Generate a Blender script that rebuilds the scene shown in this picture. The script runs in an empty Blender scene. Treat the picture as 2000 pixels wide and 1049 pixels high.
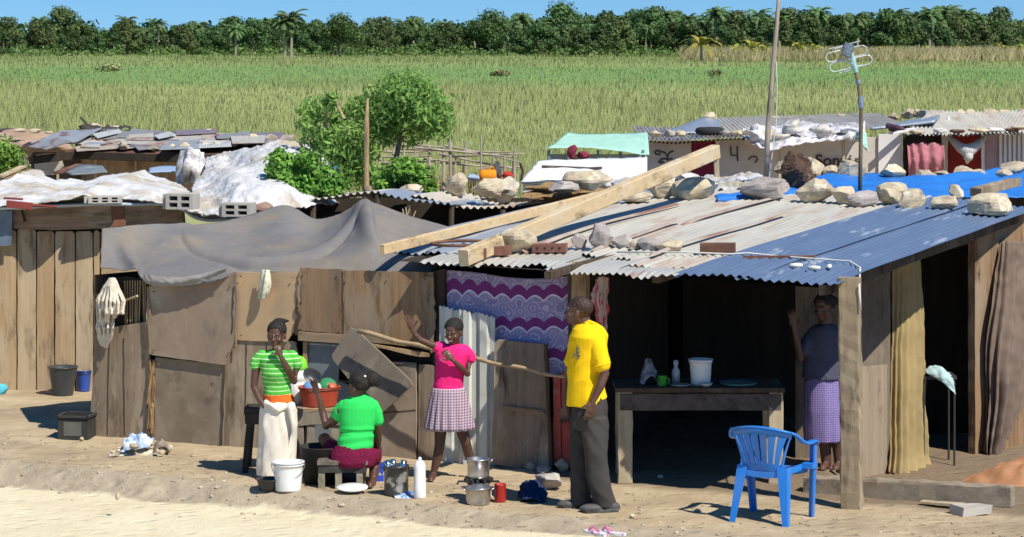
import bpy, math, random
import numpy as np
from mathutils import Vector, Matrix, noise
random.seed(7); np.random.seed(7)
V = Vector
R = math.radians
sc = bpy.context.scene
COL = sc.collection
# ------------------------------------------------------------------ camera
F, CX, HY, CZ = 4940.0, 1000.0, 77.0, 3.7
cd = bpy.data.cameras.new('camera'); cam = bpy.data.objects.new('camera', cd); COL.objects.link(cam)
cam.location = (0, 0, CZ); cam.rotation_euler = (R(90), 0, 0)
cd.sensor_width = 36; cd.lens = 36 * F / 2000; cd.shift_y = -(524.5 - HY) / 2000
cd.clip_start = .5; cd.clip_end = 12000
sc.camera = cam
# ------------------------------------------------------------------ world, sun, exposure
SUN_EL, SUN_X, SUN_Y = 51.0, .66, -.75          # direction towards the sun
w = bpy.data.worlds.new('World'); sc.world = w; w.use_nodes = True
nt = w.node_tree; nt.nodes.clear()
wo = nt.nodes.new('ShaderNodeOutputWorld'); bg = nt.nodes.new('ShaderNodeBackground')
sk = nt.nodes.new('ShaderNodeTexSky'); sk.sky_type = 'NISHITA'; sk.sun_disc = False
sk.sun_elevation = R(SUN_EL); sk.sun_rotation = math.atan2(SUN_X, SUN_Y)
sk.air_density = 1.0; sk.dust_density = 0; sk.ozone_density = 3.0
tc = nt.nodes.new('ShaderNodeTexCoord'); va = nt.nodes.new('ShaderNodeVectorMath'); va.operation = 'ADD'
va.inputs[1].default_value = (0, 0, .13)
vn = nt.nodes.new('ShaderNodeVectorMath'); vn.operation = 'NORMALIZE'
nt.links.new(tc.outputs['Generated'], va.inputs[0]); nt.links.new(va.outputs[0], vn.inputs[0])
hs_ = nt.nodes.new('ShaderNodeHueSaturation'); hs_.inputs['Saturation'].default_value = 1.35
nt.links.new(vn.outputs[0], sk.inputs['Vector']); nt.links.new(sk.outputs[0], hs_.inputs['Color']); nt.links.new(hs_.outputs[0], bg.inputs[0])
bg.inputs[1].default_value = .10
nt.links.new(bg.outputs[0], wo.inputs[0])
sd = bpy.data.lights.new('sun', 'SUN'); sd.energy = 5.0; sd.angle = R(.5); sd.color = (1, .94, .83)
so = bpy.data.objects.new('sun', sd); COL.objects.link(so)
hz = math.cos(R(SUN_EL)); hn = math.hypot(SUN_X, SUN_Y)
so.rotation_euler = V((SUN_X / hn * hz, SUN_Y / hn * hz, math.sin(R(SUN_EL)))).to_track_quat('Z', 'Y').to_euler()
so.location = (10, -10, 20)
sc.view_settings.view_transform = 'Standard'; sc.view_settings.look = 'None'
sc.view_settings.exposure = 0.33; sc.view_settings.gamma = 1
sc.view_settings.use_curve_mapping = False
# ------------------------------------------------------------------ projection helpers (photo pixel + distance -> world)
def ray(px, py): return V(((px - CX) / F, 1, -(py - HY) / F))
def P(px, py, Y): return V((0, 0, CZ)) + ray(px, py) * Y
def G(px, py, z=0.0): return P(px, py, F * (CZ - z) / (py - HY))
def plane_hit(px, py, p0, n):
    d = ray(px, py); o = V((0, 0, CZ)); return o + d * ((p0 - o).dot(n) / d.dot(n))
class Wall:
    def __init__(s, p0, p1):
        s.p0 = V((p0[0], p0[1], 0)); s.u = V((p1[0] - p0[0], p1[1] - p0[1], 0)).normalized(); s.n = V((s.u.y, -s.u.x, 0))
    def at(s, px, py, off=0): return plane_hit(px, py, s.p0 + s.n * off, s.n)
WA = Wall((-3.92, 23.6), (.33, 21.8))
WR = Wall((3.2, 22.7), (4.92, 24.3))
WB = Wall((-6, 26.7), (-2, 26.5))
WF = Wall((0, 46), (10, 46))
WL = Wall((-10, 40.2), (0, 39.6))
E0 = V((-1.17, 21.4, 1.8)); ED = V((3.70, -1.64, 0)).normalized(); SD = V((.48, .877, 0)).normalized(); SLOPE = .05
def roof(a, b, h=0): return E0 + ED * a + SD * b + V((0, 0, b * SLOPE + h))
RN = (ED.cross(SD + V((0, 0, SLOPE)))).normalized()
def sag(a, b):
    """the left end of the eave stops short and hangs a little lower"""
    t = min(1, max(0, (a - .9) / 1.6)); return .085 * (1 - t * t * (3 - 2 * t)) * max(0, 1 - max(0, b - .5) / 2.2)
def eave_b(a): t = min(1, max(0, (a - .9) / 1.6)); return .72 * (1 - t * t * (3 - 2 * t))
def RP(px, py):
    h = 0
    for _ in range(5):
        p = plane_hit(px, py, E0 + V((0, 0, h)), RN); q = p - E0; k = ED.x * SD.y - ED.y * SD.x
        h = -sag((q.x * SD.y - q.y * SD.x) / k, (ED.x * q.y - ED.y * q.x) / k)
    return p
# ------------------------------------------------------------------ objects
WM = {}
def reg(o, M, parent):
    if parent is not None:
        o.parent = parent; o.matrix_basis = WM[parent.name].inverted() @ M
    else: o.matrix_basis = M
    WM[o.name] = M.copy()
def tag(o, label=None, cat=None, group=None, kind=None):
    if label: o['label'] = label
    if cat: o['category'] = cat
    if group: o['group'] = group
    if kind: o['kind'] = kind
    return o
def empty(name, loc, label, cat, group=None):
    o = bpy.data.objects.new(name, None); o.empty_display_size = .1; COL.objects.link(o)
    reg(o, Matrix.Translation(V(loc)), None); return tag(o, label, cat, group)
def frame(o, x, y, z):
    M = Matrix((x, y, z)).transposed().to_4x4(); M.translation = o; return M
def mk(name, geo, m, parent=None, M=None, smooth=False, label=None, cat=None, group=None, kind=None, uv=None, flat_angle=None):
    vs, fs = geo
    if M is None:
        if parent is not None: M = WM[parent.name]
        else:
            a = np.array([tuple(v) for v in vs]); lo = a.min(0); hi = a.max(0)
            M = Matrix.Translation(V(((lo[0] + hi[0]) / 2, (lo[1] + hi[1]) / 2, lo[2])))
    Mi = M.inverted()
    me = bpy.data.meshes.new(name)
    me.from_pydata([tuple(Mi @ V(v)) for v in vs], [], fs)
    if uv is not None:
        l = me.uv_layers.new(name='UVMap')
        idx = np.zeros(len(me.loops), dtype=np.int32); me.loops.foreach_get('vertex_index', idx)
        l.data.foreach_set('uv', np.array(uv, dtype=np.float32)[idx].ravel())
    me.materials.append(m)
    if smooth: me.shade_smooth()
    me.update()
    o = bpy.data.objects.new(name, me); COL.objects.link(o); reg(o, M, parent)
    return tag(o, label, cat, group, kind)
def join(*gs):
    vs, fs = [], []
    for g in gs:
        k = len(vs); vs += list(g[0]); fs += [tuple(i + k for i in f) for f in g[1]]
    return vs, fs
def box(c, s, M3=None, jit=0):
    vs = []
    for i in range(8):
        v = V(((i & 1) - .5, ((i >> 1) & 1) - .5, ((i >> 2) & 1) - .5))
        v = V((v.x * s[0], v.y * s[1], v.z * s[2]))
        if jit: v += V([random.uniform(-jit, jit) for _ in range(3)])
        if M3: v = M3 @ v
        vs.append(V(c) + v)
    return vs, [(0, 2, 3, 1), (4, 5, 7, 6), (0, 1, 5, 4), (2, 6, 7, 3), (0, 4, 6, 2), (1, 3, 7, 5)]
def rotz(a): return Matrix.Rotation(a, 3, 'Z')
def basis(d, up=V((0, 0, 1))):
    d = d.normalized(); x = d.cross(up)
    if x.length < 1e-3: x = d.cross(V((0, 1, 0)))
    x.normalize(); return x, x.cross(d)
def bar(p0, p1, w, h, up=V((0, 0, 1)), roll=0, jit=0, seg=6):
    """rectangular timber from p0 to p1 with worn, slightly uneven faces"""
    d = p1 - p0; x, z = basis(d, up)
    rings = []
    for k in range(seg + 1):
        c = p0 + d * (k / seg)
        j = [V([random.uniform(-jit, jit) for _ in range(3)]) for _ in range(8)]
        b = .12
        q = [(-1, -1 + b), (-1 + b, -1), (1 - b, -1), (1, -1 + b), (1, 1 - b), (1 - b, 1), (-1 + b, 1), (-1, 1 - b)]
        rings.append([c + x * a * w / 2 + z * e * h / 2 + j[i] for i, (a, e) in enumerate(q)])
    return skinrings(rings)
def skinrings(rings, cap=True):
    n = len(rings[0]); vs = [v for r in rings for v in r]; fs = []
    for k in range(len(rings) - 1):
        for i in range(n):
            j = (i + 1) % n; fs.append((k * n + i, k * n + j, (k + 1) * n + j, (k + 1) * n + i))
    if cap:
        fs.append(tuple(reversed(range(n)))); b = (len(rings) - 1) * n; fs.append(tuple(b + i for i in range(n)))
    return vs, fs
def tube(path, r, n=10, cap=True):
    path = [V(p) for p in path]; rr = r if isinstance(r, (list, tuple)) else [r] * len(path)
    rings = []; px = None
    for k, p in enumerate(path):
        d = path[min(k + 1, len(path) - 1)] - path[max(k - 1, 0)]; d.normalize()
        if px is None: x, z = basis(d)
        else:
            x = (px - d * px.dot(d)).normalized(); z = x.cross(d)
        px = x
        rings.append([p + (x * math.cos(t) + z * math.sin(t)) * rr[k] for t in [2 * math.pi * i / n for i in range(n)]])
    return skinrings(rings, cap)
def lathe(c, prof, n=28, jit=0, M3=None, squash=1):
    rings = []
    for r, z in prof:
        ring = []
        for i in range(n):
            t = 2 * math.pi * i / n; v = V((math.cos(t) * r, math.sin(t) * r * squash, z))
            if M3: v = M3 @ v
            ring.append(V(c) + v)
        rings.append(ring)
    return skinrings(rings)
def sphere(c, r, n=14, M3=None):
    r = (r, r, r) if isinstance(r, (int, float)) else r
    rings = []
    for k in range(1, n):
        ph = math.pi * k / n
        ring = []
        for i in range(n + 4):
            t = 2 * math.pi * i / (n + 4)
            v = V((math.sin(ph) * math.cos(t) * r[0], math.sin(ph) * math.sin(t) * r[1], -math.cos(ph) * r[2]))
            if M3: v = M3 @ v
            ring.append(V(c) + v)
        rings.append(ring)
    return skinrings(rings)
def capsule(p0, r0, p1, r1, n=12):
    return join(tube([p0, p1], [r0, r1], n), sphere(p0, r0, 8), sphere(p1, r1, 8))
def limb(pts, n=12):
    """pts: [(point, radius)...] tapered chain"""
    g = [tube([p for p, _ in pts], [r for _, r in pts], n)]
    g += [sphere(p, r, 8) for p, r in pts]
    return join(*g)
def loft(rings, n=28):
    """rings: (centre, half axis a, half axis b[, power])"""
    out = []
    for q in rings:
        c, a, b = q[:3]; pw = q[3] if len(q) > 3 else 1
        ring = []
        for i in range(n):
            t = 2 * math.pi * i / n; ct, st = math.cos(t), math.sin(t)
            ct = math.copysign(abs(ct) ** pw, ct); st = math.copysign(abs(st) ** pw, st)
            ring.append(c + a * ct + b * st)
        out.append(ring)
    return skinrings(out)
def dens(pts, step, jit, closed=True):
    out = []
    n = len(pts)
    for i in range(n if closed else n - 1):
        a, b = pts[i], pts[(i + 1) % n]; k = max(1, int((b - a).length / step))
        for j in range(k):
            p = a.lerp(b, j / k)
            if j: p = p + V([random.uniform(-jit, jit) for _ in range(3)])
            out.append(p)
    return out
def panel(name, wall, pts, off, thick, m, parent, jit=.004, label=None, step=.1, lean=0, **kw):
    """a sheet of board cut to an outline, standing on a wall plane"""
    pp = [wall.at(px, py, off) for px, py in pts]
    c = sum(pp, V()) / len(pp)
    pp = dens(pp, step, jit)
    pp = [p - wall.n * (p - (wall.p0 + wall.n * off)).dot(wall.n) for p in pp]
    if lean: pp = [p + wall.n * lean * (c.z - p.z) for p in pp]
    n = len(pp); vs = pp + [p - wall.n * thick for p in pp]
    fs = [tuple(range(n)), tuple(reversed(range(n, 2 * n)))] + [((i + 1) % n, i, i + n, (i + 1) % n + n) for i in range(n)]
    M = frame(c, wall.u, -wall.n, V((0, 0, 1)))
    return mk(name, (vs, fs), m, parent, M, label=label, **kw)
def cr(p0, p1, p2, p3, t):
    return .5 * ((2 * p1) + (-p0 + p2) * t + (2 * p0 - 5 * p1 + 4 * p2 - p3) * t * t + (-p0 + 3 * p1 - 3 * p2 + p3) * t ** 3)
def cat(pts, n):
    m = len(pts); out = []
    for i in range(n):
        x = i / (n - 1) * (m - 1); k = min(int(x), m - 2); t = x - k
        a = pts[k - 1] if k > 0 else 2 * pts[0] - pts[1]
        d = pts[k + 2] if k + 2 < m else 2 * pts[m - 1] - pts[m - 2]
        out.append(cr(a, pts[k], pts[k + 1], d, t))
    return out
def patch(name, rows, nu, nv, m, parent=None, wr=.0, ws=3.0, crump=0, cs=3.0, corr=None, seed=0, smooth=True, thick=0, disp=None, **kw):
    """cloth or tin surface through rows of control points; wr/ws wrinkle height and scale"""
    g = [cat([np.array(tuple(p)) for p in row], nu) for row in rows]
    cols = [cat([g[r][i] for r in range(len(rows))], nv) for i in range(nu)]
    vs = []; uv = []
    P3 = np.array([[cols[i][j] for i in range(nu)] for j in range(nv)])
    du = np.gradient(P3, axis=1); dv = np.gradient(P3, axis=0)
    N = np.cross(du, dv); N /= np.linalg.norm(N, axis=2, keepdims=True) + 1e-9
    if N[..., 2].mean() < 0: N = -N
    arc = np.concatenate([[0], np.cumsum(np.linalg.norm(np.diff(P3[nv // 2], axis=0), axis=1))])
    for j in range(nv):
        for i in range(nu):
            p = V(P3[j, i]); n = V(N[j, i]); d = 0
            if wr:
                q = p * ws + V((seed * 7.3, seed * 1.7, 0))
                d += wr * (noise.noise(q) + .5 * (1 - 2 * abs(noise.noise(q * 2.1 + V((5, 3, 1))))) + .3 * noise.noise(q * 5))
            if crump:
                q = p * cs + V((seed * 3.1, 2, seed)); d += crump * (1 - 2.6 * abs(noise.noise(q)) + .5 * (1 - 2.6 * abs(noise.noise(q * 2.3 + V((4, 1, 7))))) + .25 * (1 - 2.6 * abs(noise.noise(q * 5.1))))
            if corr: d += corr[1] * math.sin(arc[i] / corr[0] * 2 * math.pi)
            if disp: d += disp(i / (nu - 1), j / (nv - 1))
            vs.append(p + n * d); uv.append((i / (nu - 1), j / (nv - 1)))
    fs = [(j * nu + i, j * nu + i + 1, (j + 1) * nu + i + 1, (j + 1) * nu + i) for j in range(nv - 1) for i in range(nu - 1)]
    o = mk(name, (vs, fs), m, parent, smooth=smooth, uv=uv, **kw)
    if thick:
        s = o.modifiers.new('thickness', 'SOLIDIFY'); s.thickness = thick; s.offset = 0
    return o
def rock(c, w, d, h, seed, n=10, rough=.22, rot=None, edge=.62):
    """faceted stone resting with its base at c"""
    M3 = rotz(rot if rot is not None else seed * 1.7)
    rnd = random.Random(seed); cuts = []
    for _ in range(17):
        v = V((rnd.uniform(-1, 1), rnd.uniform(-1, 1), rnd.uniform(-.8, 1))).normalized(); cuts.append((v, rnd.uniform(edge - .04, .95)))
    vs0, fs = sphere((0, 0, 0), 1, 16); vs = []
    for v in vs0:
        v = V([math.copysign(abs(q) ** .8, q) for q in v])
        for n_, k in cuts:
            e = v.dot(n_) - k
            if e > 0: v -= n_ * e
        v *= 1 + rough * .5 * noise.noise(v * 1.6 + V((seed, 0, 0))) + rough * .25 * noise.noise(v * 5 + V((0, seed, 0)))
        v = V((v.x * w / 2 / .85, v.y * d / 2 / .85, v.z * h / 2 / .82)); vs.append(M3 @ v)
    z0 = min(v.z for v in vs)
    return [V(c) + v - V((0, 0, z0 + h * .06)) for v in vs], fs
# ------------------------------------------------------------------ materials
def new_mat(name):
    m = bpy.data.materials.new(name); m.use_nodes = True; t = m.node_tree
    return m, t, t.nodes['Principled BSDF']
def L(t, a, b): t.links.new(a, b)
def tex(t, kind, vec, **kw):
    n = t.nodes.new(kind)
    for k, v in kw.items():
        if k in n.inputs: n.inputs[k].default_value = v
        else: setattr(n, k, v)
    if vec is not None: L(t, vec, n.inputs['Vector'])
    return n
def mapping(t, vec, scale=(1, 1, 1), loc=(0, 0, 0), rot=(0, 0, 0)):
    n = t.nodes.new('ShaderNodeMapping'); n.inputs['Scale'].default_value = scale; n.inputs['Location'].default_value = loc
    n.inputs['Rotation'].default_value = rot; L(t, vec, n.inputs[0]); return n.outputs[0]
def ramp(t, fac, stops):
    n = t.nodes.new('ShaderNodeValToRGB'); e = n.color_ramp.elements
    while len(e) > 1: e.remove(e[-1])
    for i, (p, c) in enumerate(stops):
        x = e[0] if i == 0 else e.new(p)
        x.position = p; x.color = (c, c, c, 1) if isinstance(c, (int, float)) else (*c, 1)
    L(t, fac, n.inputs[0]); return n.outputs[0]
def mix(t, fac, a, b, mode='MIX'):
    n = t.nodes.new('ShaderNodeMix'); n.data_type = 'RGBA'; n.blend_type = mode
    for s, v in ((n.inputs[0], fac), (n.inputs[6], a), (n.inputs[7], b)):
        if isinstance(v, (int, float)): s.default_value = v
        elif isinstance(v, tuple): s.default_value = (*v, 1)
        else: L(t, v, s)
    return n.outputs[2]
def math_(t, op, a, b=0.0, c=None):
    n = t.nodes.new('ShaderNodeMath'); n.operation = op
    for s, v in zip(n.inputs, (a, b, c)):
        if v is None: continue
        if isinstance(v, (int, float)): s.default_value = v
        else: L(t, v, s)
    return n.outputs[0]
def bumpn(t, b, h, strength, dist=.02):
    n = t.nodes.new('ShaderNodeBump'); n.inputs['Strength'].default_value = strength; n.inputs['Distance'].default_value = dist
    L(t, h, n.inputs['Height']); L(t, n.outputs[0], b.inputs['Normal'])
MC = {}
def mat(name, c1, c2=None, scale=4, st=(1, 1, 1), rough=.85, bump=.3, metal=0, c3=None, s3=1.3, t3=(.5, .62), spec=.25, lo=.32, hi=.68, c4=None, s4=9, t4=(.6, .7), st4=(1, 1, 1), st3=(1, 1, 1), fine=40, bd=.01, sheen=0):
    if name in MC: return MC[name]
    m, t, b = new_mat(name); c2 = c2 or tuple(x * .75 for x in c1)
    o = t.nodes.new('ShaderNodeTexCoord').outputs['Object']
    oi = t.nodes.new('ShaderNodeObjectInfo')
    ad = t.nodes.new('ShaderNodeVectorMath'); ad.operation = 'MULTIPLY_ADD'; L(t, oi.outputs['Random'], ad.inputs[0]); ad.inputs[1].default_value = (17, 29, 13); L(t, o, ad.inputs[2])
    o = ad.outputs[0]
    n1 = tex(t, 'ShaderNodeTexNoise', mapping(t, o, st), Scale=scale, Detail=8.0, Roughness=.62)
    col = ramp(t, n1.outputs[0], [(lo, c1), (hi, c2)])
    if c3:
        n3 = tex(t, 'ShaderNodeTexNoise', mapping(t, o, st3, (3, 1, 7)), Scale=s3, Detail=7.0, Roughness=.6)
        col = mix(t, ramp(t, n3.outputs[0], [(t3[0], 0.0), (t3[1], 1.0)]), col, c3)
    if c4:
        n4 = tex(t, 'ShaderNodeTexNoise', mapping(t, o, st4, (8, 2, 4)), Scale=s4, Detail=5.0, Roughness=.7)
        col = mix(t, ramp(t, n4.outputs[0], [(t4[0], 0.0), (t4[1], 1.0)]), col, c4)
    L(t, col, b.inputs['Base Color'])
    b.inputs['Roughness'].default_value = rough; b.inputs['Metallic'].default_value = metal; b.inputs['Specular IOR Level'].default_value = spec
    if sheen: b.inputs['Sheen Weight'].default_value = sheen
    if bump:
        nf = tex(t, 'ShaderNodeTexNoise', mapping(t, o, st), Scale=fine, Detail=4.0)
        h = math_(t, 'ADD', math_(t, 'MULTIPLY', nf.outputs[0], .4), n1.outputs[0])
        bumpn(t, b, h, bump, bd)
    MC[name] = m; return m
def wood(name, c1, c2, c3=None, axis='z', scale=1.6, plank=0, rough=.9, **kw):
    """weathered timber with the grain along a local axis"""
    st = {'z': (9, 9, .55), 'x': (.55, 9, 9), 'y': (9, .55, 9)}[axis]
    st3 = {'z': (2.2, 2.2, .6), 'x': (.6, 2.2, 2.2), 'y': (2.2, .6, 2.2)}[axis]
    return mat(name, c1, c2, scale=scale, st=st, rough=rough, c3=c3, s3=1.5, st3=st3, fine=14, bump=.6, bd=.006, lo=.3, hi=.7, c4=tuple(x * .42 for x in c2), s4=3.1, t4=(.53, .72), st4=st3, **kw)
def leaf_mat(name, c1, c2, scale=.3, trans=.25):
    m, t, b = new_mat(name)
    geo = t.nodes.new('ShaderNodeNewGeometry'); o = t.nodes.new('ShaderNodeTexCoord').outputs['Object']
    oi = t.nodes.new('ShaderNodeObjectInfo')
    n1 = tex(t, 'ShaderNodeTexNoise', o, Scale=scale, Detail=3.0)
    r = math_(t, 'ADD', math_(t, 'MULTIPLY', geo.outputs['Random Per Island'], .45), math_(t, 'MULTIPLY', n1.outputs[0], .55))
    col = ramp(t, r, [(.25, c1), (.7, c2)])
    hs = t.nodes.new('ShaderNodeHueSaturation'); L(t, col, hs.inputs['Color'])
    L(t, math_(t, 'MULTIPLY_ADD', oi.outputs['Random'], .5, .75), hs.inputs['Value'])
    L(t, math_(t, 'MULTIPLY_ADD', oi.outputs['Random'], .035, .485), hs.inputs['Hue'])
    L(t, hs.outputs[0], b.inputs['Base Color']); b.inputs['Roughness'].default_value = .6; b.inputs['Specular IOR Level'].default_value = .25
    tr = t.nodes.new('ShaderNodeBsdfTranslucent'); L(t, hs.outputs[0], tr.inputs[0])
    mx = t.nodes.new('ShaderNodeMixShader'); mx.inputs[0].default_value = trans
    L(t, b.outputs[0], mx.inputs[1]); L(t, tr.outputs[0], mx.inputs[2]); L(t, mx.outputs[0], t.nodes['Material Output'].inputs[0])
    return m
def plastic(name, c, rough=.35, spec=.5): return mat(name, c, tuple(x * .85 for x in c), scale=5, rough=rough, spec=spec, bump=.05)
def cloth(name, c, c2=None, **kw):
    k = dict(scale=7, rough=.95, spec=.1, bump=.35, fine=90); k.update(kw); return mat(name, c, c2 or tuple(x * .82 for x in c), **k)
def tin(name, c, c2, rust=(.22, .09, .05), t3=(.56, .66), rough=.45, metal=.35, **kw):
    return mat(name, c, c2, scale=2.2, st=(3, .4, 1), rough=rough, metal=metal, c3=rust, s3=2.0, st3=(2.5, .5, 1), t3=t3, bump=.12, spec=.4, c4=tuple(x * .6 for x in c), t4=(.62, .75), **kw)
# ------------------------------------------------------------------ ground
BK0 = V((-4.46, 22.05, 0)); BKU = V((5.26, -2.9, 0)).normalized(); BKN = V((BKU.y, -BKU.x, 0))   # foot of the bank, normal towards road
def bank_d(x, y): return (x - BK0.x) * BKN.x + (y - BK0.y) * BKN.y
def gz(x, y):
    """height of the ground: yard at 0, bank falling to the sandy road in front"""
    near = max(0, 1 - max(0, y - 24) / 14)
    d = bank_d(x, y) + .05 * noise.noise(V((x * .9, y * .9, 3))) + .03 * noise.noise(V((x * 3, y * 3, 9)))
    t = min(1, max(0, (d + .16) / .34)); t = t * t * (3 - 2 * t)
    z = -(.17 - .022 * (x + 4.5) if x < 0 else max(.03, .071 - .03 * x)) * t if x > -4.5 else -.17 * t
    edge = 0
    z += near * (.012 * noise.noise(V((x * 1.3, y * 1.3, 0))) + (.011 * noise.noise(V((x * 4, y * 4, 1))) + .005 * noise.noise(V((x * 13, y * 13, 2)))) * (1 - .8 * t))
    z -= .19 * min(1, max(0, (x - 2.72) / .25)) * min(1, max(0, (y - 20.95) / .5))
    z += near * .022 * math.exp(-((d - .0) / .16) ** 2) * (noise.noise(V((x * 5, y * 5, 5))))
    return z
def axis_pts(fine0, fine1, step, far0, far1):
    a = list(np.arange(fine0, fine1, step)); s = step; x = fine1
    while x < far1: a.append(x); s *= 1.22; x += s
    a.append(far1); s = step; x = fine0 - step; lo = []
    while x > far0: lo.append(x); s *= 1.22; x -= s
    lo.append(far0); return lo[::-1] + a
xs = axis_pts(-6.4, 6.4, .045, -6000, 6000); ys = axis_pts(18.6, 26.4, .045, -60, 9000)
gv = [(x, y, gz(x, y)) for y in ys for x in xs]; nx = len(xs)
gf = [(j * nx + i, j * nx + i + 1, (j + 1) * nx + i + 1, (j + 1) * nx + i) for j in range(len(ys) - 1) for i in range(nx - 1)]
def ground_mat():
    m, t, b = new_mat('ground'); o = t.nodes.new('ShaderNodeTexCoord').outputs['Object']
    sp = t.nodes.new('ShaderNodeSeparateXYZ'); L(t, o, sp.inputs[0]); X, Y = sp.outputs[0], sp.outputs[1]
    def nz(s, st=(1, 1, 1), d=8.0): return tex(t, 'ShaderNodeTexNoise', mapping(t, o, st), Scale=s, Detail=d, Roughness=.65).outputs[0]
    yard = ramp(t, nz(1.6), [(.3, (.34, .258, .16)), (.55, (.43, .34, .22)), (.75, (.50, .41, .275))])
    yard = mix(t, ramp(t, nz(.9), [(.48, 0.0), (.62, .6)]), yard, (.28, .215, .145))
    yard = mix(t, ramp(t, nz(14), [(.62, 0.0), (.7, .6)]), yard, (.42, .36, .27))
    yard = mix(t, ramp(t, nz(22), [(.64, 0.0), (.7, .55)]), yard, (.13, .10, .07))
    road = ramp(t, nz(2.0), [(.3, (.60, .52, .35)), (.7, (.70, .625, .44))])
    road = mix(t, ramp(t, nz(18), [(.60, 0.0), (.68, .35)]), road, (.40, .34, .235))
    d = math_(t, 'ADD', math_(t, 'MULTIPLY', math_(t, 'SUBTRACT', X, BK0.x), BKN.x), math_(t, 'MULTIPLY', math_(t, 'SUBTRACT', Y, BK0.y), BKN.y))
    d = math_(t, 'ADD', d, math_(t, 'MULTIPLY', math_(t, 'SUBTRACT', nz(1.2), .5), .45))
    d = math_(t, 'ADD', d, math_(t, 'MULTIPLY', math_(t, 'SUBTRACT', nz(7), .5), .12))
    bankc = ramp(t, nz(5), [(.35, (.29, .24, .175)), (.65, (.43, .365, .27))])
    c = mix(t, ramp(t, math_(t, 'ADD', d, .5), [(.22, 0.0), (.38, .75)]), yard, bankc)
    c = mix(t, ramp(t, math_(t, 'ADD', d, .5), [(.63, 0.0), (.70, 1.0)]), c, road)
    floor_shade = math_(t, 'MULTIPLY', ramp(t, math_(t, 'ADD', math_(t, 'MULTIPLY', nz(2), .3), math_(t, 'SUBTRACT', math_(t, 'ADD', Y, math_(t, 'MULTIPLY', X, .45)), 21.15)), [(.30, 0.0), (.55, 1.0)]), math_(t, 'MULTIPLY', math_(t, 'GREATER_THAN', X, .35), math_(t, 'LESS_THAN', Y, 29.0)))
    c = mix(t, math_(t, 'MULTIPLY', floor_shade, .85), c, (.17, .125, .085))  # roof shade over the shack floor put into a darker soil colour
    # field behind the shacks
    f1 = ramp(t, nz(.05, (1, 2.2, 1)), [(.35, (.30, .35, .13)), (.65, (.23, .29, .10))])
    band = math_(t, 'ADD', Y, math_(t, 'MULTIPLY', math_(t, 'SUBTRACT', nz(.012), .5), 120.0))
    f = mix(t, ramp(t, math_(t, 'MULTIPLY', band, .001), [(.18, 0.0), (.215, .75), (.33, .75), (.40, 0.0)]), f1, (.13, .27, .075))
    c = mix(t, ramp(t, math_(t, 'MULTIPLY', math_(t, 'ADD', Y, math_(t, 'MULTIPLY', nz(.3), 8.0)), .01), [(.50, 0.0), (.60, 1.0)]), c, f)
    L(t, c, b.inputs['Base Color']); b.inputs['Roughness'].default_value = .95; b.inputs['Specular IOR Level'].default_value = .1
    vv = tex(t, 'ShaderNodeTexVoronoi', mapping(t, o, (1, 1.6, 1)), Scale=4.5); dent = ramp(t, vv.outputs['Distance'], [(.10, 0.0), (.35, 1.0)])
    h = math_(t, 'ADD', math_(t, 'MULTIPLY', dent, .7), math_(t, 'ADD', nz(9), math_(t, 'MULTIPLY', nz(45), .35))); bumpn(t, b, h, .75, .03)
    return m
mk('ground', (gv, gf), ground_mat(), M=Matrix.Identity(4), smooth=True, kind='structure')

def quick_mesh(name, co, nv, m, M=None, parent=None, smooth=False):
    """co: (N*nv,3) array, each nv vertices make one face"""
    N = len(co) // nv; me = bpy.data.meshes.new(name)
    me.vertices.add(N * nv); me.vertices.foreach_set('co', np.asarray(co, dtype=np.float32).ravel())
    me.loops.add(N * nv); me.loops.foreach_set('vertex_index', np.arange(N * nv, dtype=np.int32))
    me.polygons.add(N); me.polygons.foreach_set('loop_start', np.arange(0, N * nv, nv, dtype=np.int32))
    me.update(calc_edges=True); me.materials.append(m)
    o = bpy.data.objects.new(name, me); COL.objects.link(o); reg(o, M or Matrix.Identity(4), parent); return o
def grass_mat():
    m, t, b = new_mat('grass_blades'); o = t.nodes.new('ShaderNodeTexCoord').outputs['Object']; geo = t.nodes.new('ShaderNodeNewGeometry')
    sp = t.nodes.new('ShaderNodeSeparateXYZ'); L(t, o, sp.inputs[0])
    n1 = tex(t, 'ShaderNodeTexNoise', mapping(t, o, (1, 2.6, 0)), Scale=.035, Detail=6.0, Roughness=.65).outputs[0]
    r = math_(t, 'ADD', math_(t, 'MULTIPLY', geo.outputs['Random Per Island'], .25), math_(t, 'MULTIPLY', n1, .8))
    c = ramp(t, r, [(.28, (.235, .31, .10)), (.5, (.335, .385, .155)), (.72, (.43, .45, .21))])
    n2 = tex(t, 'ShaderNodeTexNoise', mapping(t, o, (1, 1, 0)), Scale=.012, Detail=3.0).outputs[0]
    band = math_(t, 'MULTIPLY', math_(t, 'ADD', sp.outputs[1], math_(t, 'MULTIPLY', math_(t, 'SUBTRACT', n2, .5), 150.0)), .001)
    c = mix(t, ramp(t, band, [(.175, 0.0), (.24, .6), (.31, .6), (.40, 0.0)]), c, (.16, .29, .10))
    c = mix(t, ramp(t, band, [(.34, 0.0), (.42, .85)]), c, (.17, .235, .075))
    up = t.nodes.new('ShaderNodeCombineXYZ'); up.inputs[1].default_value = -.25; up.inputs[2].default_value = 1; L(t, up.outputs[0], b.inputs['Normal'])
    L(t, c, b.inputs['Base Color']); b.inputs['Roughness'].default_value = .7; b.inputs['Specular IOR Level'].default_value = .1
    tr = t.nodes.new('ShaderNodeBsdfTranslucent'); L(t, c, tr.inputs[0]); mx = t.nodes.new('ShaderNodeMixShader'); mx.inputs[0].default_value = .08
    L(t, b.outputs[0], mx.inputs[1]); L(t, tr.outputs[0], mx.inputs[2]); L(t, mx.outputs[0], t.nodes['Material Output'].inputs[0])
    return m
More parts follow.
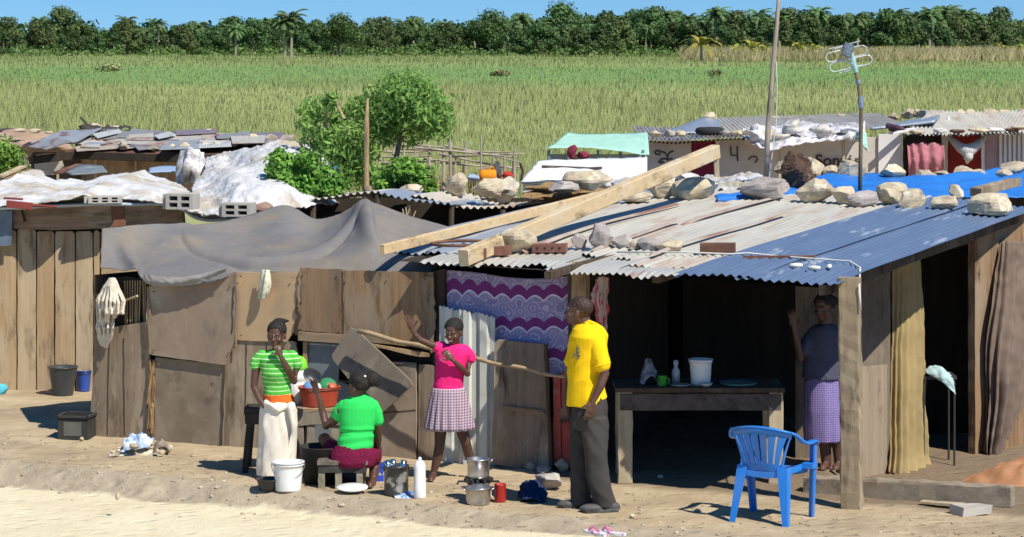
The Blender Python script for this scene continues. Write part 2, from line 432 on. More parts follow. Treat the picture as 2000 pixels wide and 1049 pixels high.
def grass():
    N = 420000; rs = np.random.RandomState(3)
    py = 109 + 330 * rs.rand(N) ** 1.25; Y = F * CZ / (py - HY)
    X = (rs.rand(N) - .5) * 2 * (Y * .30 + 9)
    k = (Y > 54 + 6 * rs.rand(N)); X, Y = X[k], Y[k]; N = len(X)
    h = (.16 + .22 * rs.rand(N)) * (1 + np.minimum(Y, 400) / 400) * np.where((Y > 215) & (Y < 330), .55, 1) * (1 + .35 * np.sin(X * .21 + Y * .05) * np.sin(Y * .013 + X * .02)); wd = .002 + Y * .00009
    a = rs.rand(N) * math.pi; dx, dy = np.cos(a) * wd, np.sin(a) * wd
    lx, ly = (rs.rand(N) - .5) * h * .8, (rs.rand(N) - .5) * h * .8
    z = np.zeros(N)
    co = np.stack([np.stack([X - dx, Y - dy, z], 1), np.stack([X + dx, Y + dy, z], 1), np.stack([X + lx, Y + ly, h], 1)], 1).reshape(-1, 3)
    tag(quick_mesh('tall_grass', co, 3, grass_mat()), 'tall yellow green grass of the flat field behind the shacks', 'grass', kind='stuff')
grass()
# ------------------------------------------------------------------ trees
def leafcloud(cl, n, ls, rs, elong=1.7, shell=.45, droop=0, up=.35):
    """leaf-sized quads spread through lumpy clusters cl=[(centre, radius, squash)]"""
    wts = np.array([c[1] ** 2 for c in cl]); wts /= wts.sum()
    idx = rs.choice(len(cl), n, p=wts)
    C = np.array([tuple(cl[i][0]) for i in idx]); r = np.array([cl[i][1] for i in idx]); s = np.array([cl[i][2] for i in idx])
    d = rs.randn(n, 3); d /= np.linalg.norm(d, axis=1, keepdims=True)
    rad = r * (1 - shell * rs.rand(n) ** 1.5) * (1 + .38 * np.sin(d[:, 0] * 7 + C[:, 0]) * np.sin(d[:, 1] * 6 + C[:, 2]) * np.cos(d[:, 2] * 5))
    p = C + d * rad[:, None] * np.stack([np.ones(n), np.ones(n), s], 1)
    nrm = d + rs.randn(n, 3) * .55; nrm[:, 2] += up; nrm /= np.linalg.norm(nrm, axis=1, keepdims=True)
    a = np.cross(nrm, rs.randn(n, 3)); a /= np.linalg.norm(a, axis=1, keepdims=True)
    if droop: a[:, 2] -= droop; a /= np.linalg.norm(a, axis=1, keepdims=True)
    b = np.cross(nrm, a); sz = ls * (.6 + .8 * rs.rand(n))[:, None]
    a *= sz * elong; b *= sz
    return np.stack([p - a * .5, p + b * .5, p + a * .5, p - b * .5], 1).reshape(-1, 3)
M_leafD = leaf_mat('leaf_dark', (.028, .06, .02), (.095, .155, .045), .35, .15)
M_leafO = leaf_mat('leaf_olive', (.045, .08, .025), (.14, .18, .06), .35, .15)
M_leafP = leaf_mat('leaf_palm', (.04, .09, .03), (.14, .20, .07), .5, .15)
M_bark = mat('bark', (.20, .17, .13), (.11, .09, .07), st=(4, 4, .6), scale=3)
M_barkg = mat('bark_pale', (.36, .32, .26), (.2, .17, .13), st=(4, 4, .6), scale=3)
def tree_proto(k, name, m, H, Wd, rs, trunk_m, low=.0, n=3600):
    cl = []; nl = 16 + k % 5
    for i in range(nl):
        a = rs.rand() * 6.28; q = rs.rand() ** .6; hh = low + (1 - low) * rs.rand()
        prof = math.sin(min(1, (hh - low) / (1 - low) * .8 + .25) * math.pi) ** .6
        r = Wd * (.10 + .14 * rs.rand())
        cl.append((V((math.cos(a) * q * Wd * .42 * prof, math.sin(a) * q * Wd * .42 * prof, H * (.12 + .72 * hh))), r, .75))
    cl.append((V((0, 0, H * .8)), Wd * .24, .75))
    root = empty(name, (0, 0, 0), 'x', 'tree')
    g = tube([(0, 0, 0), (.1, 0, H * .3), (-.05, .1, H * .7)], [.28, .2, .08], 6)
    for c in cl[:5]: g = join(g, tube([(0, 0, H * .3), c[0] * .6 + V((0, 0, H * .1)), c[0]], [.12, .08, .03], 5))
    mk('trunk', g, trunk_m, root)
    quick_mesh('crown', leafcloud(cl, n, (.40), rs, 1.6), 4, m, M=WM[root.name], parent=root)
    return root
def frond(base, az, el0, Lg, curve, leafL, rs, n=11):
    """arched palm frond with drooping leaflets on both sides"""
    out = []; p = V(base); el = el0; st = Lg / n
    for i in range(n):
        d = V((math.cos(az) * math.cos(el), math.sin(az) * math.cos(el), math.sin(el))); q = p + d * st
        side = V((-math.sin(az), math.cos(az), 0)); ll = leafL * math.sin((i + 1) / (n + 1) * math.pi) ** .5
        for s in (-1, 1):
            tip = p + side * s * ll * .8 + d * ll * .35 + V((0, 0, -ll * .45))
            out += [p, q, tip + d * st * .7, tip]
        p = q; el -= curve / n
    return out
def palm_proto(name, m, H, rs, nf, Lg, trunk_r=.22, tm=None, skirt=False):
    root = empty(name, (0, 0, 0), 'x', 'palm tree')
    mk('trunk', tube([(0, 0, 0), (.15, 0, H * .5), (0, 0, H)], [trunk_r * 1.2, trunk_r, trunk_r * .9], 8), tm or M_barkg, root)
    co = []
    for i in range(nf): co += frond((0, 0, H), i * 2.4 + rs.rand(), R(75 - 95 * (i / nf)), Lg * (.8 + .3 * rs.rand()), R(95), .75, rs)
    quick_mesh('crown', np.array([tuple(v) for v in co]), 4, m, M=WM[root.name], parent=root)
    return root
def dup(root, loc, rz=0, s=1, label=None, group=None):
    r = root.copy(); COL.objects.link(r); r.matrix_basis = Matrix.Translation(V(loc)) @ Matrix.Rotation(rz, 4, 'Z') @ Matrix.Scale(s, 4)
    WM[r.name] = r.matrix_basis.copy()
    if label: r['label'] = label
    if group: r['group'] = group
    for ch in list(root.children):
        c = ch.copy(); COL.objects.link(c); c.parent = r
    return r
used = set()
def place(proto, loc, rz=0, s=1, label=None, group=None):
    if proto.name in used: return dup(proto, loc, rz, s, label, group)
    used.add(proto.name); M = Matrix.Translation(V(loc)) @ Matrix.Rotation(rz, 4, 'Z') @ Matrix.Scale(s, 4)
    proto.matrix_basis = M; proto['label'] = label
    if group: proto['group'] = group
    return proto
def treeline():
    rs = np.random.RandomState(11)
    protos = [tree_proto(k, 'broadleaf_tree', [M_leafD, M_leafO, M_leafD][k % 3], 8.2 + rs.rand() * 1.5, 6.5 + rs.rand() * 3, rs, M_bark, low=[0, 0, .1, .2][k % 4]) for k in range(7)]
    big = tree_proto(9, 'big_tree', M_leafO, 12.2, 11, rs, M_bark, low=.15, n=3600)
    sp = tree_proto(10, 'wide_tree', M_leafD, 10.6, 12.5, rs, M_barkg, low=.35, n=3600)
    pal = palm_proto('palm_tree', M_leafP, 6.6, rs, 26, 3.6)
    pal2 = palm_proto('oil_palm', M_leafP, 8.0, rs, 30, 3.4, .3)
    place(big, G(85, 107) + V((0, 25, 0)), 0, 1.05, 'largest grey green tree rising above the treeline at far left')
    place(sp, G(665, 111), 1, .9, 'broad dark tree with bare pale trunk left of centre in the treeline')
    dup(sp, G(955, 108) + V((0, 20, 0)), 3, 1.05, 'wide dark rounded tree behind the leafy bush in the treeline')
    dup(sp, G(1100, 108) + V((0, 30, 0)), 4, 1.25, 'tallest broad tree in the treeline right of centre')
    dup(sp, G(1280, 108) + V((0, 20, 0)), 5, 1.1, 'wide dark tree just left of the tall roof pole in the treeline')
    place(pal, G(568, 115), 0, 1.12, 'palm with several pale stems in front of the left treeline')
    dup(pal, G(556, 115), 2, 1.0, 'palm leaning beside the pale stemmed palm in the left treeline')
    dup(pal, G(460, 110), 1, .85, 'short palm with a dead grey trunk in the left treeline')
    dup(pal, G(1097, 109), 4, .8, 'small palm with a reddish trunk in the central treeline')
    place(pal2, G(1770, 106) + V((0, 15, 0)), 0, 1.2, 'tallest palm standing out above the treeline at the right')
    dup(pal2, G(15, 107) + V((0, 40, 0)), 1, 1.0, 'palm crown at the far left end of the treeline')
    g1 = 'broadleaf trees of the far treeline'; lb = 'dark green broadleaf tree standing in the dense treeline across the field'
    for i in range(64):
        px = -60 + i * 33.5 + rs.uniform(-9, 9)
        place(protos[rs.randint(7)], G(px, 108 + rs.uniform(-1, 1.5)) + V((0, rs.uniform(0, 20), 0)), rs.rand() * 6, rs.uniform(.60, 1.06) * (.92 if px < 1000 else 1.12), lb, g1)
    for i in range(46):
        px = -60 + i * 47 + rs.uniform(-15, 15)
        place(protos[rs.randint(7)], G(px, 107) + V((0, 50 + rs.uniform(0, 30), 0)), rs.rand() * 6, rs.uniform(.98, 1.28) * (.92 if px < 1000 else 1.1), lb, g1)
    for px, s in [(330, .9), (400, 1), (920, .9), (1000, .9), (1370, 1.1), (1420, 1.05), (1560, 1.05), (1610, 1.15), (1660, 1), (1700, 1.1), (1850, 1.15), (1900, 1.1), (1945, 1.2), (1990, 1.1), (500, .9), (860, .9), (1330, 1.2), (1470, 1.2), (1530, 1.25), (1590, 1.2), (1640, 1.3), (1735, 1.15), (1810, 1.2), (1875, 1.3), (1925, 1.35), (1965, 1.25), (480, 1), (520, .95), (770, .95), (790, 1), (260, .95)]:
        place(pal2, G(px, 107) + V((0, 40 + rs.rand() * 25, 0)), rs.rand() * 6, s * .98, 'palm crown showing among the far treeline', 'palms in the far treeline')
    for i in range(24):
        px = (380 + 1640 * rs.rand() ** .7) if i < 21 else 380 * rs.rand()
        place(pal2, G(px, 108.5) + V((0, rs.uniform(6, 34), 0)), rs.rand() * 6, rs.uniform(.5, 1.12) * (.9 if px < 1000 else 1.08), 'palm crown showing among the far treeline', 'palms in the far treeline')
    # closed mass of wood behind
    cl = [(V((x, 745 + rs.uniform(-12, 12), rs.uniform(1, 6.5 if x < 0 else 8.0))), rs.uniform(3, 4.6), .9) for x in np.arange(-190, 190, 1.5)]
    tag(quick_mesh('woodland', leafcloud(cl, 42000, 1.0, rs, 1.4, .6), 4, M_leafD), 'closed mass of dark woodland behind the treeline', 'woodland', kind='stuff')
    # undergrowth
    cl = [(G(px, 108.5 + rs.uniform(-2, 2)) + V((0, 0, .6)), rs.uniform(.8, 2.5), .8) for px in np.arange(-60, 2060, 11)]
    tag(quick_mesh('undergrowth', leafcloud(cl, 16000, .42, rs, 1.6, .6), 4, leaf_mat('leaf_scrub', (.055, .11, .025), (.17, .24, .07), .2)), 'low green scrub along the foot of the treeline', 'scrub', kind='stuff')
    # dry reeds at right
    N = 9000; X = rs.rand(N); px = 1330 + 720 * X; py = 111 + rs.rand(N) * 9; 
    Y = F * CZ / (py - HY); x = (px - CX) / F * Y; h = 1.0 + 1.7 * rs.rand(N); wdt = .12 + .12 * rs.rand(N); a = rs.randn(N) * .35 * h
    z = np.zeros(N); co = np.stack([np.stack([x - wdt, Y, z], 1), np.stack([x + wdt, Y, z], 1), np.stack([x + a, Y + a * .5, h], 1)], 1).reshape(-1, 3)
    tag(quick_mesh('dry_reeds', co, 3, leaf_mat('leaf_reed', (.20, .20, .08), (.50, .42, .24), .05)), 'pale dry reeds in front of the right treeline', 'reeds', kind='stuff')
    # banana plants
    ym = leaf_mat('leaf_banana', (.16, .22, .04), (.5, .42, .07), .4)
    def banana(name):
        root = empty(name, (0, 0, 0), 'x', 'plant')
        mk('trunk', tube([(0, 0, 0), (0, 0, 1.4)], [.14, .1], 7), M_barkg, root)
        co = []
        for i in range(11):
            az = i * 2.4; el = R(70 - i * 6); p = V((0, 0, 1.3)); sd_ = V((-math.sin(az), math.cos(az), 0))
            for k in range(5):
                d = V((math.cos(az) * math.cos(el), math.sin(az) * math.cos(el), math.sin(el))); q = p + d * .45
                w0 = .28 * math.sin((k + .3) / 5.3 * math.pi) + .04; w1 = .28 * math.sin((k + 1.3) / 5.3 * math.pi) + .02
                co += [p - sd_ * w0, q - sd_ * w1, q + sd_ * w1, p + sd_ * w0]; p = q; el -= .36
        quick_mesh('leaves', np.array([tuple(v) for v in co]), 4, ym, M=WM[root.name], parent=root); return root
    bp = banana('banana_plant')
    for i, (px, py, s) in enumerate([(1370, 121, 2.0), (1435, 118, 1.3), (1470, 119, 1.6), (1560, 118, 1.6), (1590, 117, 1.3), (1720, 115, 1.1), (1745, 117, 1), (1812, 114, 1.1), (1880, 115, 1.1), (1960, 116, 1.4), (1990, 117, 1.3), (1490, 117, 1.3)]):
        place(bp, G(px, py), i * 1.1, s * .95, 'yellowing banana plant in front of the right treeline', 'banana plants below the treeline') if i else place(bp, G(px, py), 0, s, 'pale banana plant nearest the field, left of the others')
    M_dry = leaf_mat('leaf_weed', (.12, .2, .05), (.42, .38, .2), .6)
    for px, py, r, lb in [(210, 140, 1.3, 'yellowish scrubby weed clump alone at the left of the field'), (975, 149, .8, 'small weed clump in the field behind the leafy tree'), (1395, 146, .6, 'low weed clump in the field left of the tall roof pole')]:
        c = G(px, py); tag(quick_mesh('weed_clump', leafcloud([(V((0, 0, r * .35)), r * .6, .7), (V((r * .7, 0, r * .3)), r * .5, .7), (V((-r * .7, .2, r * .2)), r * .4, .6)], 260, .2, rs, 3, .7), 4, M_dry, M=Matrix.Translation(c)), lb, 'plant')
    for px, h, lb in [(1058, .8, 'thin pale stump post in the field right of centre'), (1803, .5, 'short dark post standing alone in the field at right')]:
        c = G(px, 152 if px < 1200 else 138); mk('field_post', tube([c, c + V((.03, 0, h))], [.06, .05], 6), M_barkg if px < 1200 else M_bark, label=lb, cat='post')
treeline()
# near leafy tree
def near_tree():
    rs = np.random.RandomState(5)
    m = leaf_mat('leaf_moringa', (.10, .21, .045), (.30, .45, .11), 1.5, .4)
    base = G(715, 420) ; base = V((P(715, 400, 31).x, 31, 0))
    root = empty('leafy_tree', base, 'feathery green tree with rounded crown behind the middle shack', 'tree')
    g = join(tube([base, P(716, 340, 31), P(718, 260, 31)], [.07, .05, .03], 8), tube([base + V((0, 0, .6)), P(780, 280, 31), P(800, 200, 31)], [.05, .035, .015], 6),
             tube([P(716, 340, 31), P(640, 280, 31), P(640, 190, 31)], [.04, .03, .01], 6))
    mk('trunk', g, M_bark, root)
    cl = [(795, 190, .40), (750, 205, .33), (830, 225, .36), (790, 240, .36), (745, 245, .3), (850, 210, .22), (700, 215, .2), (615, 215, .20), (600, 245, .14), (645, 200, .13), (648, 185, .08), (655, 235, .2), (640, 265, .18), (690, 265, .2), (620, 280, .2), (655, 300, .26), (690, 310, .25), (720, 290, .2), (860, 250, .18), (770, 170, .2), (820, 172, .2), (725, 340, .2), (680, 345, .2), (590, 215, .08), (870, 215, .1)]
    cl = [(P(px, py, 31 + rs.uniform(-.4, .4)), r * 1.02, .85) for px, py, r in cl]
    co = leafcloud(cl, 11000, .030, rs, 3.2, .97, droop=.7)
    quick_mesh('crown', co - np.array(base), 4, m, M=WM[root.name], parent=root)
    for cs, Yb, nm, lb, n in [([(555, 330, .2), (590, 345, .25), (570, 370, .22), (625, 355, .2), (545, 305, .1), (600, 310, .12), (650, 365, .15), (600, 375, .15)], 27.3, 'leafy_bush', 'bright green bush overhanging the white tarpaulin', 6500),
                              ([(790, 330, .17), (770, 350, .2), (815, 350, .2), (800, 370, .18), (835, 372, .12), (760, 372, .14), (745, 365, .1)], 28.4, 'leafy_bush', 'fresh green bush between the tree trunk and the pole enclosure', 5000),
                              ([(5, 300, .3), (25, 320, .2), (-15, 320, .3), (45, 330, .1)], 36.0, 'leafy_bush', 'green bush at the left edge beside the orange earth', 2500)]:
        b = V((P(cs[0][0], 380, Yb).x, Yb, 0)); r2 = empty(nm, b, lb, 'bush')
        mk('stem', join(*[tube([b, P(c[0], c[1], Yb)], [.03, .012], 5) for c in cs[:4]]), M_bark, r2)
        quick_mesh('leaves', leafcloud([(P(c[0], c[1], Yb + rs.uniform(-.2, .2)), c[2], .9) for c in cs], n, .034, rs, 2.2, .85) - np.array(b), 4, leaf_mat('leaf_bright', (.06, .15, .02), (.25, .40, .07), 1.5, .35), M=WM[r2.name], parent=r2)
    y = 30.6
    mk('broken_pole', join(tube([P(716, 300, y) - V((0, 0, 1.6)), P(716, 235, y), P(718, 192, y)], [.035, .03, .012], 8)), wood('bare_wood', (.52, .38, .22), (.38, .26, .15)), label='bare split pole standing up through the leafy tree', cat='pole')
    mk('bare_branch', tube([P(672, 232, 30.7), P(655, 195, 30.7)], [.018, .012], 6), wood('bare_wood', (.5, .4, .28), (.35, .25, .15)), label='pale broken stub of a branch in the left part of the leafy tree', cat='branch')
near_tree()
# ------------------------------------------------------------------ materials of the shacks
W_grey = wood('wood_grey', (0.297, 0.227, 0.161), (0.179, 0.133, 0.091), (0.386, 0.309, 0.221))
W_brown = wood('wood_brown', (0.331, 0.209, 0.116), (0.165, 0.098, 0.053), (0.276, 0.209, 0.144))
W_dark = wood('wood_dark', (.10, .07, .048), (.055, .038, .027), (.12, .095, .075))
W_tan = wood('wood_tan', (0.496, 0.335, 0.183), (0.358, 0.240, 0.133), (0.289, 0.196, 0.111))
W_plank = wood('wood_plank', (.47, .345, .205), (.30, .205, .115), (.42, .33, .22))
W_pale = wood('wood_pale', (.50, .40, .265), (.38, .29, .18), (.42, .36, .26))
W_pine = wood('wood_pine_x', (.60, .46, .27), (.48, .34, .19), (.55, .45, .30), axis='y')
W_greyx = wood('wood_grey_x', (0.372, 0.272, 0.172), (0.214, 0.145, 0.088), (0.276, 0.202, 0.133), axis='x')
W_brownx = wood('wood_brown_x', (0.351, 0.234, 0.143), (0.156, 0.101, 0.065), (0.390, 0.299, 0.208), axis='x')
PLY = mat('plywood', (.315, .24, .175), (.235, .175, .125), scale=2.2, st=(1.4, 1, .9), c3=(0.351, 0.293, 0.234), s3=2.5, t3=(.5, .7), bump=.2, c4=(0.182, 0.143, 0.111), s4=2.6, t4=(.50, .72), st4=(1.6, 1.6, .7))
PLYD = mat('plywood_dark', (0.254, 0.202, 0.146), (0.179, 0.139, 0.099), scale=2.5, c3=(0.323, 0.265, 0.196), s3=3, t3=(.5, .7), bump=.2, c4=(0.138, 0.108, 0.077), s4=5, t4=(.56, .75))
PLYT = mat('plywood_tan', (0.510, 0.353, 0.204), (0.413, 0.284, 0.166), scale=2.0, c3=(0.331, 0.240, 0.155), s3=2.4, t3=(.48, .7), bump=.15, c4=(0.413, 0.214, 0.077), s4=4, t4=(.62, .8))
BLUET = mat('tin_bluegrey', (0.202, 0.227, 0.240), (0.130, 0.150, 0.163), scale=4, c3=(0.312, 0.305, 0.280), s3=5, t3=(.55, .7), rough=.55, bump=.1, c4=(0.260, 0.182, 0.117), s4=6, t4=(.6, .75))
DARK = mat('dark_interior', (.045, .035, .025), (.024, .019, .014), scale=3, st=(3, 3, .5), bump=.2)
TARP = mat('grey_tarp', (.185, .178, .178), (.14, .138, .145), scale=1.3, c3=(.22, .19, .155), s3=1.6, t3=(.42, .65), c4=(.25, .24, .225), s4=5, t4=(.60, .8), rough=.95, spec=.08, bump=.35, fine=120, bd=.006)
WHITET = mat('white_tarp', (.60, .60, .60), (.50, .50, .51), scale=1.5, c3=(.42, .36, .275), s3=1.6, t3=(.46, .60), rough=.6, spec=.25, bump=.45, fine=22, bd=.015, c4=(.70, .70, .70), s4=4, t4=(.55, .7))
GALV = tin('tin_old', (.47, .45, .395), (.37, .355, .315), rust=(.34, .22, .15), t3=(.52, .72), rough=.6, metal=.1)
GALVW = tin('tin_bright', (.66, .63, .55), (.55, .52, .45), rust=(.40, .22, .13), t3=(.62, .72), rough=.38, metal=.5)
RUSTY = tin('tin_rusty', (.44, .38, .33), (.32, .25, .21), rust=(.24, .12, .08), t3=(.48, .62), metal=.1, rough=.7)
BLUE = tin('tin_blue', (.125, .18, .285), (.10, .145, .24), rust=(.30, .35, .42), t3=(.60, .68), metal=.2, rough=.4)
GREYB = tin('tin_bluish', (.36, .40, .46), (.28, .32, .38), rust=(.5, .5, .5), t3=(.62, .7), metal=.4, rough=.4)
IRON = mat('rusty_iron', (.155, .075, .05), (.10, .05, .035), scale=8, c3=(.22, .12, .08), bump=.3)
STONE = mat('cream_stone', (.54, .46, .33), (.44, .365, .25), scale=3, c3=(.33, .275, .20), s3=5, t3=(.48, .62), bump=.5, c4=(.72, .66, .54), s4=5, t4=(.55, .7), fine=25, bd=.02)
STONEG = mat('grey_stone', (.36, .32, .30), (.28, .25, .235), scale=3, c3=(.44, .40, .36), s3=4, bump=.4, fine=25, bd=.02)
CONC = mat('concrete', (.46, .43, .38), (.36, .33, .29), scale=6, bump=.4)
SOIL_W = mat('straw', (.34, .22, .10), (.15, .09, .045), scale=14, st=(3, 3, .5), bump=.5)
# ------------------------------------------------------------------ tarp covered shack (left)
def tarp_shack():
    r = empty('tarp_shack', (-1.8, 22.9, 0), 'low shack patched from grey and brown boards under a draped grey tarpaulin', 'shack')
    p = lambda nm, pts, off, m, th=.02, lb=None, **k: panel(nm, WA, pts, off, th, m, r, label=lb, **k)
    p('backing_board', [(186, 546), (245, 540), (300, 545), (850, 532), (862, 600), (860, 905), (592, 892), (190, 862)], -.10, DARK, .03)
    p('wall_panel', [(181, 652), (200, 642), (290, 628), (292, 700), (302, 850), (290, 859), (183, 857), (177, 800), (184, 700)], .0, W_grey, lb='upright grey planks at the left end of the wall')
    p('wall_panel', [(288, 560), (300, 556), (400, 554), (462, 530), (460, 660), (452, 680), (440, 713), (368, 703), (290, 692), (285, 620)], .045, PLY, lb='large plain brown grey sheet under the sagging tarpaulin edge')
    p('wall_panel', [(303, 698), (438, 712), (434, 884), (300, 872), (302, 800)], .005, PLYD, lb='dark grey board low in the wall below the largest sheet')
    p('wall_panel', [(456, 664), (505, 660), (576, 668), (584, 700), (592, 890), (520, 888), (430, 886), (438, 712), (452, 690)], .015, W_grey, lb='tall grey planks beside the girl in the striped top')
    p('wall_panel', [(461, 532), (583, 532), (578, 600), (584, 632), (560, 668), (461, 664)], .03, PLYT, lb='tan sheet with orange stains and a torn right edge')
    p('wall_panel', [(586, 523), (668, 526), (672, 652), (582, 645), (579, 600)], .04, wood('wood_red', (.30, .20, .125), (.20, .125, .07), (.18, .13, .09)), lb='reddish brown board at the top of the wall')
    p('wall_panel', [(666, 528), (846, 532), (840, 590), (846, 640), (838, 676), (790, 676), (712, 668), (668, 655)], .032, W_brown, lb='wide dark brown sheet with vertical grain')
    p('rail', [(582, 648), (702, 656), (702, 673), (640, 669), (582, 665)], .07, W_greyx, .03)
    p('wall_panel', [(603, 668), (664, 673), (660, 748), (600, 744)], .0, BLUET, .01, lb='blue grey metal sheet like a small window')
    p('stick', [(592, 668), (600, 668), (597, 745), (591, 742)], .03, W_tan, .02)
    p('wall_panel', [(578, 742), (664, 746), (712, 760), (712, 888), (588, 892)], -.012, BLUET, lb='stained grey sheet behind the seated woman')
    p('wall_panel', [(757, 706), (812, 709), (813, 800), (812, 896), (700, 896), (700, 800), (744, 740)], .012, PLY, lb='square brown board right of the seated woman')
    p('wall_panel', [(818, 712), (846, 714), (862, 730), (860, 905), (816, 900)], -.01, W_grey, lb='narrow board beside the ribbed metal sheets')
    p('stick', [(710, 673), (722, 671), (838, 690), (838, 697), (820, 697)], .05, W_tan, .02)
    p('edge_strip', [(820, 545), (846, 540), (850, 640), (843, 690), (832, 672), (838, 620), (826, 590)], .055, wood('wood_torn', (.34, .25, .16), (.2, .14, .085)), .015, jit=.012, step=.05)
    p('edge_strip', [(845, 530), (868, 525), (866, 690), (862, 905), (847, 903)], -.03, W_dark, .05)
    p('tilted_board', [(682, 641), (694, 645), (800, 742), (806, 752), (746, 808), (736, 806), (650, 703), (647, 694)], .12, mat('board_tilted', (.235, .195, .15), (.17, .138, .105), scale=3.5, c3=(.30, .25, .19), s3=3, t3=(.5, .65), c4=(.10, .08, .065), s4=7, t4=(.56, .72), bump=.25), .02, lb='square brown board tilted on its corner', lean=.06)
    TORN = wood('wood_torn', (.34, .25, .16), (.2, .14, .085)); TD = wood('seam_dark', (.09, .065, .045), (.05, .035, .025))
    for x0, y0, x1, y1, w_, o_, m_ in ((461, 534, 459, 690, 5, .05, TORN), (455, 560, 452, 650, 3, .052, TD), (583, 530, 580, 600, 5, .05, TORN), (580, 590, 576, 655, 9, .048, TD), (440, 713, 434, 884, 4, .03, TORN), (288, 560, 291, 690, 5, .055, TORN), (299, 705, 296, 860, 4, .012, TORN), (668, 530, 670, 650, 3, .045, TD), (520, 670, 522, 884, 2, .02, TD), (480, 672, 478, 800, 2, .02, TD), (240, 660, 243, 850, 2, .006, TD), (212, 660, 209, 850, 2, .006, TD), (757, 708, 812, 711, 2, .02, TORN), (700, 810, 812, 800, 2, .017, TD)):
        n_ = 9; pl_ = [(x0 + (x1 - x0) * i / n_ + random.uniform(-w_, w_) * .35, y0 + (y1 - y0) * i / n_) for i in range(n_ + 1)]
        dx, dy = (w_, 0) if abs(y1 - y0) > abs(x1 - x0) else (0, w_)
        p('edge_strip', pl_ + [(x + dx * random.uniform(.3, 1), y + dy * random.uniform(.3, 1)) for x, y in reversed(pl_)], o_, m_, .004, jit=.003)
    for x, y in ((300, 570), (448, 560), (446, 690), (300, 684), (470, 540), (572, 542), (470, 655), (594, 532), (660, 534), (590, 636), (664, 642), (680, 540), (760, 538), (830, 545), (700, 660), (780, 668), (310, 712), (428, 722), (426, 870), (310, 862), (590, 656), (640, 660), (770, 720), (800, 880)):
        mk('nail', sphere(WA.at(x, y, .055), (.008, .006, .008), 6), IRON, r)
    # straw packed in the seam
    g = []
    for i in range(26):
        a = WA.at(random.uniform(289, 302), random.uniform(700, 760), -.01 + random.uniform(-.02, .03)); b = WA.at(random.uniform(287, 302), random.uniform(780, 852), random.uniform(-.01, .05))
        g.append(tube([a, a.lerp(b, .5) + V((random.uniform(-.02, .02), 0, 0)), b], random.uniform(.005, .013), 5))
    mk('straw_packing', join(*g), SOIL_W, r)
    g = [tube([WA.at(x, 548, -.04), WA.at(x + random.uniform(-3, 3), 640, -.04)], .006, 5) for x in range(244, 286, 5)]
    mk('lattice', join(*g), W_plank, r)
    mk('peg', tube([WA.at(238, 590, .0), WA.at(268, 578, .12)], .012, 6), W_pale, r)
    # shelter behind the wall: side and back in old boards
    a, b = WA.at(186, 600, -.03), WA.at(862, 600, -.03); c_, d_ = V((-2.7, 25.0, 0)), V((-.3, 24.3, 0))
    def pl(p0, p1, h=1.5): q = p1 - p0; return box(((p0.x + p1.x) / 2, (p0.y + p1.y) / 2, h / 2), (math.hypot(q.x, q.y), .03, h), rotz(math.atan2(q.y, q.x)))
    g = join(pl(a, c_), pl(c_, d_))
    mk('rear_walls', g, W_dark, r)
    # the tarpaulin
    def row(l): return [P(x, y, Y) for x, y, Y in l]
    wy = lambda px: 21.94 / (1 - .4235 * (1000 - px) / F)
    def rw(l): return [P(x, y, wy(x) + o) for x, y, o in l]
    rows = [rw([(199, 447, .70), (270, 441, 1.1), (355, 437, 1.6), (388, 440, 1.6), (470, 426, 2.1), (556, 402, 2.4), (615, 428, 2.4), (660, 420, 2.3), (716, 396, 2.1), (800, 423, 2.1), (890, 448, 2.1), (960, 470, 1.8)]),
            rw([(199, 468, .45), (260, 470, .75), (340, 462, 1.1), (400, 466, 1.2), (480, 462, 1.5), (556, 442, 1.7), (615, 458, 1.6), (665, 446, 1.5), (719, 422, 1.4), (790, 450, 1.4), (880, 470, 1.3), (930, 480, 1.1)]),
            rw([(198, 488, .22), (245, 500, .38), (320, 500, .5), (400, 502, .62), (480, 498, .8), (560, 486, .95), (615, 486, .9), (668, 474, .85), (722, 454, .8), (785, 476, .8), (850, 492, .7), (900, 500, .6)]),
            rw([(197, 508, .05), (248, 528, .06), (310, 525, .12), (400, 527, .18), (480, 521, .3), (560, 515, .4), (620, 508, .4), (675, 498, .38), (728, 488, .35), (780, 502, .35), (830, 512, .3), (870, 518, .25)]),
            rw([(196, 524, -.06), (236, 530, -.08), (286, 548, -.11), (350, 560, -.12), (420, 551, -.12), (500, 533, .10), (570, 533, .10), (640, 533, .10), (690, 533, .10), (735, 537, .10), (790, 538, .10), (840, 538, .10)])]
    def fold(u, v):
        d = 0; c0 = .727 + .012 * v; k = (u - c0) / .010
        d += .085 * math.exp(-k * k if k > 0 else -k * k * .12) * math.sin(min(1, .12 + v * 1.25) * math.pi)
        if .2 < u < .72:
            s = .80 - (11 if u < .42 else 7) * (u - .42) ** 2; e = math.sin((u - .2) / .52 * math.pi) ** .5
            d += e * (.055 * math.exp(-((v - s + .09) / .075) ** 2) - .05 * math.exp(-((v - s - .01) / .028) ** 2))
        for q0, q1, w_ in ((.02, .13, .045), (.055, .09, .035), (.10, .30, .02)):
            x = u - q0 - q1 * v; d += w_ * math.exp(-(x / (.010 if x > 0 else .03)) ** 2) * min(1, v * 2)
        return d
    patch('tarp_roof', rows, 230, 80, TARP, r, wr=.004, ws=6, crump=.004, cs=2.0, seed=3, disp=fold, thick=.006, label='draped grey canvas tarpaulin with two peaks')
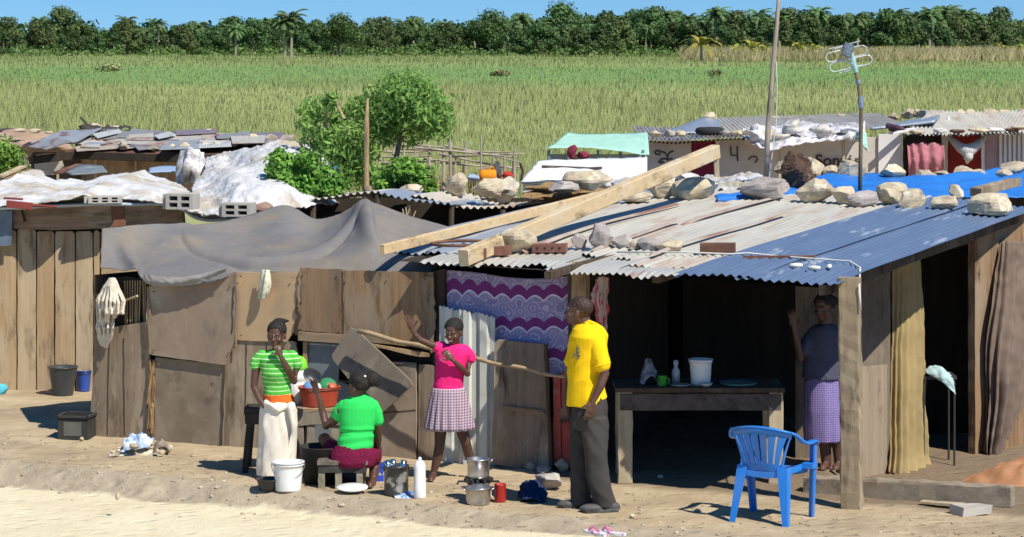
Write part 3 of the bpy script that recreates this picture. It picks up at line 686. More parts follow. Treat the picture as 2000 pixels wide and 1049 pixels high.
    # hem flap hanging over the large sheet
    patch('tarp_flap', [[WA.at(270, 535, .10), WA.at(300, 538, .12), WA.at(360, 541, .13), WA.at(440, 522, .13)], [WA.at(279, 548, .11), WA.at(305, 550, .14), WA.at(360, 550, .15), WA.at(442, 525, .14)], [WA.at(290, 556, .10), WA.at(315, 559, .13), WA.at(380, 557, .13), WA.at(440, 532, .12)]], 60, 16, mat('tarp_hem', (.30, .285, .27), (.22, .205, .19), scale=5, bump=.3), r, wr=.012, ws=7)
    return r
SH1 = tarp_shack()
# things hanging on it
def rag(name, ctrl, m, lb, nu=30, nv=50, wr=.03, ws=7, seed=1, cat_='rag', parent=None, folds=None, **k):
    d = (lambda u, v: folds[1] * math.sin(u * math.pi * 2 * folds[0] + folds[2] * v) * (.3 + v)) if folds else None
    return patch(name, ctrl, nu, nv, m, parent, wr=wr, ws=ws, seed=seed, disp=d, label=lb, cat=cat_, thick=.006, **k)
M_rag = cloth('rag_cream', (.62, .56, .46), (.50, .44, .35))
rag('hanging_rag', [[WA.at(512, 527, .09), WA.at(519, 527, .1), WA.at(527, 528, .09)], [WA.at(508, 555, .08), WA.at(517, 556, .13), WA.at(529, 555, .1)], [WA.at(507, 584, .07), WA.at(514, 586, .1), WA.at(523, 575, .1)]], cloth('rag_white', (.7, .68, .55), (.45, .45, .30), scale=12), 'small whitish rag hanging from the tarpaulin hem above the standing girl', 14, 26, wr=.006, ws=12, folds=(2, .014, 2))
# ------------------------------------------------------------------ ribbed metal, door, bright cloth: front of the roofed shack
SH = empty('roofed_shack', (1.0, 21.6, 0), 'open fronted shack with patched tin roof and blue sheet on the right', 'shack')
def ribbed(name, x0, x1, ytop, ybot, off, m, parent, nr):
    a0, a1 = WA.at(x0, ytop[0], off), WA.at(x1, ytop[1], off); b0, b1 = WA.at(x0, ybot[0], off), WA.at(x1, ybot[1], off)
    n = nr * 12; vs = []; fs = []
    for j in range(9):
        for i in range(n + 1):
            u = i / n; t = a0.lerp(a1, u); b = b0.lerp(b1, u); p = t.lerp(b, j / 8); ph = (u * nr) % 1
            d = .028 * max(0, min(1, (.24 - abs(ph - .5)) / .07)) + .004 * (abs(ph - .12) < .04) + .006 * noise.noise(p * 2)
            vs.append(p + WA.n * d + (V((0, 0, .012 * math.sin(u * 31) + .01 * math.sin(u * 80))) if j == 0 else V()))
    for j in range(8):
        for i in range(n): fs.append((j * (n + 1) + i, j * (n + 1) + i + 1, (j + 1) * (n + 1) + i + 1, (j + 1) * (n + 1) + i))
    return mk(name, (vs, fs), m, parent)
RIB = mat('ribbed_metal', (0.625, 0.625, 0.550), (0.500, 0.512, 0.463), scale=2, st=(1, 1, .4), rough=.5, spec=.4, bump=.05, c3=(0.350, 0.362, 0.338), s3=2.5, t3=(.55, .7))
ribbed('metal_sheet', 858, 898, (598, 606), (908, 912), .02, RIB, SH, 1)
ribbed('metal_sheet', 896, 930, (604, 613), (911, 914), .045, RIB, SH, 1)
ribbed('metal_sheet', 926, 967, (611, 618), (912, 918), .03, RIB, SH, 1)
# wooden door of the shack
d = mk('door', (lambda pts: (pts[0], pts[1]))((lambda pp: ([q for q in pp] + [q - WA.n * .03 for q in pp], [tuple(range(len(pp))), tuple(reversed(range(len(pp), 2 * len(pp))))] + [((i + 1) % len(pp), i, i + len(pp), (i + 1) % len(pp) + len(pp)) for i in range(len(pp))]))(dens([WA.at(x, y, .10) for x, y in [(966, 670), (972, 664), (1062, 672), (1066, 700), (1070, 800), (1077, 900), (1074, 916), (1000, 914), (961, 906), (964, 780)]], .12, .004))), W_grey, SH, frame(WA.at(1018, 790, .10), WA.u, -WA.n, V((0, 0, 1))), label='weathered grey plank door')
panel('door_batten', WA, [(980, 792), (1063, 802), (1063, 811), (980, 801)], .12, .02, W_greyx, d)
panel('door_edge', WA, [(1062, 673), (1067, 673), (1079, 912), (1073, 912)], .115, .03, W_dark, d)
# red painted boards right of the door
RED = mat('red_paint', (.42, .085, .06), (.33, .07, .055), scale=5, st=(3, 3, .7), c3=(.45, .25, .2), s3=5, t3=(.55, .68), bump=.2)
panel('red_board', WA, [(1080, 738), (1094, 734), (1096, 905), (1081, 902)], .05, .025, RED, SH)
panel('red_board', WA, [(1096, 728), (1112, 726), (1113, 908), (1098, 906)], .035, .025, RED, SH)
panel('dark_board', WA, [(1108, 520), (1122, 520), (1124, 918), (1112, 918)], .0, .03, W_dark, SH)
mk('front_post', bar(WA.at(1136, 925, .08), WA.at(1134, 512, .08), .13, .10, up=WA.n, jit=.006), W_tan, SH)
# hanging printed cloth
def print_mat():
    m, t, b = new_mat('printed_cloth'); u = t.nodes.new('ShaderNodeTexCoord').outputs['UV']; sp = t.nodes.new('ShaderNodeSeparateXYZ'); L(t, u, sp.inputs[0])
    x, y = sp.outputs[0], sp.outputs[1]
    sc_ = math_(t, 'ABSOLUTE', math_(t, 'SINE', math_(t, 'MULTIPLY', x, math.pi * 7.5)))
    ph = math_(t, 'FRACT', math_(t, 'MULTIPLY', math_(t, 'ADD', math_(t, 'ADD', y, .86), math_(t, 'MULTIPLY', sc_, .055)), 3.05))
    ph2 = math_(t, 'FRACT', math_(t, 'MULTIPLY', math_(t, 'ADD', math_(t, 'ADD', y, .875), math_(t, 'MULTIPLY', math_(t, 'ABSOLUTE', math_(t, 'COSINE', math_(t, 'MULTIPLY', x, math.pi * 7.5))), .03)), 3.05))
    band = math_(t, 'MULTIPLY', math_(t, 'LESS_THAN', ph, .30), 1)
    st = mapping(t, u, (11, 8, 1)); vo = tex(t, 'ShaderNodeTexVoronoi', st, Scale=1.15); n = tex(t, 'ShaderNodeTexNoise', st, Scale=3.0, Detail=4.0)
    rings = math_(t, 'SINE', math_(t, 'MULTIPLY', vo.outputs['Distance'], 11.0))
    lace = ramp(t, math_(t, 'ADD', rings, n.outputs[0]), [(.10, (.20, .15, .36)), (.55, (.78, .74, .82)), (.95, (.24, .18, .40))])
    lace = mix(t, .28, lace, ramp(t, y, [(.0, (.58, .44, .54)), (.25, (.48, .45, .62)), (.5, (.46, .44, .62)), (.8, (.66, .60, .76))]))
    lace = mix(t, .12, lace, (.42, .36, .46)); c = mix(t, band, lace, (.20, .045, .19))
    c = mix(t, math_(t, 'MULTIPLY', math_(t, 'GREATER_THAN', ph, .30), math_(t, 'LESS_THAN', ph, .36)), c, (.68, .62, .74))
    L(t, c, b.inputs['Base Color']); b.inputs['Roughness'].default_value = .9; b.inputs['Specular IOR Level'].default_value = .1; return m
oF = -.10
rag('printed_cloth', [[WA.at(x, y, oF) for x, y in [(872, 527), (930, 532), (990, 541), (1050, 544), (1116, 538)]], [WA.at(x, y, oF + .03) for x, y in [(874, 600), (930, 600), (990, 606), (1050, 608), (1116, 604)]], [WA.at(x, y, oF + .05) for x, y in [(880, 660), (930, 665), (990, 668), (1050, 670), (1116, 665)]], [WA.at(x, y, oF + .05) for x, y in [(885, 730), (930, 735), (990, 735), (1050, 735), (1114, 728)]]], print_mat(), 'lilac and purple scalloped print cloth strung behind the grey door', 90, 60, wr=.012, ws=4, cat_='cloth', folds=(6, .008, 1))
rag('striped_cloth', [[P(1160, 545, 21.2), P(1176, 540, 21.1), P(1190, 543, 21.15)], [P(1156, 590, 21.2), P(1174, 590, 21.05), P(1188, 590, 21.15)], [P(1168, 650, 21.2), P(1176, 655, 21.15), P(1182, 650, 21.2)]], mat('cloth_redwhite', (.42, .34, .30), (.40, .06, .08), scale=3, st=(9, 9, .6), lo=.48, hi=.54), 'faded red and white cloth hanging behind the man', 24, 24, wr=.02, ws=9, cat_='cloth', folds=(3, .015, 1))
# interior walls and partitions
def slab(name, a, b, z0, z1, th, m, parent, **k):
    a, b = V(a), V(b); u = V((b.x - a.x, b.y - a.y, 0)); L_ = u.length; u.normalize()
    g = box((0, 0, 0), (1, 1, 1)); M = frame(V(((a.x + b.x) / 2, (a.y + b.y) / 2, (z0 + z1) / 2)), u, V((-u.y, u.x, 0)), V((0, 0, 1)))
    return mk(name, ([M @ V((v.x * L_, v.y * th, v.z * (z1 - z0))) for v in g[0]], g[1]), m, parent, M, **k)
# back-left hidden walls enclose the rooms under the roof
lb_, rb_ = roof(-.55, 6.0), roof(3.95, 6.0)
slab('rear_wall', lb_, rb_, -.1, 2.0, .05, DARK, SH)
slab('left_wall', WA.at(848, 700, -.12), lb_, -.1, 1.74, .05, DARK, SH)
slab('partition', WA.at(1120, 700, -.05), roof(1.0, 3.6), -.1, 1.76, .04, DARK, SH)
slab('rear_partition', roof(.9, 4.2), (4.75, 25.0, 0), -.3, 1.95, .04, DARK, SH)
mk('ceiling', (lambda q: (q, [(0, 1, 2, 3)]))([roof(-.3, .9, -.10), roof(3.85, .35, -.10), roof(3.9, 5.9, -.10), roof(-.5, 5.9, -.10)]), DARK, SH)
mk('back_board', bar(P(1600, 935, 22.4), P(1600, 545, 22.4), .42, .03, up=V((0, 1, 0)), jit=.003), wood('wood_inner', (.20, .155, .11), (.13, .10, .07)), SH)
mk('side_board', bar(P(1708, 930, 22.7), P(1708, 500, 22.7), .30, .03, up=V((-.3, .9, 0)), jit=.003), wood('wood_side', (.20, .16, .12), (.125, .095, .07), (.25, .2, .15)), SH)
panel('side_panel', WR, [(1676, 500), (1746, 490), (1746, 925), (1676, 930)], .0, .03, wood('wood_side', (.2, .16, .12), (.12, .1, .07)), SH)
panel('side_panel', WR, [(1684, 716), (1733, 712), (1733, 930), (1684, 935)], .12, .02, wood('wood_side_lit', (.34, .27, .19), (.24, .185, .13)), SH)  # paler copy of the side wood; sunlight below the roof's shadow put into colour
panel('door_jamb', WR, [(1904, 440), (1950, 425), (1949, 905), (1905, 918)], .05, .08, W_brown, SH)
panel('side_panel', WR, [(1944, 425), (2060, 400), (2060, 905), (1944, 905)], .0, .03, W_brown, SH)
panel('lintel', WR, [(1735, 480), (1915, 430), (1915, 470), (1735, 520)], .03, .05, W_dark, SH)
# front post with its cord
po = mk('corner_post', bar(V((2.69, 20.0, -.1)), P(1659, 542, 19.95), .165, .13, jit=.005, seg=26, up=V((.3, 1, 0))), wood('wood_post', (.33, .26, .17), (.21, .16, .105), (.38, .31, .21)), SH, label='thick worn post at the right front corner')
mk('eave_beam', bar(roof(.3, 1.2, -.12), roof(3.95, .50, -.06), .07, .07, jit=.006), DARK, SH)
mk('eave_beam', bar(roof(3.9, .1, -.08), roof(3.9, 5.6, -.07), .07, .08, jit=.006), W_dark, SH)
for i, x in enumerate((1.55, 2.5)): mk('rafter', bar(roof(x, .1, -.05), roof(x, 5.5, -.05), .06, .06, jit=.004), W_dark, SH)
# ------------------------------------------------------------------ tin sheets of the roof
def sheet(name, a0, a1, b0, b1, h, m, skew=0, tilt=0, amp=.011, seed=0, ragged=0, nb=26, parent=SH, **k):
    n = int((a1 - a0) / .076 * 8); vs = []; fs = []
    rnd = random.Random(seed); ph = rnd.random() * 6
    for j in range(nb + 1):
        for i in range(n + 1):
            u, v = i / n, j / nb; a = a0 + (a1 - a0) * u + skew * v; b = b0 + (b1 - b0) * v
            if j == 0 and ragged: b += ragged * noise.noise(V((a * 3, seed, 0))) + ragged * .5 * noise.noise(V((a * 9, seed, 4)))
            if b0 < 1.0: b = b + eave_b(a) * (1 - v)
            z = h - sag(a, b) + tilt * (u - .5) + amp * (1 if (m is BLUE or j < 4) else .55) * math.sin((a - skew * v) / .076 * 2 * math.pi + ph) + .012 * noise.noise(V((a * 1.5, b * .8, seed)))
            if j <= 2: z -= .012 * (3 - j) * (.5 + noise.noise(V((a * 4, 0, seed))))
            vs.append(roof(a, b, z))
    fs = [(j * (n + 1) + i, j * (n + 1) + i + 1, (j + 1) * (n + 1) + i + 1, (j + 1) * (n + 1) + i) for j in range(nb) for i in range(n)]
    M = frame(roof((a0 + a1) / 2, (b0 + b1) / 2), ED, V((-ED.y, ED.x, 0)), V((0, 0, 1)))
    return mk(name, (vs, fs), m, parent, M, smooth=True, **k)
S = [(-.78, .05, 1.3, 6.1, -.01, GREYB, 0, 0), (-.02, .62, .02, 1.5, .0, GALVW, 0, 0), (.03, .8, .9, 6.1, .018, GALV, .0, .01), (.55, 1.35, .06, 2.4, .012, GALVW, .0, .0), (.72, 1.4, .95, 6.0, .032, GALV, .0, .01),
     (1.25, 2.05, -.02, 2.6, .004, GALVW, 0, .01), (1.3, 2.12, .6, 6.0, .026, GALV, .0, -.01), (2.0, 2.72, .06, 1.2, .0, GALVW, 0, 0),
     (1.98, 2.8, .42, 6.0, .018, GALV, .0, .01)]
for i, (a0, a1, b0, b1, h, m, skw, tl) in enumerate(S):
    sheet('roof_sheet', a0, a1, b0, b1, h, m, skw, tl, seed=i, ragged=.05 if b0 < .5 else .02)
sheet('roof_sheet', 2.70, 3.38, .02, 5.6, .034, BLUE, .02, 0, seed=30)
sheet('roof_sheet', 3.22, 4.06, -.02, 5.3, .012, BLUE, .0, -.01, seed=31, label='blue corrugated sheet along the right edge')
# a thin weathered seam strip and rust patches lying on the old sheets
for i, (a, b0, b1, w_) in enumerate([(.72, 1.2, 4.4, .07), (1.36, .7, 3.0, .05), (2.05, .8, 3.9, .06), (1.4, 3.0, 5.4, .06)]):
    sheet('seam_strip', a, a + w_, b0, b1, .058, RUSTY, .0, .0, seed=50 + i, nb=20)
# ------------------------------------------------------------------ ground level log, table, chair ...
def log_beam():
    mk('timber_beam', bar(P(1575, 948, 20.75), P(1978, 970, 20.0), .14, .165, jit=.008, seg=14), wood('wood_beam', (.33, .275, .205), (.21, .17, .125), (.26, .2, .14), axis='y'), label='long weathered beam lying across the threshold behind the corner post', cat='beam')
    g = box(G(1895, 1003, 0) + V((0, 0, .035)), (.25, .2, .06), rotz(.4), .012)
    mk('concrete_block', g, CONC, label='broken concrete slab piece under the right end of the beam', cat='block')
    mk('plank_scrap', bar(G(1800, 985) + V((0, 0, .02)), G(1880, 993) + V((0, 0, .03)), .09, .02), W_pale, label='short pale plank scrap under the beam', cat='plank')
log_beam()
def mound(name, c, rx, ry, h, m, lb, seed=0, cat_='heap', n=40, kind=None):
    vs = []; fs = []
    for j in range(n + 1):
        for i in range(n + 1):
            x, y = (i / n * 2 - 1), (j / n * 2 - 1); r = math.hypot(x, y)
            z = h * max(0, 1 - r) ** .9 * (1 + .5 * noise.noise(V((x * 2, y * 2, seed)))) + .03 * noise.noise(V((x * 7, y * 7, seed))) - .03
            vs.append(V(c) + V((x * rx, y * ry, z)))
    fs = [(j * (n + 1) + i, j * (n + 1) + i + 1, (j + 1) * (n + 1) + i + 1, (j + 1) * (n + 1) + i) for j in range(n) for i in range(n)]
    return mk(name, (vs, fs), m, smooth=True, label=lb, cat=cat_, kind=kind)
mound('sand_heap', (4.62, 22.1, -.19), .72, .75, .34, mat('orange_sand', (.46, .235, .12), (.38, .18, .09), scale=6, bump=.6, fine=60), 'heap of orange sand at the foot of the brown curtain', 4)
def table():
    r = empty('wooden_table', (1.56, 21.35, 0), 'rough wooden table holding a white bucket inside the open shack', 'table')
    z = .80
    mk('tabletop', bar(V((.86, 21.35, z - .02)), V((2.27, 21.35, z - .02)), .62, .04, jit=.004), W_dark, r)
    mk('apron', bar(V((.90, 21.08, z - .12)), V((2.24, 21.08, z - .12)), .03, .14, jit=.004), wood('wood_apron', (.12, .10, .085), (.07, .058, .05), axis='y'), r)
    m = wood('wood_leg', (.46, .385, .26), (.34, .275, .18))
    for x in (.945, 2.20):
        for y in (21.12, 21.6): mk('leg', bar(V((x, y, 0)), V((x, y, z - .04)), .12, .10, jit=.004, up=V((0, 1, 0))), m, r)
    return z
ZT = table()
PW = plastic('plastic_white', (.80, .80, .78)); PBK = plastic('plastic_black', (.03, .032, .036)); 
def bucket(name, c, r0, r1, h, m, lb, handle=None, rim=True, lid=None, content=None, wall=.006, squash=1, cat_='bucket', rib=True):
    root = empty(name, c, lb, cat_)
    prof = [(r0 * .2, 0), (r0, 0), (r0 * 1.01, .01)]
    for k in range(1, 8): prof.append((r0 + (r1 - r0) * k / 8, h * k / 8))
    if rib: prof += [(r1, h * .88), (r1 + .006, h * .885), (r1 + .006, h * .91), (r1, h * .915)]
    prof += [(r1, h * .97), (r1 + .010, h * .975), (r1 + .010, h), (r1 - wall, h), (r0 + (r1 - r0) * .6 - wall, h * .6), (r0 - wall, .012), (.01, .012)]
    mk('shell', lathe(c, prof, 32, squash=squash), m, root, smooth=True)
    if lid: mk('lid', lathe(V(c) + V((0, 0, h)), [(.01, .0), (r1 + .013, .0), (r1 + .014, .012), (r1 * .9, .014), (r1 * .88, .008), (.01, .008)], 32), lid, root, smooth=True)
    if handle:
        pts = [V(c) + V((math.cos(a) * (r1 + .012), -abs(math.sin(a)) * (r1 * .85) - 0, h * .93 - abs(math.sin(a)) * handle)) for a in [math.pi * i / 16 for i in range(17)]]
        mk('handle', tube(pts, .003, 6), mat('wire', (.35, .35, .35), rough=.4, metal=.8), root)
    return root
zt = ZT
bucket('white_bucket', V((1.585, 21.25, zt)), .080, .096, .215, PW, 'white plastic bucket standing on the wooden table', rim=True)
def mug(name, c, r, h, m, lb, handle=1, cat_='mug'):
    root = empty(name, c, lb, cat_)
    mk('cup', lathe(c, [(.01, 0), (r * .9, 0), (r * .93, .006), (r, h), (r + .003, h + .002), (r - .004, h), (r * .9 - .004, .006), (.01, .006)], 24), m, root, smooth=True)
    if handle:
        pts = [V(c) + V((handle * (r * .95 + math.sin(a) * r * .55), 0, h * .5 + math.cos(a) * h * .3)) for a in [math.pi * i / 8 for i in range(9)]]
        mk('handle', tube(pts, .005, 6), m, root, smooth=True)
    return root
mug('green_mug', V((1.255, 21.18, zt)), .042, .082, plastic('plastic_green', (.08, .42, .06)), 'small green mug at the left end of the table')
GLASS = mat('grey_glass', (.42, .44, .46), (.35, .37, .4), rough=.15, spec=.7, bump=0)
mk('glass_bottle', lathe(V((1.38, 21.3, zt)), [(.005, 0), (.035, 0), (.036, .11), (.02, .135), (.016, .15), (.024, .165), (.02, .2), (.005, .2)], 20), GLASS, smooth=True, label='small grey glass lamp standing between green mug and bucket', cat='lamp')
mk('enamel_plate', lathe(V((1.41, 21.15, zt)), [(.005, .002), (.05, 0), (.09, .014), (.088, .018), (.05, .005), (.005, .006)], 24), plastic('enamel_grey', (.35, .38, .4)), smooth=True, label='flat grey plate beneath the small lamp on the table', cat='plate')
mk('dish', lathe(V((1.62, 21.12, zt)), [(.005, .002), (.03, 0), (.06, .03), (.056, .03), (.03, .006), (.005, .006)], 24), plastic('enamel_pale', (.5, .5, .45)), smooth=True, label='little pale bowl just in front of the white bucket', cat='bowl')
mk('serving_tray', lathe(V((1.9, 21.25, zt)), [(.005, .002), (.14, 0), (.16, .02), (.155, .022), (.13, .006), (.005, .006)], 28), plastic('enamel_teal', (.12, .2, .2)), smooth=True, label='wide dark teal tray at the right of the table', cat='tray')
patch('plastic_bag', [[V((1.1, 21.3, zt + .02)), V((1.15, 21.4, zt + .15)), V((1.22, 21.3, zt + .02))], [V((1.08, 21.25, zt + .03)), V((1.15, 21.25, zt + .2)), V((1.23, 21.25, zt + .03))], [V((1.1, 21.15, zt + .01)), V((1.16, 21.12, zt + .08)), V((1.22, 21.15, zt + .01))]], 20, 20, mat('film', (.25, .25, .27), rough=.2, spec=.6), wr=.03, ws=20, label='crumpled clear plastic bag left of the green mug', cat='bag')
# ------------------------------------------------------------------ blue plastic chair
def chair():
    m = mat('plastic_blue', (.022, .20, .66), (.02, .18, .58), scale=3, rough=.33, spec=.5, bump=.03, c3=(.05, .2, .6), s3=4, c4=(.12, .22, .5), s4=6, t4=(.66, .8))
    c0 = V((2.005, 19.53, 0)); ang = R(62) - math.pi / 2; root = empty('plastic_chair', c0, 'blue plastic armchair standing empty in front of the shack', 'chair')
    Rm = Matrix.Rotation(ang, 3, 'Z')
    W = lambda x, y, z: c0 + Rm @ V((x, y, z))      # x right of sitter, y forwards, z up
    def quadstrip(A, B, th, up=None):
        n = len(A); vs = []
        for a, b, k in zip(A, B, range(n)):
            d = (A[min(k + 1, n - 1)] - A[max(k - 1, 0)]); nn = d.cross(b - a).normalized() * th / 2
            vs.append([a + nn, b + nn, b - nn, a - nn])
        return skinrings(vs)
    # seat
    g = []
    ny = 10; nxs = 10; vs = []
    for j in range(ny + 1):
        for i in range(nxs + 1):
            u = i / nxs * 2 - 1; v = j / ny; hw = .215 - .02 * (1 - v); z = .405 + .02 * abs(u) ** 3 - .012 * (1 - u * u) + (.0 if v < .85 else -.03 * ((v - .85) / .15) ** 2) 
            vs.append(W(u * hw, -.19 + .40 * v, z))
    n1 = len(vs); fs = [(j * 11 + i, j * 11 + i + 1, (j + 1) * 11 + i + 1, (j + 1) * 11 + i) for j in range(ny) for i in range(nxs)]
    border = [i for i in range(11)] + [j * 11 + 10 for j in range(1, 11)] + [110 + i for i in range(9, -1, -1)] + [j * 11 for j in range(9, 0, -1)]
    k = len(vs); vs += [vs[i] - V((0, 0, .05)) for i in border]; nb = len(border)
    fs += [(border[(i + 1) % nb], border[i], k + i, k + (i + 1) % nb) for i in range(nb)]
    o = mk('seat', (vs, fs), m, root, smooth=False); s = o.modifiers.new('t', 'SOLIDIFY'); s.thickness = .006
    # back shell slats: plane of the back curves round the sitter and leans backwards
    def back(u, v):        # u -1..1, v 0 seat .. 1 top
        hw = .175 + .075 * v ** 1.3; y = -.185 - .10 * v + .075 * (abs(u) ** 2.2) * (.3 + v)
        return W(u * hw, y, .40 + .345 * v * (1 - .13 * u * u * v))
    nsl = 6
    for q in range(nsl):
        a0 = -.92 + q * (1.84 / nsl) + .035; a1 = -.92 + (q + 1) * (1.84 / nsl) - .035
        A = [back(a0 * (.8 + .2 * t), t * .88) for t in [i / 12 for i in range(13)]]; B = [back(a1 * (.8 + .2 * t), t * .88) for t in [i / 12 for i in range(13)]]
        mk('back_slat', quadstrip(A, B, .012), m, root, smooth=False)
    A = [back(u * .82, .0) for u in [i / 12 * 2 - 1 for i in range(13)]]; B = [back(u * .82, .13) for u in [i / 12 * 2 - 1 for i in range(13)]]
    mk('back_base', quadstrip(A, B, .014), m, root)
    A = [back(u, .84) for u in [i / 20 * 2 - 1 for i in range(21)]]; B = [back(u * .98, 1.0) for u in [i / 20 * 2 - 1 for i in range(21)]]
    mk('back_crest', quadstrip(A, B, .014), m, root, smooth=True)
    # rim: over the back and forwards into both arms
    def band(pts, w_, h_):
        rings = []
        for k_, p in enumerate(pts):
            d = (pts[min(k_ + 1, len(pts) - 1)] - pts[max(k_ - 1, 0)]).normalized(); x, zz = basis(d)
            q = w_[k_] if isinstance(w_, list) else w_
            rings.append([p + x * q / 2 * a + zz * h_ / 2 * b for a, b in [(-1, -.6), (-.8, -1), (.8, -1), (1, -.6), (1, .6), (.8, 1), (-.8, 1), (-1, .6)]])
        return skinrings(rings)
    top = [back(u, 1.0) for u in [i / 16 * 1.9 - .95 for i in range(17)]]
    mk('back_rim', band(top, .03, .016), m, root, smooth=True)
    for s in (-1, 1):
        e = back(s * .95, 1.0)
        c = [e, W(s * .262, -.16, .685), W(s * .285, -.10, .635), W(s * .295, -.02, .605), W(s * .297, .08, .605), W(s * .29, .16, .60), W(s * .285, .20, .575)]
        pts = [V(tuple(x)) for x in cat([np.array(tuple(p)) for p in c], 22)]
        mk('arm', band(pts, [.035 + .025 * min(1, i / 8) for i in range(22)], .018), m, root, smooth=True)
        # side of the back
        A = [back(s * .80 + s * .16 * t, t * .9) for t in [i / 12 for i in range(13)]]; B = [back(s * (.93 + .06 * t), t * .95) for t in [i / 12 for i in range(13)]]
        mk('back_side', quadstrip(A, B, .014), m, root, smooth=True)
        def leg(top_, bot, w0, w1, out):
            rings = []
            for t in [i / 8 for i in range(9)]:
                p = top_.lerp(bot, t); a = Rm @ V((1, 0, 0)); b = Rm @ V((0, 1, 0)); w_ = w0 + (w1 - w0) * t; th = .012
                sx, sy = out
                # angle section
                q = [(0, 0), (-sx * w_, 0), (-sx * w_, -sy * th), (-sx * th, -sy * th), (-sx * th, -sy * w_), (0, -sy * w_)]
                rings.append([p + a * x + b * y for x, y in q])
            return skinrings(rings)
        mk('leg', leg(W(s * .205, -.195, .43), W(s * .24, -.27, 0), .085, .045, (s, -1)), m, root)
        mk('leg', leg(W(s * .300, .20, .59), W(s * .262, .235, 0), .060, .045, (s, 1)), m, root)
        mk('arm_support', box(W(s * .255, .15, .41), (.09, .10, .04), Rm), m, root)
chair()
# ------------------------------------------------------------------ cooking things
ALU = mat('aluminium', (.56, .56, .56), (.46, .46, .46), scale=9, rough=.32, metal=.9, bump=.08, spec=.5, c3=(.35, .34, .33), s3=6)
SOOT = mat('soot_black', (.02, .02, .02), (.035, .033, .03), rough=.7)
def pot(name, c, r, h, lb, lid=False, m=ALU, ears=True):
    root = empty(name, c, lb, 'pot')
    mk('body', lathe(c, [(.01, 0), (r * .93, 0), (r * .99, .012), (r, .03), (r, h * .93), (r + .004, h * .94), (r + .008, h), (r - .003, h), (r - .005, .02), (.01, .015)], 32), m, root, smooth=True)
    if ears:
        for s in (-1, 1):
            pts = [V(c) + V((s * (r + math.sin(a) * .03), .035 * math.cos(a) - .01, h * .82 + .03 * math.sin(a))) for a in [math.pi * i / 8 for i in range(9)]]
            mk('handle', tube(pts, .004, 6), m, root, smooth=True)
    if lid: mk('lid', lathe(V(c) + V((0, 0, h)), [(.01, .026), (r * .5, .022), (r * .95, .006), (r + .012, .004), (r + .012, 0), (.01, -.002)], 32), m, root, smooth=True)
    return root
cs = G(934, 984); pot('cooking_pot', cs, .098, .13, 'lidded aluminium pot standing on the ground below the stacked one', lid=True)
c2 = G(934, 955) + V((0, .0, 0)); c2 = V((cs.x + .0, cs.y + .16, 0))
def stove():
    r = empty('charcoal_stove', c2, 'small sooty charcoal stove beneath the upper aluminium pot', 'stove')
    mk('body', lathe(c2, [(.01, 0), (.07, 0), (.085, .03), (.06, .07), (.06, .09), (.105, .15), (.10, .15), (.06, .1), (.01, .1)], 22), mat('stove_metal', (.16, .15, .13), (.06, .055, .05), scale=10, rough=.6), r, smooth=True)
    g = [box(c2 + V((math.cos(a) * .10, math.sin(a) * .10, .165)), (.035, .02, .03), rotz(a), .004) for a in [i * .52 for i in range(12)]]
    mk('rim_lugs', join(*g), SOOT, r)
    for s in (-1, 1): mk('side_handle', tube([c2 + V((s * .1, 0, .15)), c2 + V((s * .16, -.02, .155)), c2 + V((s * .17, -.02, .13))], .009, 6), SOOT, r)
stove()
pot('cooking_pot', c2 + V((0, 0, .18)), .088, .155, 'tall open aluminium pot set on top of the charcoal stove')
def redmug():
    c = G(977, 981); root = empty('red_mug', c, 'red enamel mug beside the lidded pot', 'mug')
    mk('cup', lathe(c, [(.01, 0), (.043, 0), (.045, .01), (.047, .14), (.05, .147), (.043, .145), (.042, .01), (.01, .01)], 24), mat('red_enamel', (.40, .02, .02), (.28, .015, .015), scale=4, rough=.3, spec=.5, bump=.02), root, smooth=True)
    mk('handle', tube([c + V((-.043, 0, .11)), c + V((-.075, 0, .1)), c + V((-.075, 0, .05)), c + V((-.043, 0, .04))], .006, 6), plastic('enamel_white', (.7, .7, .65)), root)
redmug()
cb = G(774, 966); pot('tall_pot', cb, .098, .24, 'tall dark stained aluminium pot right of the stool', m=mat('alu_stained', (.10, .105, .11), (.05, .052, .055), scale=3, rough=.35, metal=.6, c3=(.5, .5, .5), s3=5, t3=(.56, .62)))
mk('steel_cups', join(*[lathe(cb + V((dx, dy, .18)), [(.005, 0), (.022, 0), (.026, .1), (.022, .1), (.005, .01)], 14, M3=Matrix.Rotation(.3 * dx * 20, 3, 'Y')) for dx, dy in ((-.05, 0), (-.02, .03), (.04, -.01))]), mat('steel_shiny', (.8, .8, .8), rough=.15, metal=1, bump=0), smooth=True, label='shiny metal cups sticking out of the tall dark pot', cat='cups')
def bottle():
    c = G(820, 973); root = empty('white_bottle', c, 'tall white plastic bottle standing right of the blue plastic wrap', 'bottle')
    mk('body', lathe(c, [(.01, 0), (.047, 0), (.050, .01), (.050, .10), (.047, .11), (.047, .24), (.045, .27), (.032, .295), (.022, .303), (.01, .305)], 24), PW, root, smooth=True)
    mk('cap', lathe(c + V((0, 0, .30)), [(.005, 0), (.016, 0), (.014, .025), (.006, .032), (.002, .032)], 16), PW, root, smooth=True)
bottle()
patch('plastic_wrap', [[P(768, 962, 20.62) , P(790, 958, 20.6), P(812, 966, 20.6), P(828, 970, 20.55)], [P(766, 970, 20.5), P(786, 968, 20.45), P(805, 972, 20.5), P(826, 975, 20.45)], [P(772, 974, 20.42), P(790, 977, 20.4), P(808, 978, 20.4), P(822, 978, 20.4)]], 24, 14, mat('wrap_blue', (.55, .7, .85), (.06, .16, .45), scale=7, lo=.45, hi=.55, rough=.3, spec=.5), wr=.02, ws=14, label='crumpled white and blue plastic wrapper on the ground by the white bottle', cat='wrapper')
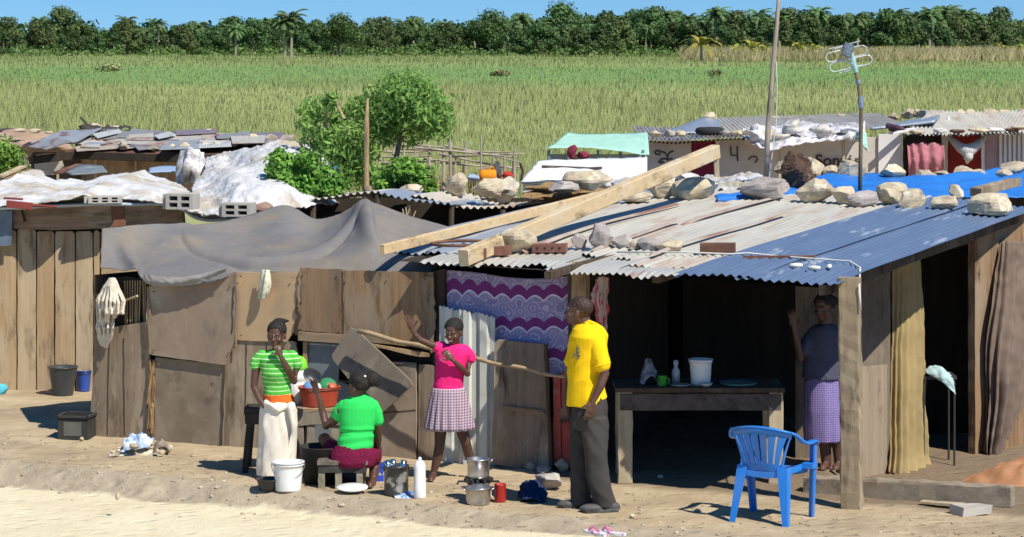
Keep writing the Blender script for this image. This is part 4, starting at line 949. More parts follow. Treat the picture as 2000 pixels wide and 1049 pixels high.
# stool of the seated woman
def stool():
    Yf = 20.82; c = G(669, 957); root = empty('wooden_stool', (c.x, Yf, 0), 'low dark wooden stool under the seated woman in green', 'stool')
    z = .215; x0, x1 = P(620, 905, Yf).x, P(718, 905, Yf).x; m = wood('wood_stool', (.36, .31, .22), (.16, .135, .10), axis='z')
    mk('seat', bar(V((x0, Yf + .13, z)), V((x1, Yf + .13, z)), .30, .035, jit=.004), wood('wood_seat', (.20, .17, .13), (.08, .07, .055), axis='y'), root)
    mk('rail', bar(V((x0 + .01, Yf, z - .045)), V((x1 - .01, Yf, z - .045)), .02, .075, jit=.003), mat('wood_black', (.055, .055, .05), (.03, .03, .028), scale=6, c3=(.15, .14, .12), s3=9, t3=(.58, .66)), root)
    for px in (628, 661, 702): mk('leg', bar(V((P(px, 950, Yf).x, Yf + .01, 0)), V((P(px, 950, Yf).x, Yf + .01, z)), .055, .03, up=V((0, 1, 0)), jit=.003), m, root)
    for px in (630, 704): mk('leg', bar(V((P(px, 950, Yf).x, Yf + .26, 0)), V((P(px, 950, Yf).x, Yf + .26, z)), .055, .03, up=V((0, 1, 0)), jit=.003), m, root)
stool()
# bench behind the standing girl and the washing table
def bench():
    Yb = 21.75; z = .52; root = empty('dark_bench', (P(560, 900, Yb).x, Yb, 0), 'dark narrow bench with black legs behind the girl in the striped top', 'bench')
    m = mat('bench_black', (.05, .043, .036), (.03, .026, .022), scale=5)
    a, b = P(480, 820, Yb), P(600, 820, Yb)
    mk('seat', bar(V((a.x, Yb, z)), V((b.x, Yb, z)), .3, .05, jit=.004), m, root)
    mk('apron', bar(V((a.x + .01, Yb - .14, z - .06)), V((b.x, Yb - .14, z - .06)), .03, .09, jit=.004), m, root)
    for px, dy in ((486, -.12), (590, -.12), (486, .12), (590, .12)):
        mk('leg', bar(V((P(px, 900, Yb).x - .02, Yb + dy, 0)), V((P(px + 6, 900, Yb).x, Yb + dy, z)), .05, .05, jit=.003), m, root)
bench()
def wash_table():
    Yb = 21.45; z = .565; root = empty('washing_stand', (P(610, 900, Yb).x, Yb, 0), 'small grey wooden stand under the red washing basin', 'stand')
    a, b = P(578, 815, Yb), P(668, 815, Yb); m = wood('wood_stand', (.27, .23, .18), (.16, .135, .105), (.3, .26, .2))
    mk('tabletop', bar(V((a.x, Yb + .1, z)), V((b.x, Yb + .1, z)), .36, .03, jit=.003), W_greyx, root)
    mk('apron', bar(V((a.x, Yb - .07, z - .07)), V((b.x, Yb - .07, z - .07)), .02, .11, jit=.003), m, root)
    for px in (586, 608, 655): mk('leg', bar(V((P(px, 850, Yb).x, Yb - .05, 0)), V((P(px, 850, Yb).x, Yb - .05, z)), .07, .03, up=V((0, 1, 0)), jit=.003), m, root)
    for px in (586, 655): mk('leg', bar(V((P(px, 850, Yb).x, Yb + .25, 0)), V((P(px, 850, Yb).x, Yb + .25, z)), .06, .03, up=V((0, 1, 0)), jit=.003), m, root)
    c = V((P(622, 800, Yb).x, Yb + .08, z + .018))
    bucket('washing_basin', c, .145, .175, .165, mat('basin_red', (.42, .065, .03), (.34, .05, .025), scale=4, rough=.4, spec=.5, bump=.03), 'red plastic basin full of dishes on the grey stand', cat_='basin', squash=.8)
    def inb(nm, dx, dy, dz, r, m_, lb, tilt=.5, cat_='bowl'):
        M3 = Matrix.Rotation(tilt, 3, 'Y') @ Matrix.Rotation(.5, 3, 'X')
        mk(nm, lathe(c + V((dx, dy, dz)), [(.004, 0), (r * .5, .0), (r * .9, -r * .35), (r, -r * .7), (r * .96, -r * .7), (r * .5, -.01), (.004, -.01)], 22, M3=M3), m_, smooth=True, label=lb, cat=cat_)
    inb('blue_bowl', -.085, -.03, .20, .07, plastic('bowl_blue', (.16, .34, .68)), 'light blue bowl upside down in the left of the red basin', -.3)
    inb('green_bowl', .07, .02, .21, .085, plastic('bowl_green', (.05, .25, .10)), 'green bowl upside down in the red basin', .1)
    inb('white_bowl', -.01, -.04, .185, .05, PW, 'small white bowl between the blue and green bowls in the basin', .6)
    inb('orange_bowl', .13, -.02, .175, .045, plastic('bowl_orange', (.6, .12, .05)), 'orange red bowl at the right rim of the basin', .8)
    c3 = V((P(577, 780, Yb).x, Yb + .3, z + .015))
    root = empty('water_drum', c3, 'white plastic drum with a bright green top behind the striped girl', 'drum')
    mk('body', lathe(c3, [(.01, 0), (.085, 0), (.095, .02), (.095, .16), (.088, .17), (.088, .19), (.095, .2), (.092, .28), (.01, .28)], 28), PW, root, smooth=True)
    mk('top', lathe(c3 + V((0, 0, .28)), [(.01, 0), (.085, 0), (.083, .03), (.068, .08), (.045, .11), (.01, .12)], 28), plastic('plastic_lime', (.22, .62, .04)), root, smooth=True)
wash_table()
bucket('white_pail', G(563, 957), .105, .125, .235, PW, 'open white pail standing in front of the striped girl', handle=.12)
bucket('black_basin', G(527, 955), .085, .112, .085, plastic('basin_black', (.025, .024, .024)), 'shallow black basin left of the white pail', cat_='basin', rib=False)
mk('black_tub', lathe(V((-1.60, 21.1, 0)), [(.01, 0), (.13, 0), (.17, .30), (.18, .31), (.165, .31), (.125, .02), (.01, .015)], 26), SOOT, smooth=True, label='black sooty tub between the white pail and the stool', cat='tub')
mk('white_plate', lathe(G(688, 962) + V((0, 0, .02)), [(.004, 0), (.08, 0), (.13, .022), (.128, .028), (.08, .008), (.004, .008)], 30, M3=Matrix.Rotation(.08, 3, 'X')), PW, smooth=True, label='white plate lying on the ground in front of the stool', cat='plate')
mk('blue_packet', box(G(737, 942) + V((.0, .05, .07)), (.09, .07, .15), rotz(.3), .006), mat('packet', (.02, .06, .45), (.6, .5, .02), scale=12, lo=.55, hi=.6), label='blue and yellow packet behind the right foot of the seated woman', cat='packet')
mk('dark_pan', lathe(V((-1.33, 21.15, 0)), [(.01, 0), (.10, 0), (.12, .12), (.115, .12), (.095, .01), (.01, .01)], 20), mat('pan_blue', (.03, .04, .09), rough=.4), smooth=True, label='dark blue enamel pan under the stool', cat='pan')
# buckets at the left wall
bucket('black_bucket', G(123, 772), .105, .15, .30, plastic('bucket_grey', (.045, .05, .055)), 'large dark grey bucket by the plank wall', handle=-.0, rib=False)
bucket('blue_bucket', G(164, 764), .06, .075, .22, plastic('bucket_blue', (.03, .08, .36)), 'small blue bucket next to the large dark grey bucket')
def crate():
    c = G(146, 859) + V((0, .12, 0)); M3 = rotz(-.15); root = empty('black_crate', c, 'small open black box at the left corner of the tarp shack', 'box')
    g = [box(c + M3 @ V((0, 0, .01)), (.28, .24, .02), M3)]
    for dx, dy, sx, sy in ((0, -.12, .28, .015), (0, .12, .28, .015), (-.14, 0, .015, .24), (.14, 0, .015, .24)): g.append(box(c + M3 @ V((dx, dy, .105)), (sx, sy, .21), M3, .004))
    mk('shell', join(*g), mat('crate_black', (.05, .05, .045), (.03, .03, .028), scale=5), root)
    mk('rim', join(*[box(c + M3 @ V((dx, dy, .212)), (sx, sy, .018), M3) for dx, dy, sx, sy in ((0, -.13, .31, .03), (0, .13, .31, .03), (-.145, 0, .03, .29), (.145, 0, .03, .29))]), PBK, root)
    mk('label_patch', box(c + M3 @ V((.0, -.13, .10)), (.17, .006, .13), M3), mat('patch_grey', (.13, .13, .11), (.09, .09, .08), scale=8), root)
crate()
mk('cyan_cloth', rock(G(2, 770), .14, .1, .10, 4), cloth('cloth_cyan', (.1, .5, .65)), smooth=True, label='bit of cyan plastic at the left edge by the plank wall', cat='plastic')
# rubbish heap
def heap():
    rnd = random.Random(4); c = G(272, 885)
    mound('rubble_heap', c, .32, .2, .10, mat('rubble', (.40, .35, .25), (.20, .16, .12), scale=9, c3=(.55, .5, .38), s3=9), 'small heap of rubble at the foot of the tarp shack wall', 8, n=30)
    for i in range(16):
        p = c + V((rnd.uniform(-.3, .3), rnd.uniform(-.22, .12), .01)); s = rnd.uniform(.03, .07); p.z = max(0, .07 * (1 - abs(p.x - c.x) / .32))
        mk('stone', rock(p, s * 1.2, s, s * .7, i + 60), STONE, smooth=False, label='small pale stone in the rubble heap by the tarp shack', cat='stone', group='stones of the rubble heap')
    rag('blue_rag', [[c + V((-.12, .02, .12)), c + V((0, .05, .17)), c + V((.13, .02, .12))], [c + V((-.13, -.06, .08)), c + V((0, -.05, .13)), c + V((.12, -.05, .10))], [c + V((-.14, -.12, .02)), c + V((-.02, -.13, .05)), c + V((.1, -.1, .06))]], cloth('rag_blue', (.25, .36, .55), (.6, .62, .66), scale=14, lo=.4, hi=.6), 'blue and white rag on top of the rubble heap', 26, 18, wr=.04, ws=16)
    rag('brown_rag', [[c + V((.15, .0, .07)), c + V((.2, .02, .12)), c + V((.28, .0, .05))], [c + V((.14, -.08, .02)), c + V((.21, -.08, .07)), c + V((.27, -.08, .01))]], cloth('rag_brown', (.12, .09, .07), (.3, .25, .2), scale=14), 'striped brown rag at the right of the rubble heap', 16, 12, wr=.03, ws=16)
heap()
# stones at the door foot and loose in the yard
for px, py, w_, h_, m_, lb in [(1037, 920, .09, .08, STONEG, 'grey stone standing at the foot of the grey door'), (1062, 925, .16, .06, STONEG, 'flat grey stone at the right foot of the grey door'), (1096, 920, .13, .10, STONE, 'yellow cream stone at the foot of the red boards'), (1075, 955, .26, .13, STONEG, 'rounded earthen lump in front of the grey door'), (230, 975, .05, .05, STONE, 'white pebble at the edge of the road bank'), (1235, 1012, .05, .03, STONE, 'tiny pebble on the ground right of the man'), (1290, 935, .05, .03, STONE, 'tiny pebble at the threshold under the table'), (160, 862, .05, .035, STONE, 'pebble by the black box')]:
    mk('stone', rock(G(px, py), w_, w_ * .7, h_, px), m_, label=lb, cat='stone')
rag('dark_cloth', [[G(1018, 962) + V((0, 0, .01)), G(1040, 955) + V((0, 0, .07)), G(1066, 966) + V((0, 0, .01))], [G(1016, 974) + V((0, 0, .01)), G(1040, 972) + V((0, 0, .09)), G(1066, 976) + V((0, 0, .02))], [G(1020, 982), G(1042, 984) + V((0, 0, .03)), G(1062, 984)]], cloth('cloth_navy', (.02, .04, .10)), 'crumpled navy cloth on the ground between the red mug and the man', 24, 18, wr=.04, ws=14)
def sandal():
    for px, a, lb in ((1165, .7, 'left white patterned flip flop lying at the bottom edge'), (1195, 1.0, 'right white patterned flip flop lying at the bottom edge')):
        c = G(px, 1045) + V((0, 0, .005)); M3 = rotz(a); r = empty('sandal', c, lb, 'sandal')
        pts = [(-.025, -.11), (.025, -.11), (.035, -.04), (.03, .02), (.045, .09), (.02, .13), (-.02, .13), (-.04, .09), (-.03, .02), (-.035, -.04)]
        vs = [c + M3 @ V((x, y, z)) for z in (0, .018) for x, y in pts]; n = len(pts)
        mk('sole', (vs, [tuple(reversed(range(n))), tuple(range(n, 2 * n))] + [(i, (i + 1) % n, (i + 1) % n + n, i + n) for i in range(n)]), mat('sandal_white', (.62, .60, .62), (.40, .2, .33), scale=30, lo=.56, hi=.6), r)
        mk('strap', tube([c + M3 @ V((-.035, 0, .015)), c + M3 @ V((-.01, .05, .05)), c + M3 @ V((0, .09, .015)), c + M3 @ V((.01, .05, .05)), c + M3 @ V((.035, 0, .015))], .006, 6), plastic('strap_pink', (.6, .1, .3)), r)
sandal()
def litter():
    rs = random.Random(21); g = []
    for i in range(380):
        x = rs.uniform(-5.2, 4.5); y = 22.05 - .551 * (x + 4.46) + rs.choice((rs.uniform(-.15, .35), rs.uniform(0, 1.6), rs.uniform(-.9, 1.8)))
        if y > 21.6 and x > .8: continue
        s = rs.uniform(.006, .02) * (1.8 if rs.random() < .08 else 1); z = gz(x, y); c = V((x, y, z + s * .2))
        vs, fs = sphere((0, 0, 0), 1, 4); g.append(([c + V((v.x * s * rs.uniform(.7, 1.2), v.y * s, v.z * s * .6)) for v in vs], fs))
    tag(mk('pebbles', join(*g), mat('pebble', (.40, .33, .235), (.28, .225, .16), scale=3, c3=(.52, .46, .36), s3=2)), 'small pebbles and clods strewn over the trodden yard', 'pebbles', kind='stuff')
    g = []
    for i in range(260):
        x = rs.uniform(-5, 4); y = 22.05 - .551 * (x + 4.46) + rs.uniform(-.2, 1.5); a = rs.uniform(0, 6.3); l = rs.uniform(.02, .08); z = gz(x, y) + .006
        if y > 21.6 and x > .8: continue
        g.append(tube([V((x, y, z)), V((x + l * math.cos(a), y + l * math.sin(a), z + .004))], .0025, 4))
    tag(mk('straw_bits', join(*g), mat('straw_bit', (.36, .28, .17), (.16, .12, .08), scale=3)), 'bits of straw and twigs scattered over the yard', 'straw', kind='stuff')
litter()
# bamboo pole
bp0, bp1 = WA.at(700, 647, .22), P(1112, 738, 21.3)
mk('bamboo_pole', tube([bp0.lerp(bp1, i / 20) + V((0, 0, .008 * math.sin(i * 1.3) - .05 * math.sin(i / 20 * math.pi) * .3)) for i in range(21)], [.021 - .008 * i / 20 + (.003 if i % 3 == 0 else 0) for i in range(21)], 10), mat('bamboo', (.42, .31, .18), (.30, .21, .12), scale=3, st=(6, 6, 1)), smooth=True, label='long thin bamboo pole slanting across the wall behind the pink girl', cat='pole')
# curtains and stool in the doorway
rag('yellow_curtain', [[WR.at(x, y, o) for x, y, o in r_] for r_ in [[(1743, 492, .04), (1770, 486, .06), (1794, 478, .04)], [(1740, 620, .04), (1768, 620, .08), (1802, 620, .04)], [(1737, 760, .06), (1766, 760, .12), (1806, 760, .06)], [(1735, 880, .10), (1768, 880, .16), (1812, 880, .08)], [(1732, 924, .14), (1766, 930, .22), (1818, 920, .14)]]], cloth('curtain_ochre', (.36, .275, .13), (.28, .21, .105), scale=4), 'long ochre yellow curtain hanging left of the dark doorway', 70, 60, wr=.02, ws=3, cat_='curtain', folds=(6, .026, .6))
rag('brown_curtain', [[WR.at(x, y, o) for x, y, o in r_] for r_ in [[(1952, 478, .06), (1975, 470, .12), (2030, 480, .08)], [(1938, 560, .08), (1975, 560, .16), (2035, 560, .1)], [(1926, 660, .1), (1965, 700, .24), (2040, 640, .1)], [(1928, 780, .1), (1958, 800, .22), (2000, 760, .12)], [(1922, 880, .1), (1938, 900, .14), (1962, 850, .1)]]], cloth('curtain_brown', (.20, .15, .12), (.15, .11, .085), scale=4), 'brown cloth knotted up in heavy folds at the right edge', 80, 80, wr=.03, ws=2.6, cat_='curtain', folds=(6, .035, 3))
def inner_stool():
    r = empty('iron_stand', (3.78, 23.2, -.19), 'thin dark stand with a pale cloth inside the right doorway', 'stand')
    m = mat('stand_dark', (.05, .048, .045), rough=.5)
    for dx, dy in ((0, 0), (.28, 0), (0, .3), (.28, .3)): mk('leg', tube([V((3.76 + dx, 23.1 + dy, -.19)), V((3.76 + dx, 23.1 + dy, .60))], .010, 8), m, r)
    mk('seat', box((3.90, 23.25, .61), (.32, .34, .03)), m, r)
    rag('pale_cloth', [[V((3.80, 23.3, .66)), V((3.9, 23.3, .67)), V((4.0, 23.25, .64))], [V((3.78, 23.1, .65)), V((3.91, 23.06, .68)), V((4.02, 23.06, .60))], [V((3.84, 23.04, .62)), V((3.95, 23.02, .55)), V((4.03, 23.02, .46))]], cloth('cloth_pale', (.4, .55, .56)), 'pale aqua cloth lying over the stand in the doorway', 20, 20, wr=.03, ws=10, cat_='cloth')
inner_stool()
# ------------------------------------------------------------------ people
SKIN = mat('skin', (.105, .050, .034), (.078, .036, .025), scale=6, rough=.42, spec=.45, bump=.04)
PALM = mat('skin_palm', (.30, .15, .10), (.24, .11, .075), scale=8, rough=.5, bump=.03)
HAIR = mat('hair_black', (.012, .010, .009), (.03, .025, .022), scale=40, st=(1, 1, 1), rough=.75, bump=.6, fine=120)
EYEW = plastic('eye_white', (.6, .57, .52)); EYED = plastic('eye_dark', (.01, .008, .007), rough=.2)
LIPS = mat('lips', (.16, .06, .05), rough=.4, bump=.02)
def remeshed(name, geo, vox, sm, m, parent, smooth=True, post=None, **k):
    """one continuous surface from overlapping tapered volumes"""
    M = WM[parent.name]; Mi = M.inverted()
    me = bpy.data.meshes.new('tmp'); me.from_pydata([tuple(Mi @ V(v)) for v in geo[0]], [], geo[1]); me.update()
    o = bpy.data.objects.new('tmp', me); COL.objects.link(o)
    r = o.modifiers.new('r', 'REMESH'); r.mode = 'VOXEL'; r.voxel_size = vox
    if sm: s = o.modifiers.new('s', 'SMOOTH'); s.factor = .5; s.iterations = sm
    dg = bpy.context.evaluated_depsgraph_get(); e = bpy.data.meshes.new_from_object(o.evaluated_get(dg))
    bpy.data.objects.remove(o); bpy.data.meshes.remove(me)
    n = len(e.vertices); co = np.zeros(n * 3, dtype=np.float32); e.vertices.foreach_get('co', co); co = co.reshape(-1, 3)
    if post:
        no = np.zeros(n * 3, dtype=np.float32); e.vertices.foreach_get('normal', no); no = no.reshape(-1, 3)
        T = np.array(M.translation)
        for i in range(n): co[i] += no[i] * post(V(co[i] + T), V(no[i]))
        e.vertices.foreach_set('co', co.ravel())
    e.materials.clear(); e.materials.append(m)
    if smooth: e.shade_smooth()
    e.name = name; q = bpy.data.objects.new(name, e); COL.objects.link(q); reg(q, M.copy(), parent); return tag(q, **k)
def hf(c, f, up=V((0, 0, 1))):
    f = f.normalized(); x = f.cross(up).normalized(); u = x.cross(f)
    return Matrix((x, f, u)).transposed()                # columns: right, forward, up
def head_geo(c, M3, H, jaw=1.0):
    E = lambda p, r: sphere(V(c) + M3 @ (V(p) * H), tuple(q * H for q in r), 12, M3)
    return join(E((0, -.06, .13), (.335, .42, .35)), E((0, .08, -.10), (.275, .31, .36)), E((0, .20, -.38), (.15 * jaw, .14, .11)), E((0, .10, -.30), (.22 * jaw, .2, .17)),
                E((0, .405, -.135), (.075, .085, .07)), E((0, .375, -.04), (.04, .06, .12)), E((0, .345, -.245), (.12, .065, .035)), E((0, .340, -.305), (.11, .065, .038)),
                E((-.13, .325, .055), (.10, .06, .035)), E((.13, .325, .055), (.10, .06, .035)), E((-.17, .25, -.15), (.10, .09, .09)), E((.17, .25, -.15), (.10, .09, .09)),
                E((-.325, -.02, -.08), (.045, .085, .12)), E((.325, -.02, -.08), (.045, .085, .12)))
def face_bits(c, M3, H, parent, smile=False):
    for s in (-1, 1):
        p = V(c) + M3 @ V((s * .125 * H, .335 * H, -.01 * H))
        e = mk('eye', sphere(p, (.036 * H, .03 * H, .016 * H), 10, M3), EYEW, parent, smooth=True)
        mk('iris', sphere(p + M3 @ V((0, .022 * H, 0)), (.018 * H, .012 * H, .018 * H), 8, M3), EYED, e, smooth=True)
    mk('lips', join(sphere(V(c) + M3 @ V((0, .372 * H, -.248 * H)), (.11 * H, .045 * H, .026 * H), 10, M3), sphere(V(c) + M3 @ V((0, .366 * H, -.30 * H)), (.095 * H, .045 * H, .03 * H), 10, M3)), LIPS, parent, smooth=True)
    if smile: mk('teeth', sphere(V(c) + M3 @ V((0, .400 * H, -.272 * H)), (.075 * H, .025 * H, .016 * H), 8, M3), EYEW, parent, smooth=True)
def hair_cap(c, M3, H, parent, th=.035, low=-.08, m=None, extra=None, seed=0):
    g = [sphere(V(c) + M3 @ (V((0, -.075, .15)) * H), tuple((r + th) * H for r in (.335, .42, .345)), 18, M3)]
    if extra: g += extra
    def post(p, n):
        return .004 * noise.noise(p * 90)
    o = remeshed('hair', join(*g), .0045, 1, m or HAIR, parent, post=post)
    # trim the cap away from the face: keep what lies behind the hairline
    import bmesh
    bm = bmesh.new(); bm.from_mesh(o.data); T = WM[parent.name].translation; Mi = M3.inverted(); dele = []
    for v in bm.verts:
        q = Mi @ (v.co + T - V(c)) / H
        front = q.y > .02 + .42 * max(0, q.z - .02) * 1.0 and q.z < .36 and abs(q.x) < .42
        if (q.y > .30 - .2 * max(0, .36 - q.z) and q.z < .30 and front) or (q.z < low - .55 * max(0, -q.y) * .6 and q.y > -.75 and q.z < low) or (front and q.z < .12): dele.append(v)
    bmesh.ops.delete(bm, geom=dele, context='VERTS'); bm.to_mesh(o.data); bm.free(); o.data.shade_smooth(); return o
def hand_geo(w_, d, n, L_=.17, curl=.35, spread=.12, tside=1, curls=None):
    """wrist, pointing direction, palm normal; five separate fingers"""
    d = d.normalized(); n = (n - d * n.dot(d)).normalized(); s = d.cross(n)
    k = L_ / .17; g = []
    pc = w_ + d * .045 * k; M3 = Matrix((s, d, n)).transposed()
    g.append(sphere(pc, (.038 * k, .052 * k, .015 * k), 10, M3)); g.append(limb([(w_ - d * .02, .021 * k), (w_ + d * .03 * k, .020 * k)], 10))
    for i, (o, ln, rd) in enumerate([(.030, .066, .0088), (.011, .076, .0092), (-.009, .071, .0088), (-.028, .056, .0078)]):
        a = curls[i] if curls else curl; p = w_ + d * .082 * k + s * o * k * tside; dd = (d + s * o / .03 * spread * tside).normalized(); pts = [(p - dd * .02, rd * k)]
        for seg, f in enumerate((.42, .32, .26)):
            ax = s; dd = (Matrix.Rotation(-a * (.6 if seg == 0 else 1), 3, ax) @ dd); 
            if (Matrix.Rotation(.1, 3, ax) @ d).dot(n) > d.dot(n): dd = Matrix.Rotation(2 * a * (.6 if seg == 0 else 1), 3, ax) @ dd
            p = p + dd * ln * f * k; pts.append((p, rd * k * (1 - .08 * (seg + 1))))
        g.append(limb(pts, 8))
    p = w_ + d * .025 * k + s * .022 * k * tside; dd = (d * .6 + s * tside * .85 + n * .25).normalized(); pts = [(p, .0115 * k)]
    for ln in (.035, .026): p = p + dd * ln * k; pts.append((p, .0095 * k)); dd = (dd + d * .5 + n * .15).normalized()
    g.append(limb(pts, 8)); return join(*g)
def foot_geo(ankle, d, L_=.24, z=0):
    d = V((d.x, d.y, 0)).normalized(); s = V((d.y, -d.x, 0)); b = V((ankle.x, ankle.y, z)); k = L_ / .24
    M3 = Matrix((s, d, V((0, 0, 1)))).transposed()
    g = [sphere(b - d * .035 * k + V((0, 0, .028)), (.030 * k, .038 * k, .030), 10, M3), sphere(b + d * .08 * k + V((0, 0, .024)), (.038 * k, .085 * k, .026), 10, M3), limb([(ankle, .032 * k), (b + V((0, 0, .045)), .030 * k), (b + d * .07 * k + V((0, 0, .034)), .024 * k)], 10)]
    for i, o in enumerate((-.026, -.012, 0, .012, .024)):
        g.append(capsule(b + d * (.14 * k) + s * o * k + V((0, 0, .014)), .011 * k, b + d * (.178 - abs(o - .0) * .5) * k + s * o * 1.15 * k + V((0, 0, .012)), .009 * k, 8))
    return join(*g)
def JF(Y0): return lambda px, py, dy=0: P(px, py, Y0 + dy)
def fabric_noise(a, s, seed=0, v=1): return lambda p, n: a * (noise.noise(V((p.x * s, p.y * s, p.z * s * v + seed))) + .6 * (1 - 2 * abs(noise.noise(V((p.x * s * 1.7 + seed, p.y * s * 1.7, p.z * s * 1.7 * v + p.x * 6))))))
XA = V((1, 0, 0))
# --- girl in the green striped top -------------------------------------------------------------
def girl_striped():
    Y0 = F * CZ / (934 - HY); J = JF(Y0); b = V((P(540, 900, Y0).x, Y0, 0)); m = V((1, 0, 0)); k = Y0 / F
    root = empty('person', b, 'girl in green striped top and long white wrap with one hand over her mouth', 'person')
    hc = J(540, 653); H = .225; M3 = hf(hc, V((-.22, -1, -.12))); hx = lambda w_: V((w_ * k, 0, 0)); hy = lambda w_: V((0, w_ * k, 0))
    g = [head_geo(hc, M3, H), limb([(J(543, 672, .01), .050), (J(544, 692, .02), .050)])]
    g.append(loft([(J(542, 690), hx(24), hy(14)), (J(541, 700), hx(33), hy(20)), (J(541, 730), hx(27), hy(19)), (J(542, 765), hx(23), hy(18)), (J(543, 800), hx(30), hy(23)), (J(543, 830), hx(30), hy(24))]))
    g.append(limb([(J(508, 699), .042), (J(499, 725), .036), (J(496, 755, -.01), .031), (J(506, 778, -.03), .029), (J(519, 798, -.05), .020)]))
    g.append(limb([(J(574, 699), .042), (J(577, 722), .036), (J(574, 744, -.04), .031), (J(562, 720, -.12), .029), (J(548, 696, -.15), .020)]))
    g.append(hand_geo(J(519, 798, -.05), V((.35, -.1, -1)), V((.6, .8, .2)), .16, .35, .08, 1))
    g.append(hand_geo(J(548, 696, -.15), V((-.32, .02, 1)), V((-.3, 1, .1)), .14, .75, .05, 1))
    for s in (-1, 1): g.append(limb([(J(543 + s * 13, 835), .075), (J(543 + s * 12, 880), .05), (J(543 + s * 12, 925), .035)])); g.append(foot_geo(J(543 + s * 13, 925), V((s * .25 - .2, -1, 0)), .21))
    remeshed('body', join(*g), .005, 3, SKIN, root)
    face_bits(hc, M3, H, root)
    hair_cap(hc, M3, H, root, .03, extra=[sphere(J(553, 627, .02), (.03, .03, .022)), capsule(J(556, 626, .02), .014, J(563, 627, .0), .008), sphere(J(545, 628, .04), (.05, .05, .03))])
    st, t, bs = new_mat('striped_jersey'); o = t.nodes.new('ShaderNodeTexCoord').outputs['Object']; sp = t.nodes.new('ShaderNodeSeparateXYZ'); L(t, o, sp.inputs[0])
    n = tex(t, 'ShaderNodeTexNoise', o, Scale=6.0)
    ph = math_(t, 'FRACT', math_(t, 'MULTIPLY', math_(t, 'ADD', sp.outputs[2], math_(t, 'MULTIPLY', n.outputs[0], .02)), 26.0))
    c = ramp(t, ph, [(.0, (.07, .42, .045)), (.52, (.07, .42, .045)), (.58, (.42, .70, .30)), (.78, (.42, .70, .30)), (.84, (.05, .34, .04)), (1.0, (.05, .34, .04))])
    L(t, c, bs.inputs['Base Color']); bs.inputs['Roughness'].default_value = .9
    g = [loft([(J(542, 684, .0), hx(17), hy(13)), (J(541, 692), hx(29), hy(19)), (J(541, 700), hx(37), hy(24)), (J(541, 712), hx(34), hy(26)), (J(541, 730, -.01), hx(30), hy(27)), (J(541, 750), hx(26), hy(22)), (J(542, 765), hx(27), hy(22)), (J(542, 772), hx(28), hy(22))])]
    g += [limb([(J(512, 695), .052), (J(501, 706), .050), (J(498, 713), .048)]), limb([(J(570, 695), .052), (J(577, 706), .050), (J(579, 712), .048)])]
    remeshed('striped_top', join(*g), .006, 3, st, root, post=fabric_noise(.004, 9))
    remeshed('waist_band', loft([(J(542, 769), hx(28), hy(23)), (J(545, 779), hx(30), hy(24)), (J(546, 790), hx(32), hy(25))]), .006, 2, cloth('cloth_orange', (.75, .16, .02), (.5, .1, .03)), root, post=fabric_noise(.004, 14))
    def sk(p, n): return .012 * noise.noise(V((p.x * 16 + p.z * 3, p.y * 16, p.z * 2.2))) + .008 * (1 - 2 * abs(noise.noise(V((p.x * 9 - p.z * 5, p.y * 9, p.z * 3)))))
    g = [loft([(J(543, 784), hx(30), hy(25)), (J(545, 800), hx(36), hy(29)), (J(544, 830), hx(38), hy(31)), (J(542, 870), hx(37), hy(32)), (J(540, 905), hx(37), hy(33)), (J(539, 926), hx(36), hy(33))])]
    g += [limb([(J(520, 786, -.12), .016), (J(545, 800, -.14), .02), (J(570, 792, -.12), .02)]), sphere(J(568, 797, -.13), (.035, .03, .03)), limb([(J(568, 800, -.14), .02), (J(572, 830, -.14), .016), (J(570, 860, -.14), .010)])]
    remeshed('white_wrap', join(*g), .007, 2, cloth('cloth_white', (.78, .72, .62), (.70, .63, .53), scale=3), root, post=sk)
girl_striped()
